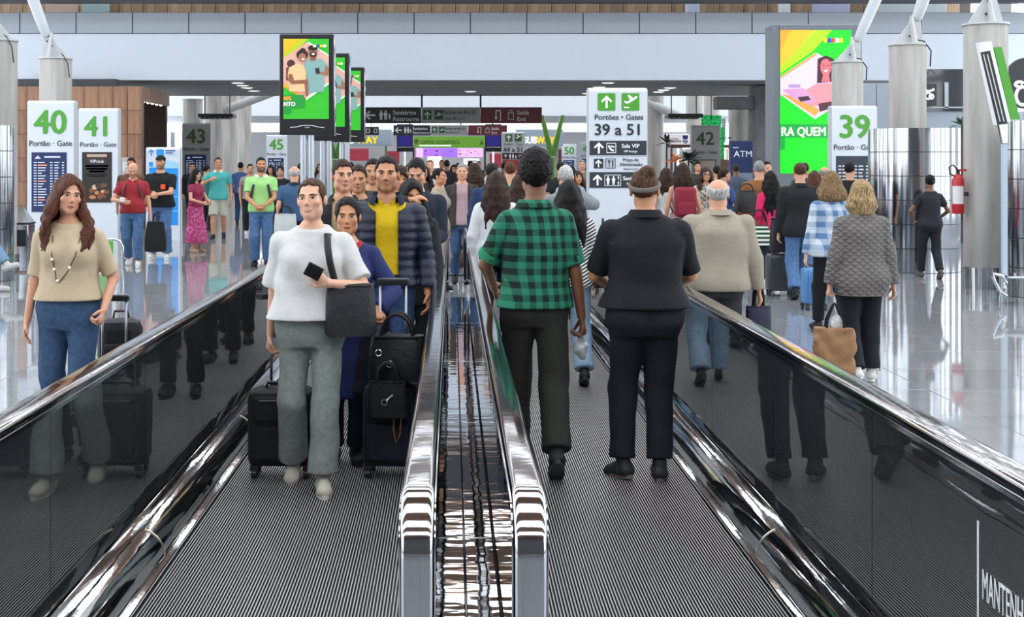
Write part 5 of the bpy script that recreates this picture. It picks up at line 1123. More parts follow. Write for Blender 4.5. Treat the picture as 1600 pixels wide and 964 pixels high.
for p0, p1, lb in ((620, 645, 'dark blue screen on a post left of the lime banner'), (758, 783.5, 'dark blue screen on a post right of the lime banner')):
    Ys = 62.; t = thing('info_screen', lb, 'screen', (gx((p0+p1)/2, Ys), Ys, 0), 0, 'blue screens on posts'); F = Face(t, Ys); F.rect(p0, 194, p1, 237, BLACK, 'housing', 0, .15); F.rect(p0+1.5, 211, p1-1.5, 228, EM('2a2470', .5), 'display', 1.2); F.rect(p0+1.5, 229.5, p1-1.5, 230.5, SIGNW, 'line', 1.2); MB().cyl((0, .08), .05, 0, gz(236, Ys), 10).build('post', STEEL, t)
for i, (a, b, c, d, col, lb) in enumerate(((539, 576, 232, 251, '9a3040', 'plain maroon wall panel behind the screen posts'), (604, 624, 236, 256, '8a2a38', 'small maroon menu panel left of the dark blue screen'), (826, 852, 234, 250, 'a85040', 'terracotta menu panel under the right sandwich fascia'), (765, 785, 240, 262, '96303c', 'small maroon panel right of the dark blue screen'), (868, 880, 233, 255, '6a2a38', 'narrow plum poster beside the green strut'), (820, 835, 246, 262, 'b04048', 'red lit panel beside the grey totem'))):
    simple('wall_panel', lb, 'panel', MB().bbox(gx(a, 75), gx(b, 75), 75, 75.1, gz(d, 75), gz(c, 75), .02).box(gx(a+2, 75), gx(b-2, 75), 74.97, 75, gz(c+5, 75), gz(c+4, 75)), mat('panel_'+col, col, .5, emit=.08))
# white glowing strips (lit window band) over the shops
wb = struct(MB().box(-16, 16, 72, 72.2, gz(206, 72), gz(190, 72)).build('window_1', mat('window_glow', (.9, .95, 1.), .5, emit=1.3)))
# green Y shaped struts
def ystrut(cx, pyt, pyb, Y, label):
    t = thing('green_strut', label, 'strut', (gx(cx, Y), Y, 0), 0, 'green Y shaped struts'); F = Face(t, Y); G_ = mat('strut_green', '4f7f2c', .45); G2 = mat('strut_pale', 'b9c8a0', .5)
    F.poly([(cx-4, 400), (cx+4, 400), (cx+5, pyb-2), (cx+1, pyb-14), (cx-1, pyb-14), (cx-5, pyb-2)][:2]+[(cx+5, pyb), (cx, pyb-14), (cx-5, pyb)], G_, 'stem', 0, .25) if False else MB().tube([(0, 0, 0), (0, 0, F.pt(0, pyb)[1])], [.09, .14], 10).build('stem', G_, t)
    for sg in (-1, 1): F.poly([(cx-3*sg*0, pyb-2), (cx+5.5*sg, pyb-2), (cx+19*sg, pyt), (cx+14*sg, pyt), (cx+1*sg, pyb-18)], G_, 'arm', 0, .25); F.poly([(cx+14*sg, pyt), (cx+12.8*sg, pyt), (cx, pyb-18), (cx+1*sg, pyb-18)], G2, 'arm_edge', 1, .1)
ystrut(863, 180, 246, 50, 'green Y shaped strut behind the man in green plaid'); ystrut(524, 190, 250, 46, 'green Y shaped strut behind the advertising screens')
# ================================================================ food kiosk on the right with ATM sign
Yq = 43.; t = thing('food_kiosk', 'small food kiosk with warm light strip behind the crowd', 'kiosk', (gx(1090, Yq), Yq, 0)); F = Face(t, Yq)
F.rect(1048, 226, 1140, 231, mat('kiosk_brown', '6a4a44', .5), 'canopy', 0, .8); F.rect(1066, 231, 1138, 232.6, mat('warm_strip', (1, .72, .55), .4, emit=2.), 'light_strip', 1); [F.many([r__], mat('kiosk_post', '7a5a50', .5), 'post', 0, .1) for r__ in ((1048, 231, 1051, 330), (1136, 231, 1139, 330))]; F.rect(1120, 249, 1137, 300, mat('kiosk_tan', '8a665a', .5), 'side_panel', 1, .05); F.many([(1079, 214.5, 1163, 216), (1160, 214.5, 1163, 230)], BLACK, 'rail', 0, .05)
F.rect(1048, 290, 1140, 340, mat('counter_brown', '5a4238', .5), 'counter', 0, .6); F.many([(1058, 232, 1061, 262), (1137, 233, 1139, 250)], mat('warm_strip', (1, .72, .55), .4, emit=2.), 'light_strip', 1)
t = thing('kiosk_sign', 'white rounded sign board on the food kiosk canopy', 'sign', (gx(1059.5, 42.95), 42.95, gz(226, 42.95)+.012)); F = Face(t, 42.95); q0, q1 = F.pt(1041, 226), F.pt(1078, 209); MB().bbox(q0[0], q1[0], 0, .12, 0, q1[1], .05).build('sign_panel', mat('sign_pink', (.86, .80, .86), .4, emit=.35), t); F.text('COMPRE', 1046, 218.5, 2.6, NAVY, 'LEFT', .01); F.text('CAIXA', 1049, 222.5, 3.6, NAVY, 'LEFT', .02); F.poly([(1066, 211.5), (1075.5, 211.5), (1074, 218), (1067.5, 218)], mat('emblem_blue', '3a4a8a', .5), 'emblem', 1); F.many([(1066, 219.5, 1075.5, 221.5), (1068, 222.5, 1074, 224)], mat('emblem_blue', '3a4a8a', .5), 'emblem', 1); F.many([(1044.5, 216, 1046, 220)], mat('emblem_red', 'c04050', .5), 'emblem', 1)
def plant(px, py0, py1, Y, label, leafc, n, spread, pot=True):
    t = thing('potted_plant', label, 'plant', (gx(px, Y), Y, 0)); z1 = gz(py0, Y); zc = gz(py1, Y); lm = mat('leaf_'+leafc, leafc, .5); rg = random.Random(int(px))
    MB().lathe([(0, 0), (.18, 0), (.24, .5), (.20, .5), (.18, .45), (0, .45)], 16).build('pot', mat('pot_dark', (.05, .05, .05), .4), t); MB().tube([(0, 0, .4), (.02, 0, zc)], [.04, .025], 8).build('stem', mat('stem_brown', '4a3a28', .8), t)
    for i in range(n):
        a = 2*PI*i/n+rg.uniform(-.3, .3); el = rg.uniform(-.3, 1.2); L_ = spread*rg.uniform(.7, 1.1); d = Vector((math.cos(a)*math.cos(el), math.sin(a)*math.cos(el), math.sin(el))); p = Vector((.02, 0, zc)); s_ = d.cross(Vector((0, 0, 1))).normalized()*L_*.14; e = p+d*L_+Vector((0, 0, -.12*L_)); mid = p+d*L_*.5
        MB().add([p, mid+s_, e, mid-s_, mid+Vector((0, 0, .03))], [(0, 1, 4), (1, 2, 4), (2, 3, 4), (3, 0, 4)]).build('leaf', lm, t)
plant(1041, 215, 224, 41.6, 'small palm plant left of the kiosk sign', '2c3a28', 11, .42); plant(1075, 234, 250, 40.6, 'dark bushy plant in front of the food kiosk', '1c3a28', 26, .5); plant(1054, 238, 252, 39.8, 'orange flowering plant beside the dark bushy plant', 'd87a28', 20, .38); plant(1502, 186, 196, 28.0, 'green palm leaves above the steel cylinder', '3a5a34', 14, .4)
t = thing('atm_sign', 'tall navy ATM sign standing right of the kiosk', 'sign', (gx(1158.5, 34.5), 34.5, 0)); F = Face(t, 34.5); q0, q1 = F.pt(1141, 330), F.pt(1177, 220); MB().bbox(q0[0], q1[0], 0, .25, 0, q1[1], .02).build('sign_body', NAVY, t); F.text('ATM', 1161, 245, 9.5, LW, bold=.0, sx=1.05); F.rect(1145, 230, 1154, 231.2, LW, 'mark', 1); F.text('ATM24h', 1151, 300, 6, LW, 'LEFT', .0, 1.5, 1., (PI/2, -PI/2, 0)); F.rect(1154, 270, 1176, 300, mat('atm_panel', '7a8290', .4), 'panel', 1)
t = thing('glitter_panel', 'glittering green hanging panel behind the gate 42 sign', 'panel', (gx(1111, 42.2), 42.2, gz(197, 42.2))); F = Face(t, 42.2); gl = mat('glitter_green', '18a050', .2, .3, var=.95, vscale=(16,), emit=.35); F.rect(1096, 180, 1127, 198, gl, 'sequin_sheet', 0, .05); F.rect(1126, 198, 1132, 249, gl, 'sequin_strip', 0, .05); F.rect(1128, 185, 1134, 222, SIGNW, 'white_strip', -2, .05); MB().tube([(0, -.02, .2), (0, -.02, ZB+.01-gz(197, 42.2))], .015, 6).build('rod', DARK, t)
simple('glass_tube', 'bright white tube light beside the dark pier', 'light', MB().tube([(gx(1175, 38), 38, gz(222, 38)), (gx(1175, 38), 38, gz(182, 38))], .06, 10).tube([(gx(1175, 38), 38, 0), (gx(1175, 38), 38, gz(222, 38))], .03, 8), mat('tube_glow', (1, .96, .92), .4, emit=.8))
# ================================================================ small furniture
Ye = 17.9; t = thing('fire_extinguisher', 'red fire extinguisher hung on the nearest right column', 'extinguisher', (gx(1497, Ye), Ye, gz(334, Ye))); RD = mat('extinguisher_red', 'b8202a', .3); h = gz(272, Ye)-gz(334, Ye)
MB().lathe([(0, 0), (.075, 0), (.082, .02), (.082, h*.86), (.06, h*.95), (.03, h), (0, h)], 22).build('cylinder', RD, t); MB().cyl((0, 0), .025, h, h+.06, 12).build('valve', BLACK, t); MB().tube([(0, 0, h+.05), (-.07, 0, h+.13), (-.13, -.01, h+.10), (-.12, -.02, h+.0), (-.06, -.02, h-.02)], .012, 8).build('hose', BLACK, t); MB().bbox(.0, .12, -.01, .01, h+.04, h+.07, .005).build('lever', RD, t); MB().lathe([(.0835, h*.25), (.0835, h*.7)], 14, (0, 0), True, PI*1.05, PI*1.7).build('instruction_label', mat('label_pale', (.72, .72, .72), .5), t); MB().bbox(.05, .14, -.02, .02, h*.45, h*.55, .008).build('bracket', DARK, t)
Yc = 15.8; t = thing('steel_bench', 'chrome tube armrest of a bench beside the right steel cylinder', 'bench', (gx(1572, Yc), Yc, 0)); q = lambda px, py: ((px-1572)*Yc/F_PX, 0, gz(py, Yc))
MB().tube([q(1573, 462), q(1562, 455), q(1551, 432), q(1553, 428), q(1566, 431), q(1573, 442)], .022, 10).build('armrest', STEEL, t); MB().tube([q(1562, 455), q(1559, 470), q(1557, 470)], .015, 8).build('bracket', STEEL, t)
MB().bbox(0.0, 1.2, -.1, .4, .34, .37, .01).build('seat', STEEL, t); MB().tube([(.05, .15, .35), (.05, .15, 0)], .02, 8).tube([(1.1, .15, .35), (1.1, .15, 0)], .02, 8).build('leg', STEEL, t)
Yb_ = 20.6; t = thing('waste_bin', 'steel waste bin with pointed hood left of the gate 40 sign', 'bin', (gx(33, Yb_), Yb_, 0)); w_ = .17; z3, z2, z1 = gz(322, Yb_), gz(345, Yb_), gz(350, Yb_)
MB().bbox(-w_, w_, -w_, w_, .02, z1, .015).build('bin_body', STEEL, t); MB().bbox(-w_*.8, w_*.8, -w_-.012, -w_+.01, z1-.35, z1-.08, .01).build('flap', BLACK, t); MB().add([(-w_, -w_, z1+.03), (w_, -w_, z1+.03), (w_, w_, z1+.03), (-w_, w_, z1+.03), (-.03, 0, z3), (.03, 0, z3)], [(0, 1, 5, 4), (1, 2, 5), (2, 3, 4, 5), (3, 0, 4), (3, 2, 1, 0)]).build('hood', STEEL, t); MB().bbox(-w_-.01, w_+.01, -w_-.01, w_+.01, z1, z1+.03, .008).build('rim', BLACK, t)
Yg = 21.0; t = thing('tube_barrier', 'low chrome hoop barrier with lime green panel', 'barrier', (gx(175, Yg), Yg, 0)); zt_ = gz(374, Yg)
MB().tube([(-.35, 0, 0), (-.35, 0, zt_-.12), (-.30, 0, zt_-.03), (-.2, 0, zt_), (.05, 0, zt_), (.13, 0, zt_-.03), (.18, 0, zt_-.12), (.18, 0, 0)], .022, 10).build('hoop', STEEL, t); MB().bbox(-.32, .02, -.01, .01, .08, zt_-.03, .005).build('panel', mat('lime_panel', '62b83a', .5), t)

# area lights added to brighten the far shops and under the near soffit
for i, (x, y, z, sx_, sy_, p) in enumerate(((0, 66, 3.85, 14, 3, 130), (0, 73, 3.85, 14, 2, 130), (0, 38, ZB-.02, 20, 2.5, 90))):
    area('fill_area', (x, y, z), (sx_, sy_), p, (1, .97, .93))
# ================================================================ luggage
def rot_loc(o, X, Y, Z, rz): o.location = (X, Y, Z); o.rotation_euler = (0, 0, rz)
def suitcase(label, X, Y, rz, w_, d, h, c, handle=1.0, style='soft', rough=.75):
    t = thing('suitcase', label, 'suitcase', (X, Y, 0), math.radians(rz)); m = cloth(c, rough=rough) if style == 'soft' else mat('shell_'+c, c, .3); z0 = .065
    b = MB().bbox(-w_/2, w_/2, -d/2, d/2, z0, z0+h, .045).build('case_body', m, t)
    if style == 'soft':
        MB().bbox(-w_*.40, w_*.40, -d/2-.022, -d/2+.02, z0+.04, z0+h*.55, .02).build('front_pocket', m, t); MB().bbox(-w_*.40, w_*.40, -d/2-.016, -d/2+.02, z0+h*.60, z0+h*.93, .018).build('upper_pocket', m, t)
        MB().box(-w_*.3, w_*.3, -d/2-.02, -d/2-.014, z0+h*.88, z0+h*.895).build('zip', mat('zip_grey', (.3, .3, .3), .3, .8), b)
    else:
        n = 9
        for sy in (-1, 1):
            for i in range(n):
                xx = -w_*.36+w_*.72*i/(n-1); MB().bbox(xx-w_*.026, xx+w_*.026, min(sy*d/2, sy*(d/2+.008)), max(sy*d/2, sy*(d/2+.008)), z0+.05, z0+h-.05, .004).build('rib', m, b)
    for sx_ in (-1, 1):
        for sy in (-1, 1):
            wz = MB(); wz.box(sx_*w_*.4-.02, sx_*w_*.4+.02, sy*d*.36-.02, sy*d*.36+.02, .045, z0+.01); cc = wz.build('wheel_bracket', BLACK, t)
            MB().tube([(sx_*w_*.4-.014, sy*d*.36, .026), (sx_*w_*.4+.014, sy*d*.36, .026)], .026, 12).build('wheel', BLACK, cc)
    MB().tube([(-.09, 0, z0+h), (-.08, 0, z0+h+.03), (.08, 0, z0+h+.03), (.09, 0, z0+h)], .011, 8).build('carry_handle', BLACK, t)
    if handle:
        hy = d/2-.03
        for sx_ in (-1, 1): MB().tube([(sx_*.075, hy, z0+h-.02), (sx_*.075, hy, handle-.01)], .008, 8).build('handle_tube', mat('tube_alu', (.35, .35, .37), .3, 1.), t)
        MB().bbox(-.095, .095, hy-.016, hy+.016, handle-.03, handle+.012, .012).build('grip', BLACK, t)
    return t
def handbag(label, X, Y, Z, rz, w_, d, h, c, strap=.3, name='handbag', cat='bag', rough=.45, taper=.82, pat=None, c2=None, parent=None, straps=2, sc=1., hw=.28):
    t = thing(name, label, cat, (X, Y, Z), math.radians(rz)); m = cloth(c, pat, c2, rough=rough, sc=sc)
    vs = []; n = 6
    for j, (f_, zz) in enumerate(((.9, 0), (1., .06), (1., .4), ((1+taper)/2, .75), (taper, 1.))):
        dd = d*(1 if zz < .5 else 1-.45*(zz-.5)*2)
        for k in range(16):
            a = 2*PI*k/16; ca, sa = math.cos(a), math.sin(a); vs.append((w_/2*f_*math.copysign(abs(ca)**.45, ca), dd/2*math.copysign(abs(sa)**.45, sa), h*zz))
    fs = [(i*16+k, i*16+(k+1) % 16, (i+1)*16+(k+1) % 16, (i+1)*16+k) for i in range(4) for k in range(16)]+[tuple(range(16)), tuple(64+k for k in range(15, -1, -1))]
    MB().add(vs, fs, True).build('bag_body', m, t)
    if strap:
        for sy in ((-1, 1) if straps == 2 else (0,)):
            MB().tube([(-w_*hw, sy*d*.22, h*.93)]+[(-w_*hw*math.cos(u)*.95, sy*d*.2, h+strap*math.sin(u)) for u in np.linspace(0.12, PI-.12, 9)]+[(w_*hw, sy*d*.22, h*.93)], .010, 8).build('strap', cloth('17161a', rough=.5), t)
    MB().tube([(-w_*.38, -d*.3, h*.97), (w_*.38, -d*.3, h*.97)], .006, 6).build('seam', m, t)
    return t
def backpack(label, X, Y, Z, rz, w_, d, h, c, straps=True, rough=.6):
    """hangs with its back (+y local) against the wearer"""
    t = thing('backpack', label, 'backpack', (X, Y, Z), math.radians(rz)); m = cloth(c, rough=rough)
    MB().bbox(-w_/2, w_/2, -d/2, d/2, 0, h, min(d, w_)*.32).build('bag_body', m, t); MB().bbox(-w_*.38, w_*.38, -d/2-.035, -d/2+.05, h*.07, h*.50, .03).build('front_pocket', m, t)
    MB().tube([(-w_*.42, -d*.25, h*.35), (-w_*.40, -d*.3, h*.8), (0, -d*.3, h*.96), (w_*.40, -d*.3, h*.8), (w_*.42, -d*.25, h*.35)], .006, 6).build('zip', BLACK, t); MB().tube([(-.05, d*.3, h*.97), (-.04, d*.3, h+.04), (.04, d*.3, h+.04), (.05, d*.3, h*.97)], .009, 6).build('top_loop', BLACK, t)
    if straps:
        for sx_ in (-1, 1): MB().tube([(sx_*.09, d*.4, h*.95), (sx_*.11, d/2+.08, h*1.05), (sx_*.13, d/2+.22, h*.98), (sx_*.15, d/2+.28, h*.7), (sx_*.17, d/2+.18, h*.35), (sx_*.17, d*.4, h*.15)], .017, 8, flat=.5).build('shoulder_strap', BLACK, t)
    return t
# ================================================================ the people
DEN = dict(c='2f4f7a', pat='denim', c2='6f92bd'); DEND = dict(c='22385a', pat='denim', c2='3f5f88'); BLK = dict(c='191a1e'); GRYP = dict(c='3a3b3d')
WS = dict(c='e2e0da', sole='efeee8'); BS = dict(c='1a1a1c', sole='262628'); BRS = dict(c='4a3528', sole='2a201a')
STR = {'L': (.10, -.14, .085, 0, 6), 'R': (-.10, .20, .125, 28, -6)}; STR2 = {'R': (-.10, -.14, .085, 0, -6), 'L': (.10, .20, .125, 28, 6)}
def at(px, Y): return gx(px, Y), Y
# ---- left walkway, coming towards the camera
X, Y = at(487, 7.05)
person('woman in white T-shirt and wide grey jeans holding a dark shoulder bag', X, Y, 4, 1.70, 'f', 1.14, 'fair', (-14, -3, -3), ('tied', 'brown'), q=2, seed=1, hz=-.012,
       top=dict(c='d9d8d6', sleeve=.86, t=.024, hem=.955, loose=.03, fold=.0055, ffreq=17, ftilt=1.2, t2=.034), bottom=dict(c='7c8480', pat='denim', c2='9aa19d', t=.010, kn=.066, an=.078, th=.084, waist=1.02, end=1.95), shoes=dict(c='cfc8b6', sole='ddd6c6'),
       hands={'L': (.10, -.235, 1.17, 1, .35, -.7), 'R': (-.245, .10, .81, -.4, 1, 0)}, hand_dir={'L': ((-.75, -.2, .45), (.2, 1, -.2))}, curl={'L': .8, 'R': .8}, feet={'L': (.07, -.16, .085, 0, 5), 'R': (-.11, .17, .12, 26, -6)}, smile=.7)
hb = handbag('dark grey leather shoulder bag under the arm of the woman in white', X+.225, Y-.135, .845, 10, .28, .11, .28, '2c2d30', 0, taper=.90)
s_ = 1.69/1.75
MB().tube([(-.08, -.02, .27), (-.115, -.045, .40), (-.125, -.02, .48), (-.12, .06, .545), (-.10, .15, .54)], .019, 10, flat=.35).build('strap', cloth('1d1d20', rough=.45), hb)
ph = thing('phone', 'dark phone in the hand of the woman in white', 'phone', (X+.035, Y-.30, 1.19), .2); MB().bbox(-.045, .045, -.005, .005, -.02, .055, .004, Matrix.Rotation(.5, 4, 'Y')).build('phone_body', BLACK, ph); MB().bbox(-.040, .040, -.007, -.004, -.016, .05, .001, Matrix.Rotation(.5, 4, 'Y')).build('phone_screen', mat('phone_glass', (.01, .01, .012), .05), ph)
suitcase('black soft suitcase pulled by the woman in white', gx(441, 7.3), 7.3, 0, .37, .24, .43, '17181b', .80)
X, Y = at(543, 7.62)
person('woman in navy coat with red scarf behind the woman in white', X, Y, 6, 1.56, 'f', 1.0, 'tan', (-4, 2, 0), ('updo', 'black'), q=2, seed=2,
       top=dict(c='b02a30', sleeve=0, t=.012, hem=1.0), jacket=dict(c='2a3166', sleeve=1.93, t=.024, hem=.44, flare=.03, name='coat', neck=('v', .0, .16), fold=.003), bottom=dict(c='16182a', an=.055), shoes=BS,
       hands={'L': (.185, -.24, 1.04, 1, .6, -.5), 'R': (-.2, -.05, .84)}, hand_dir={'L': ((.1, -.7, -.45), (-.1, -.3, -1))}, curl={'L': 1.0}, feet={'L': (.06, -.02, .085, 0, 4), 'R': (-.09, .05, .085, 0, -6)})
suitcase('dark navy upright suitcase held by the woman in navy', gx(611, 7.3), 7.3, -4, .30, .25, .46, '151a28', 1.10)
hb = handbag('large slouchy black leather tote piled on the navy suitcase', gx(622, 7.26), 7.24, .555, -8, .33, .20, .25, '1a1b1e', .12, taper=.9)
for k, (xx, zz) in enumerate(((-.09, .16), (-.03, .10))): MB().tube([(xx+.018*math.cos(u), -.108, zz+.018*math.sin(u)) for u in np.linspace(0, 2*PI, 10)], .004, 6).build('buckle', STEEL, hb)
hb = handbag('small black leather pouch hanging in front of the navy suitcase', gx(606, 7.1), 7.1, .37, -6, .22, .07, .20, '16171a', .10, taper=.95); MB().tube([(.0, -.045, .10), (.035, -.045, .13)], .005, 6).tube([(-.012+.016*math.cos(u), -.045, .088+.016*math.sin(u)) for u in np.linspace(0, 2*PI, 10)], .004, 6).build('buckle', STEEL, hb)
tg = thing('luggage_tag', 'looped brown leather luggage tag on the navy suitcase', 'tag', (gx(621, 7.06), 7.12, .29)); MB().tube([(0, 0, .17), (-.02, 0, .1), (-.024, 0, .0), (-.008, 0, -.07), (.012, 0, -.02), (.02, 0, .08), (0, 0, .17)], .006, 6).build('leather_loop', mat('leather_tan', '7a4630', .5), tg)
X, Y = at(604, 8.75)
person('man in yellow polo shirt and open navy puffer jacket', X, Y, 4, 1.815, 'm', 1.03, 'tan', (-4, 0, 0), ('short', 'black'), q=2, seed=3, beard=.32, smile=.3,
       top=dict(c='d8b40c', cr=1.06, neck=('collar', 0), t=.014, hem=.98, sleeve=.5), jacket=dict(c='1c2136', puff=1, t=.030, hem=.90, sleeve=1.95, open=(.075, .075), neck=('collar', .012), collar_h=.06, rough=.45, zneck=1.44), bottom=dict(**DEND),
       hands={'L': (.27, -.06, .86), 'R': (-.27, -.04, .86)}, shoes=BS)
X, Y = at(536, 9.75)
person('young man with dark swept hair in black jacket', X, Y, 0, 1.79, 'm', .98, 'light', (18, 0, 0), ('fade', 'dbrown'), q=2, seed=4, top=dict(c='b39a72', t=.012, hem=.95), jacket=dict(c='1c1d20', t=.03, hem=.88, sleeve=1.95, open=(.08, .075), neck=('collar', .012)), bottom=dict(**BLK), shoes=BS)
X, Y = at(651, 11.4)
person('man in dark blue jacket looking down at his hands', X, Y, 4, 1.80, 'm', 1.0, 'light', (-10, 24, 0), ('short', 'black'), q=2, seed=5, jacket=dict(c='1e2434', t=.032, hem=.84, sleeve=1.95, neck=('collar', .0)), top=dict(c='3a4050', t=.012, hem=1.0, sleeve=0), bottom=dict(**BLK), hands={'L': (.10, -.27, 1.05), 'R': (-.08, -.27, 1.05)}, shoes=BS)
X, Y = at(643, 10.0)
person('woman with long dark hair shading her face with one hand', X, Y, 10, 1.63, 'f', 1.0, 'tan', (8, 10, 0), ('longfront', 'black', .42), q=1, seed=6, jacket=dict(c='26282e', t=.026, hem=.72, sleeve=1.9), top=dict(c='3a3d44', t=.012, hem=1.0, sleeve=0), bottom=dict(**BLK), hands={'R': (-.03, -.18, 1.60, -1, -.3, -.2), 'L': (.24, -.08, .85)}, hand_dir={'R': ((.9, -.1, .25), (0, .4, -1))}, shoes=BS)
for px, Yy, H, hr, hc_, c, lb, rz in ((583, 12.6, 1.80, 'short', 'black', '26231f', 'man in black coat behind the man in yellow', 0), (626, 13.6, 1.70, 'afro', 'dbrown', '38302a', 'curly haired man in brown coat behind the puffer jacket', 8), (560, 11.4, 1.74, 'short', 'dbrown', '2b2a2c', 'man half hidden between the young man and the man in yellow', 0)):
    X, Y = at(px, Yy); person(lb, X, Y, rz, H, 'm', 1.0, 'tan', (0, 5, 0), (hr, hc_), q=1, seed=int(px), top=dict(c='4a4a4a', t=.012, hem=.95), jacket=dict(c=c, t=.03, hem=.8, sleeve=1.95, open=(.05, .06)), bottom=dict(**BLK), shoes=BS)
# ---- right walkway, walking away
X, Y = at(836, 7.42)
pm_ = person('man in green plaid shirt seen from behind', X, Y, 182, 1.835, 'm', .93, 'brown', (4, 0, 0), ('afro', 'black'), q=2, seed=10, shw=.86,
       top=dict(c='0a241d', pat='plaid', sc=1.2, c2='2b8465', neck=('collar', 0), sleeve=.86, cuff='2f8f68', hem=.90, t=.022, loose=.03, ffreq=14, fold=.004, ftilt=1.5), bottom=dict(c='34342f', an=.066, kn=.07, t=.013), shoes=dict(c='2c2c2e', sole='3a3a3c'),
       hands={'R': (-.255, .02, .85, -.6, 1, 0), 'L': (.21, -.26, .98, .9, .8, -.2)}, curl={'R': 1.0, 'L': .8}, feet={'R': (-.09, .26, .14, 38, -4), 'L': (.09, -.20, .085, 0, 6)})
hw = pm_['hand']['R']; 
pb = thing('plastic_bag', 'crumpled clear plastic bag in the hand of the man in plaid', 'bag', (X+.265, Y+.02, .63)); 
fb = Field((-.08, -.08, -.02), (.08, .08, .18), .006); fb.cone((0, 0, .15), (0, 0, .06), .012, .042, .02); fb.cone((0, 0, .06), (.01, 0, .02), .042, .015, .02); fb.fold(.006, 55, 1, .9); fb.obj('bag_film', mat('film_pale', (.62, .66, .68), .15), pb)
X, Y = at(1008, 7.25)
person('woman in black polo shirt and dark trousers seen from behind', X, Y, 180, 1.775, 'f', 1.24, 'tan', (-14, 0, 0), ('bun', 'brown', .3, (-.02, .07, .105)), q=2, seed=11, hz=-.035, hips=.97, shw=1.06, extra='headband',
       top=dict(c='16181e', sleeve=.92, t=.020, hem=.95, loose=.022, neck=('collar', 0), t2=.026), bottom=dict(c='191d27', t=.012, kn=.068, an=.058), shoes=dict(c='2a2a2a', sole='6a645c'),
       hands={'L': (.13, -.27, 1.02, 1, .75, -.15), 'R': (-.13, -.27, 1.02, -1, .75, -.15)}, curl={'L': .9, 'R': .9}, feet={'L': (.13, .02, .085, 8, 26), 'R': (-.07, .06, .085, 0, -6)})
X, Y = at(889, 10.3)
person('woman in striped blouse and pale jeans walking ahead of the plaid shirt', X, Y, 184, 1.62, 'f', 1.0, 'tan', (0, 0, 0), ('long', 'black', .40), q=1, seed=12, top=dict(c='e4e4e2', pat='stripe', c2='26262a', sleeve=1.9, t=.02, hem=.84, loose=.02), bottom=dict(c='7f9dba', pat='denim', c2='aac2d6', kn=.07, an=.075), shoes=BS, feet=STR)
handbag('black shoulder bag at the hip of the woman in stripes', X+.27, Y-.02, .78, 80, .30, .11, .24, '1d1e20', .3, straps=1)
X, Y = .43, 12.4
person('woman with long brown hair in white blouse and black trousers', X, Y, 176, 1.68, 'f', 1.02, 'light', (0, 0, 0), ('long', 'dbrown', .50), q=1, seed=13, top=dict(c='dfe1e3', sleeve=1.92, t=.026, hem=.93, loose=.02), bottom=dict(**BLK), shoes=BS, feet=STR2)
X, Y = at(884, 13.6)
person('grey haired man in grey sweater raising a phone', X, Y, 178, 1.73, 'm', 1.05, 'light', (-4, 0, 0), ('short', 'white'), q=1, seed=14, top=dict(c='83878b', sleeve=1.92, t=.024, hem=.88), bottom=dict(**BLK), hands={'R': (-.14, -.34, 1.47, -1, .2, -.7), 'L': (.26, -.02, .86)}, shoes=BS)
X, Y = at(797, 17.2)
person('man in pale teal shirt with dark backpack', X, Y, 180, 1.77, 'm', 1.05, 'light', (0, 0, 0), ('short', 'auburn'), q=0, seed=15, top=dict(c='8fb3ac', sleeve=.6, t=.018, hem=.88), bottom=dict(**GRYP), feet=STR)
backpack('dark grey backpack worn over the pale teal shirt', X, Y-.20, .98, 0, .30, .15, .42, '2c3334')
X, Y = at(812, 14.6)
person('woman with brown hair in maroon patterned top beside the plaid shirt', X, Y, 176, 1.62, 'f', 1.0, 'tan', (0, 0, 0), ('long', 'dbrown', .36), q=0, seed=16, top=dict(c='4e3a3c', pat='blotch', c2='6a5152', sleeve=1.2, t=.02, hem=.86), bottom=dict(**BLK), feet=STR2)
# ---- right side of the hall
X, Y = at(1122, 9.7)
person('balding old man in beige jacket seen from behind', X, Y, 178, 1.665, 'm', 1.18, 'light', (-6, 0, 0), ('ring', 'white'), q=2, seed=20, hz=-.02, top=dict(c='a9b8c8', t=.012, hem=.86, sleeve=0), jacket=dict(c='a79c8c', sleeve=1.97, t=.034, hem=.855, loose=.02, neck=('collar', .0), ffreq=9, fold=.006, ftilt=3.2, t2=.03), bottom=dict(c='3a3a3c', kn=.08, an=.08), shoes=BS, hands={'R': (-.33, -.02, .82), 'L': (.28, -.22, 1.0)}, belly=.02)
handbag('dark purple gift bag with white cord carried by the old man', X+.31, Y+.02, .47, 10, .19, .09, .22, '2a2440', .16, taper=1., hw=.2)
X, Y = at(1346, 10.35)
person('woman with blond bob in grey quilted jacket', X, Y, 180, 1.62, 'f', 1.12, 'fair', (0, 0, 0), ('bob', 'blond', .155), q=2, seed=21, jacket=dict(c='7d7874', pat='quilt', c2='7d7874', sleeve=1.97, t=.03, hem=.76, loose=.02, neck=('crew', .0), bump=.3), bottom=dict(c='1c2029', kn=.075, an=.066, stripe='d8d8d8'), shoes=WS, hands={'L': (.30, .0, .73), 'R': (-.30, .0, .73)}, curl={'L': 1., 'R': .5}, feet={'R': (-.10, -.06, .085, 4, -6), 'L': (.08, .12, .11, 20, 6)})
Yb = 10.07; pbg = thing('paper_bag', 'crinkled brown paper bag carried by the woman in the quilted jacket', 'bag', (gx(1304, Yb), Yb, gz(583, Yb)), -.12)
fb = Field((-.19, -.10, -.02), (.19, .10, .40), .009); fb.stack([(0, 0, 0, .150, .065), (.36, 0, 0, .158, .060)], .01, 6); fb.fold(.004, 30, 2, .7); fb.obj('bag_body', mat('kraft_paper', '9a7350', .8, var=.12, vscale=(12,), bump=.3, bscale=18), pbg)
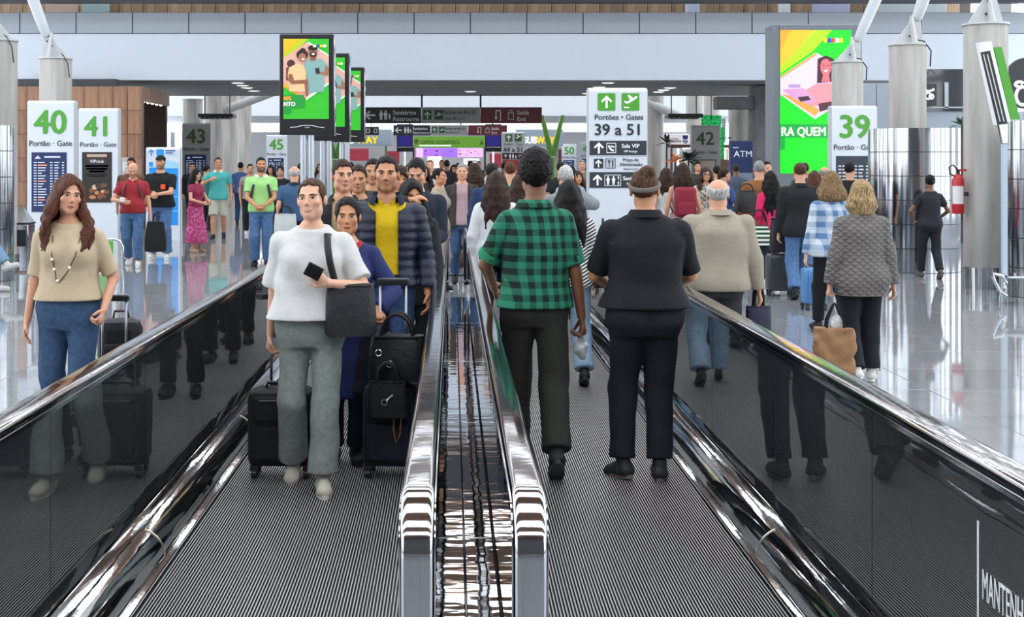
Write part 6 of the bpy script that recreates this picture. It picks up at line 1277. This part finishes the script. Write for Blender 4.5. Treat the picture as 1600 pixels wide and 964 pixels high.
for yy in (-.05, .05): MB().tube([(-.07, yy, .32), (-.06, yy*.7, .42), (-.015, yy*.3, .53), (.0, 0, .55), (.015, yy*.3, .53), (.06, yy*.7, .42), (.07, yy, .32)], .009, 8).build('handle', cloth('15151a'), pbg)
MB().disc((.02, .40), .05, .055, -.02, .02, 14).build('contents', mat('white_wrap', (.7, .7, .68), .6, var=.5, vscale=(20,)), pbg)
X, Y = at(1299, 13.4)
person('woman with curly fair hair in blue and white flannel shirt', X, Y, 184, 1.66, 'f', 1.1, 'fair', (-6, 0, 0), ('curly', 'dblond', .17), q=1, seed=22, top=dict(c='5d80ab', pat='plaid', c2='d9e1e8', c3='9fb4cc', sc=1.9, sleeve=1.95, t=.028, hem=.83, loose=.03), bottom=dict(**BLK), shoes=BS, hands={'L': (.28, .0, .84), 'R': (-.22, -.2, .95)}, feet=STR)
suitcase('light blue upright suitcase rolled by the woman in flannel', gx(1271, 15.4), 15.4, 8, .27, .22, .44, '4c7fb4', .78, 'hard')
X, Y = at(1250, 16.6)
person('man in black jacket and blue jeans standing by the grey suitcase', X, Y, 176, 1.76, 'm', 1.08, 'light', (-4, 0, 0), ('buzz', 'brown'), q=1, seed=23, jacket=dict(c='1d2022', sleeve=1.95, t=.034, hem=.80, loose=.02, neck=('collar', .0)), bottom=dict(c='35557f', pat='denim', c2='6d93c0', kn=.07, an=.07), shoes=BS, feet=STR2, hands={'R': (-.15, -.26, 1.0), 'L': (.26, -.05, .85)})
suitcase('dark grey ribbed hard suitcase standing beside the black jacket', gx(1217.5, 17.0), 17.0, -4, .34, .24, .49, '3c3f44', 1.02, 'hard')
handbag('dark brown travel bag strapped on the grey suitcase', gx(1218, 16.96), 16.96, .592, -4, .25, .19, .40, '2c2428', .0, taper=.9)
X, Y = at(1204, 18.2)
person('woman with long black hair in bright pink top', X, Y, 196, 1.63, 'f', 1.0, 'tan', (-10, 0, 0), ('long', 'black', .48), q=1, seed=24, top=dict(c='d92a62', sleeve=1.3, t=.018, hem=.84), bottom=dict(c='1c3038'), shoes=WS, hands={'L': (.26, -.05, .88), 'R': (-.14, -.26, 1.05)})
handbag('green and white striped tote beside the pink top', 4.33, 18.05, .60, 0, .40, .14, .28, '1f4030', .22, pat='hstripe', c2='d8d8cc', rough=.8, taper=.55)
X, Y = at(1186, 19.3)
person('grey haired man in tan brown jacket', X, Y, 178, 1.78, 'm', 1.08, 'light', (0, 0, 0), ('short', 'grey'), q=1, seed=25, jacket=dict(c='8a5a30', sleeve=1.95, t=.028, hem=.84), bottom=dict(c='22242e'), shoes=BS)
handbag('round black shoulder bag hanging behind the tan brown jacket', gx(1167, 19.0), 19.02, 1.03, 10, .36, .18, .32, '2a2a2c', .10, taper=.7, straps=1, hw=.3)
X, Y = at(1198, 22); person('dark haired man half hidden behind the tan brown jacket', X, Y, 20, 1.77, 'm', 1., 'light', (0, 0, 0), ('short', 'black'), q=0, seed=26, beard=.4, top=dict(c='303238', t=.015), bottom=dict(**BLK))
X, Y = at(1067, 18.6)
person('woman with long brown hair wearing a red backpack', X, Y, 180, 1.75, 'f', 1.05, 'light', (0, 0, 0), ('long', 'dbrown', .34), q=1, seed=27, top=dict(c='c9a0a4', sleeve=0, t=.012, hem=.9), bottom=dict(c='22262e'), shoes=BS, feet=STR)
backpack('crimson red backpack on the back of the brown haired woman', X, Y-.20, .98, 0, .31, .16, .43, '8f2238')
X, Y = at(1041, 20.2); person('woman in white sleeveless top left of the red backpack', X, Y, 185, 1.67, 'f', 1., 'light', (0, 0, 0), ('long', 'dbrown', .30), q=1, seed=28, top=dict(c='cfcdc8', sleeve=0, t=.014, hem=.86), bottom=dict(**BLK))
X, Y = at(1103, 21.8)
w_ = person('woman with dark glasses and patterned scarf facing the camera', X, Y, 0, 1.66, 'f', 1.05, 'light', (4, 0, 0), ('longfront', 'dbrown', .26), q=1, seed=29, top=dict(c='b0a89e', pat='blotch', c2='5e554e', sleeve=1.8, t=.03, hem=.86), bottom=dict(**BLK))
gl_ = MB()
for sg in (1, -1): gl_.tube([w_['hc']+np.array((sg*.034+.024*math.cos(u), -.102, .010+.017*math.sin(u))) for u in np.linspace(0, 2*PI, 14)], .005, 6)
gl_.build('glasses', BLACK, w_['root'])
X, Y = at(1132, 20.9); person('woman in blue blouse seen in profile by the ATM sign', X, Y, 112, 1.67, 'f', 1.0, 'light', (0, 0, 0), ('pony', 'dbrown'), q=1, seed=30, top=dict(c='34508a', sleeve=.8, t=.02, hem=.86), bottom=dict(c='20243a'), hands={'L': (.18, -.3, 1.1), 'R': (-.18, -.3, 1.1)})
X, Y = at(1120, 25.5); person('person in dark maroon top between glasses woman and blue blouse', X, Y, 180, 1.68, 'm', 1., 'tan', (0, 0, 0), ('short', 'black'), q=0, seed=31, top=dict(c='5a2030', t=.015), bottom=dict(**BLK))
X, Y = at(1273, 18.9); person('woman with red brown hair and teal hood by the black jacket', X, Y, 150, 1.63, 'f', 1., 'light', (0, 0, 0), ('long', 'auburn', .26), q=1, seed=32, jacket=dict(c='4a6a78', sleeve=1.9, t=.028, hem=.8), bottom=dict(**BLK))
X, Y = at(1288, 22.0); person('grey haired person behind the red brown haired woman', X, Y, 180, 1.68, 'm', 1., 'light', (0, 0, 0), ('ring', 'grey'), q=0, seed=33, top=dict(c='5a6a70', t=.015), bottom=dict(**GRYP))
X, Y = at(1328, 20.2); person('man with cropped black hair in front of the gate 39 sign', X, Y, 160, 1.76, 'm', 1.05, 'light', (-15, 0, 0), ('short', 'black'), q=1, seed=34, top=dict(c='1c1c20', t=.018, hem=.86), bottom=dict(**DEND), shoes=WS)
X, Y = at(1453, 19.5)
person('woman in dark grey uniform walking away past the steel cylinder', X, Y, 180, 1.57, 'f', 1.02, 'brown', (0, 0, 0), ('tied', 'black'), q=1, seed=35, top=dict(c='2b2d33', sleeve=.6, t=.02, hem=.86), bottom=dict(c='26282e', an=.055), shoes=dict(c='55504c', sole='6a6460'), hands={'L': (.22, -.2, 1.0, 1, .7, -.2), 'R': (-.22, -.2, 1.0, -1, .7, -.2)}, feet=STR)
# ---- left side of the hall
X, Y = at(108, 7.8)
bw = person('woman with long wavy auburn hair in beige short-sleeved sweater', X, Y, 4, 1.69, 'f', 1.08, 'light', (26, 4, 6), ('longfront', 'auburn', .34), q=2, seed=40,
       top=dict(c='cbb698', sleeve=.88, t=.016, hem=.98, loose=.012, t2=.018, fold=.003), bottom=dict(c='2a4160', pat='denim', c2='476384', kn=.066, an=.062, waist=1.02), shoes=WS, hands={'L': (.235, -.10, .92, .5, 1, 0), 'R': (-.255, -.02, .84)}, curl={'L': 1., 'R': .4}, feet=STR)
pts = [(-.062, -.0, 1.405), (-.075, -.095, 1.33), (-.07, -.148, 1.23), (-.05, -.138, 1.12), (-.045, -.128, 1.06)]; pts2 = [(.062, -.0, 1.405), (.085, -.095, 1.32), (.07, -.152, 1.22), (.02, -.14, 1.12), (-.03, -.13, 1.06)]
MB().tube(pts, .0035, 6).tube(pts2, .0035, 6).build('necklace', mat('necklace_brown', '4a3524', .4), bw['root'])
for p in ((-.068, -.150, 1.20), (-.056, -.142, 1.14), (.035, -.147, 1.15), (-.04, -.132, 1.07)): MB().ball(p, .010, 8, 6).build('bead', mat('bead_pearl', (.85, .82, .76), .2), bw['root'])
for sg in (1, -1): MB().ball(tuple(bw['hc']+bw['R'] @ np.array((sg*.081, .01, -.042))), .008, 8, 6).build('earring', mat('bead_pearl', (.85, .82, .76), .2), bw['root'])
suitcase('black cabin suitcase rolled by the woman in beige', gx(172, 8.0), 8.02, 0, .30, .22, .40, '1b1c20', .93)
backpack('black quilted backpack resting on the black cabin suitcase', gx(186, 8.25), 8.28, .47, 10, .28, .20, .30, '26262a', False)
X, Y = at(208, 21.8)
rp = person('bald bearded man in red polo shirt looking at his phone', X, Y, 6, 1.75, 'm', 1.14, 'light', (4, 26, 0), ('none', 'brown'), q=1, seed=41, beard=.5, belly=.02, top=dict(c='a02c34', sleeve=.62, t=.018, hem=.90, neck=('collar', 0)), bottom=dict(**DEN, kn=.07, an=.06), shoes=WS, hands={'R': (-.14, -.24, 1.10, -1, .6, -.3), 'L': (.30, -.02, .82)}, feet=STR)
MB().tube([(-.10, -.115, 1.40), (-.14, -.145, 1.3), (-.16, -.13, 1.15)], .02, 6, flat=.4).build('bag_strap', BLACK, rp['root']); MB().tube([(.10, -.115, 1.40), (.14, -.145, 1.3), (.17, -.13, 1.15)], .02, 6, flat=.4).build('bag_strap', BLACK, rp['root'])
ph = thing('phone', 'white phone in the hand of the man in red', 'phone', (X-.10, Y-.34, 1.13)); MB().bbox(-.04, .04, -.01, .01, -.03, .045, .008).build('phone_body', mat('phone_white', (.75, .75, .75), .3), ph); MB().box(-.034, .034, .0101, .0115, -.025, .04).build('phone_screen', BLACK, ph)
hb = handbag('black garment bag carried by the man in red', gx(243, 21.4), 21.4, .27, 0, .36, .13, .50, '1b1c1f', .14, taper=.75, rough=.8, hw=.12)
X, Y = at(205, 24.6); person('dark haired man behind the man in red', X, Y, 0, 1.84, 'm', 1.1, 'tan', (0, 8, 0), ('short', 'black'), q=0, seed=42, top=dict(c='6a4a3c', t=.018, hem=.88), bottom=dict(**DEN), shoes=WS)
X, Y = at(251, 23.4)
bt = person('big man in black T-shirt and black cap', X, Y, -4, 1.88, 'm', 1.22, 'light', (0, 0, 0), ('short', 'black'), q=1, seed=43, beard=.55, hat='17181a', belly=.03, top=dict(c='18191b', sleeve=.72, t=.022, hem=.88, loose=.015), bottom=dict(**DEN, kn=.08, an=.075), shoes=WS, hands={'L': (.03, -.30, 1.10, 1, .5, -.4), 'R': (-.08, -.30, 1.08, -1, .5, -.4)}, feet={'L': (.13, -.05, .085, 0, 8), 'R': (-.13, .0, .085, 0, -8)})
MB().bbox(.055, .14, -.185, -.175, 1.27, 1.36, .003).build('shirt_print', mat('print_orange', 'e8562a', .6), bt['root'])
X, Y = at(306, 25.0)
person('woman with long black hair in pink floral dress', X, Y, 62, 1.62, 'f', .98, 'light', (0, 6, 0), ('long', 'black', .52), q=1, seed=44, top=dict(c='94304f', sleeve=.45, t=.016, hem=.98), bottom=dict(kind='skirt', c='a83e6c', pat='dots', c2='d98ab0', hem=.20, flare=.03, waist=1.0), shoes=dict(c='c09a80', sole='9a7a60'), hands={'L': (.12, -.27, 1.05, .8, .5, -.4), 'R': (-.12, -.27, 1.05, -.8, .5, -.4)})
X, Y = at(341, 29.4)
person('man in turquoise polo shirt and pale shorts', X, Y, 6, 1.86, 'm', 1.08, 'tan', (10, 0, 0), ('short', 'dbrown'), q=1, seed=45, top=dict(c='4fb3ac', sleeve=.66, t=.02, hem=.84, neck=('collar', 0), cc='d8e0d0'), bottom=dict(c='bcbcac', end=.98, kn=.088, t=.016), shoes=BS, hands={'R': (-.15, -.22, 1.28, -1, .3, -.7), 'L': (.28, -.02, .86)}, feet=STR2)
backpack('teal backpack slung on the shoulder of the turquoise polo', X-.22, Y+.14, 1.0, 160, .28, .14, .42, '2c8088', False)
X, Y = at(408, 21.7)
lm = person('bearded man in lime green polo shirt and blue jeans', X, Y, 6, 1.84, 'm', 1.08, 'tan', (12, 0, 0), ('short', 'black'), q=1, seed=46, beard=.75, top=dict(c='a9e08a', sleeve=.66, t=.02, hem=.88, neck=('collar', 0), cc='d8e8c8'), bottom=dict(**DEN, kn=.075, an=.07), shoes=BS, hands={'L': (.06, -.24, .98, 1, .5, -.3), 'R': (-.06, -.24, .98, -1, .5, -.3)})
for sg in (1, -1): MB().tube([(sg*.095, .0, 1.475), (sg*.105, -.10, 1.42), (sg*.135, -.15, 1.33), (sg*.165, -.13, 1.18), (sg*.18, -.05, 1.08)], .022, 8, flat=.4).build('bag_strap', cloth('33393a'), lm['root'])
X, Y = at(460, 20.2); person('older man with thin grey hair in blue polo seen from behind', X, Y, 182, 1.70, 'm', 1.08, 'light', (0, 0, 0), ('ring', 'white'), q=1, seed=47, top=dict(c='3f5c80', sleeve=.66, t=.02, hem=.86, neck=('collar', 0), cc='1c2638'), bottom=dict(c='1c2430'), shoes=BS)
handbag('white carrier bag beside the older man in blue polo', gx(446, 20.0), 20.0, .62, 0, .36, .14, .34, 'c9cdcc', .12, taper=.9, rough=.6)
X, Y = at(438, 27.5); person('woman in black headscarf behind the blue polo', X, Y, 0, 1.68, 'f', 1., 'tan', (0, 0, 0), ('hijab', 'black', .16), q=0, seed=48, jacket=dict(c='17171b', sleeve=1.95, t=.03, hem=.3, flare=.08), bottom=dict(**BLK))
X, Y = at(391, 31); person('man in beige shirt left of the lime green polo', X, Y, 20, 1.70, 'm', 1., 'tan', (0, 0, 0), ('short', 'black'), q=0, seed=49, top=dict(c='9a9286', t=.02), bottom=dict(**BLK), shoes=WS)
X, Y = at(376, 36); person('man in blue shirt walking away between the columns', X, Y, 178, 1.74, 'm', 1., 'tan', (0, 0, 0), ('short', 'black'), q=0, seed=50, top=dict(c='4f679c', sleeve=1.9, t=.022), bottom=dict(**DEND))
X, Y = at(322, 33); person('person in dark cap left of the turquoise polo', X, Y, 150, 1.66, 'm', 1., 'tan', (0, 0, 0), ('short', 'black'), q=0, seed=51, hat='1c1c1e', top=dict(c='6a6258', t=.02), bottom=dict(**BLK))
# seated traveller cut by the left edge: only crossed legs show
Xs, Ys_ = gx(-62, 17.6), 17.6
b = thing('steel_bench', 'steel bench under the seated traveller at the left edge', 'bench', (Xs, Ys_, 0)); MB().bbox(-.9, .22, -.24, .28, .42, .455, .01).build('seat', STEEL, b); MB().bbox(-.9, .22, -.03, .03, .36, .42, .01).build('beam', STEEL, b)
for xx in (-.7, .1): MB().tube([(xx, -.2, 0), (xx, 0, .38), (xx, .2, 0)], .018, 8).build('leg', STEEL, b)
def seated(label, X, Y):
    root = thing('person', label, 'person', (X, Y, 0)); sk = np.array(hexc(SKIN['tan']))
    fd = Field((-.4, -.35, .0), (.85, .35, 1.45), .014)
    fd.stack([(.46, -.05, 0, .12, .17), (.62, -.07, 0, .11, .15), (.85, -.08, 0, .11, .16), (1.02, -.08, 0, .09, .17), (1.1, -.07, 0, .06, .06)], .03); fd.cone((-.05, 0, 1.05), (-.03, 0, 1.16), .055, .055, .03); fd.ell((-.01, 0, 1.26), (.10, .078, .12), .02)
    for sg in (-1, 1): fd.cone((-.07, sg*.18, 1.0), (.0, sg*.23, .75), .05, .04, .02); fd.cone((.0, sg*.23, .75), (.2, sg*.12, .62), .04, .028, .02)
    fd.cone((0, -.1, .55), (.43, -.1, .57), .08, .055, .02); fd.cone((.43, -.1, .57), (.50, -.1, .1), .05, .036, .02); fd.cone((0, .1, .57), (.42, .0, .70), .08, .055, .02); fd.cone((.42, .0, .70), (.66, -.08, .38), .05, .036, .02)
    fd.obj('body', vcol_mat('skin'), root, lambda V: np.tile(sk, (len(V), 1)))
    fl = Field((-.3, -.35, .02), (.85, .4, .85), .014); fl.cone((-.05, -.09, .57), (.43, -.1, .57), .10, .075, .03); fl.cone((.43, -.1, .57), (.50, -.1, .14), .075, .07, .02, cut1=True); fl.cone((-.05, .1, .59), (.42, .0, .70), .10, .075, .03); fl.cone((.42, .0, .70), (.64, -.07, .40), .075, .068, .02, cut1=True); fl.fold(.004, 17); fl.obj('trousers', cloth('5c7f9c', 'denim', '8aaac2'), root)
    fl = Field((-.35, -.4, .45), (.3, .4, 1.2), .014); fl.stack([(.52, -.05, 0, .14, .19), (.85, -.08, 0, .13, .18), (1.02, -.08, 0, .105, .18), (1.09, -.07, 0, .07, .07)], .03)
    for sg in (-1, 1): fl.cone((-.07, sg*.18, 1.0), (.0, sg*.24, .77), .065, .06, .03, cut1=True)
    fl.obj('shirt', cloth('3a4048'), root); fh = Field((-.16, -.13, 1.15), (.14, .13, 1.42), .01); fh.ell((-.025, 0, 1.29), (.105, .088, .11), .01); fh.cut(lambda X_, Y_, Z_: .06-X_+0*Y_+.3*(Z_-1.3)) if False else fh.cut(lambda X_, Y_, Z_: -(X_-.045-.5*(Z_-1.27)+0*Y_)); fh.obj('hair', cloth('17120f', 'hair', '2a211c'), root)
    for (a, dv) in (((.50, -.1, .09), (.18, 0, -.02)), ((.665, -.08, .36), (.15, -.03, .04))):
        fs = Field((a[0]-.12, a[1]-.12, a[2]-.12), (a[0]+.28, a[1]+.12, a[2]+.12), .008); fs.cone((a[0]-.03, a[1], a[2]-.04), (a[0]+dv[0], a[1]+dv[1], a[2]-.035+dv[2]), .045, .04, .02); fs.cone((a[0], a[1], a[2]+.02), (a[0]+.01, a[1], a[2]-.03), .045, .045, .02); o = fs.obj('shoe', cloth('c9c7c2'), root)
seated('seated traveller in pale jeans and white sneakers at the left edge', Xs, Ys_)
# ---- crowd between and beyond the walkways
CR = [(686, 17.6, 1.68, 'f', 70, 'tied', 'black', 'a39a88', '8f8f92', 'woman in beige cardigan standing in profile past the walkway'), (722, 18.6, 1.74, 'm', 0, 'short', 'grey', 'b59aa0', '3a5578', 'man in brown jacket over pink shirt facing the camera'),
      (741, 19.2, 1.74, 'f', 180, 'curly', 'dbrown', '3a3436', '1c1c20', 'curly haired woman in dark coat seen from behind'), (698, 34.6, 1.80, 'm', 180, 'short', 'black', '1e2022', '1c1c20', 'tall man in black coat walking away down the middle'),
      (768, 16.2, 1.75, 'm', 178, 'short', 'black', '24385e', '1f2a40', 'man in navy blue jacket before the white blouse'), (672, 27, 1.80, 'm', 0, 'short', 'dblond', 'c9c8c4', '3a3b3d', 'fair haired man in white shirt in the middle distance'),
      (709, 35.8, 1.66, 'f', 10, 'longfront', 'black', '35302e', '1c1c20', 'woman with loose black hair in dark top in the middle distance'), (772, 31, 1.72, 'm', 200, 'short', 'black', 'd2d4d8', '22262e', 'person in white shirt under the far blue screen'),
      (735, 37, 1.78, 'm', 180, 'short', 'black', '3a3c40', '1c1c20', 'man in charcoal jacket in the far middle'), (690, 39, 1.80, 'm', 0, 'short', 'dbrown', '4a4440', '22262e', 'man in grey brown jacket far down the hall'),
      (640, 24, 1.72, 'f', 0, 'longfront', 'dbrown', '5a4a48', '1c1c20', 'woman in mauve brown top behind the man looking down'), (642, 30, 1.74, 'm', 0, 'short', 'black', '3a3030', '1c1c20', 'man in dark plum jacket far behind the puffer jacket'),
      (876, 24, 1.76, 'm', 180, 'short', 'black', '1f2024', '1c1c20', 'man in black jacket past the grey sweater'), (891, 19.2, 1.70, 'f', 185, 'hijab', 'white', '9fb2c4', '2a2c34', 'person with pale blue head covering beside the tall totem'),
      (909, 31, 1.80, 'm', 0, 'short', 'grey', '77706e', '2a2a2e', 'man in grey top far behind the totem edge'), (903, 22, 1.60, 'f', 10, 'longfront', 'dbrown', '7a5a48', '2a2a2e', 'woman with brown hair peeking beside the tall totem'),
      (655, 44, 1.74, 'm', 0, 'short', 'black', '444850', '1c1c20', 'distant man in slate jacket near the lime banner'), (715, 48, 1.70, 'f', 180, 'long', 'dbrown', '7a3a40', '1c1c20', 'distant woman in red brown top near the counter'), (748, 45, 1.76, 'm', 0, 'short', 'black', '2f4a40', '1c1c20', 'distant man in dark green jacket'),
      (787, 38, 1.72, 'm', 180, 'short', 'black', '5a5a62', '22242c', 'man in grey shirt before the gates 44 to 51 totem'), (600, 40, 1.74, 'm', 0, 'short', 'dbrown', '6a6a70', '22242c', 'distant man in pale grey jacket behind the crowd'), (548, 34, 1.74, 'm', 180, 'short', 'black', '8a2f38', '1c1c20', 'distant man in red jacket behind the screen posts'),
      (500, 36, 1.70, 'f', 0, 'longfront', 'dbrown', 'b0b4c4', '3a4a6a', 'distant woman in pale blue blouse behind the screen posts'), (1150, 29, 1.70, 'm', 180, 'short', 'dbrown', '586070', '22242c', 'man in slate shirt before the ATM sign'), (1060, 31, 1.66, 'f', 180, 'long', 'black', '4a4048', '22242c', 'woman in plum grey top queuing at the kiosk'),
      (1090, 33, 1.74, 'm', 0, 'short', 'black', '3a4640', '22242c', 'man in olive grey jacket at the kiosk counter'), (300, 35.5, 1.72, 'm', 20, 'short', 'black', '24262a', '1c1c20', 'man in black clothing before the gate 43 sign'), (662, 21.5, 1.70, 'f', 5, 'longfront', 'black', '2c2e36', '1c1c20', 'woman in dark blue grey coat following the man looking down'),
      (1257, 24, 1.74, 'm', 180, 'short', 'dbrown', '40464c', '22242c', 'man in grey jacket ahead in the gate 39 queue'), (470, 30, 1.72, 'm', 180, 'short', 'black', '4a3a34', '1c1c20', 'man in brown jacket beyond the blue polo'), (423, 33, 1.66, 'f', 0, 'longfront', 'black', '6a3a44', '1c1c20', 'distant woman in wine red top behind the lime polo')]
for i, (px, Yy, H, sx_, rz, hs_, hcn, c, cb, lb) in enumerate(CR):
    X, Y = at(px, Yy); kw = dict(top=dict(c=c, sleeve=1.93 if i % 3 else .7, t=.024, hem=.84))
    if 'pink shirt' in lb: kw = dict(top=dict(c=c, sleeve=0, t=.012, hem=.86), jacket=dict(c='3c3430', sleeve=1.95, t=.03, hem=.82, open=(.09, .08)))
    person(lb, X, Y, rz, H, sx_, 1.0+.06*((i*7) % 3-1), ('tan', 'light', 'olive', 'brown')[i % 4] if rz in (180, 178) else ('tan', 'light', 'light')[i % 3], (0, 0, 0), (hs_, hcn, .3 if hs_ != 'hijab' else .15), q=0 if Yy > 20 else 1, seed=100+i, bottom=dict(c=cb), feet=(None, STR, STR2)[i % 3], **kw)
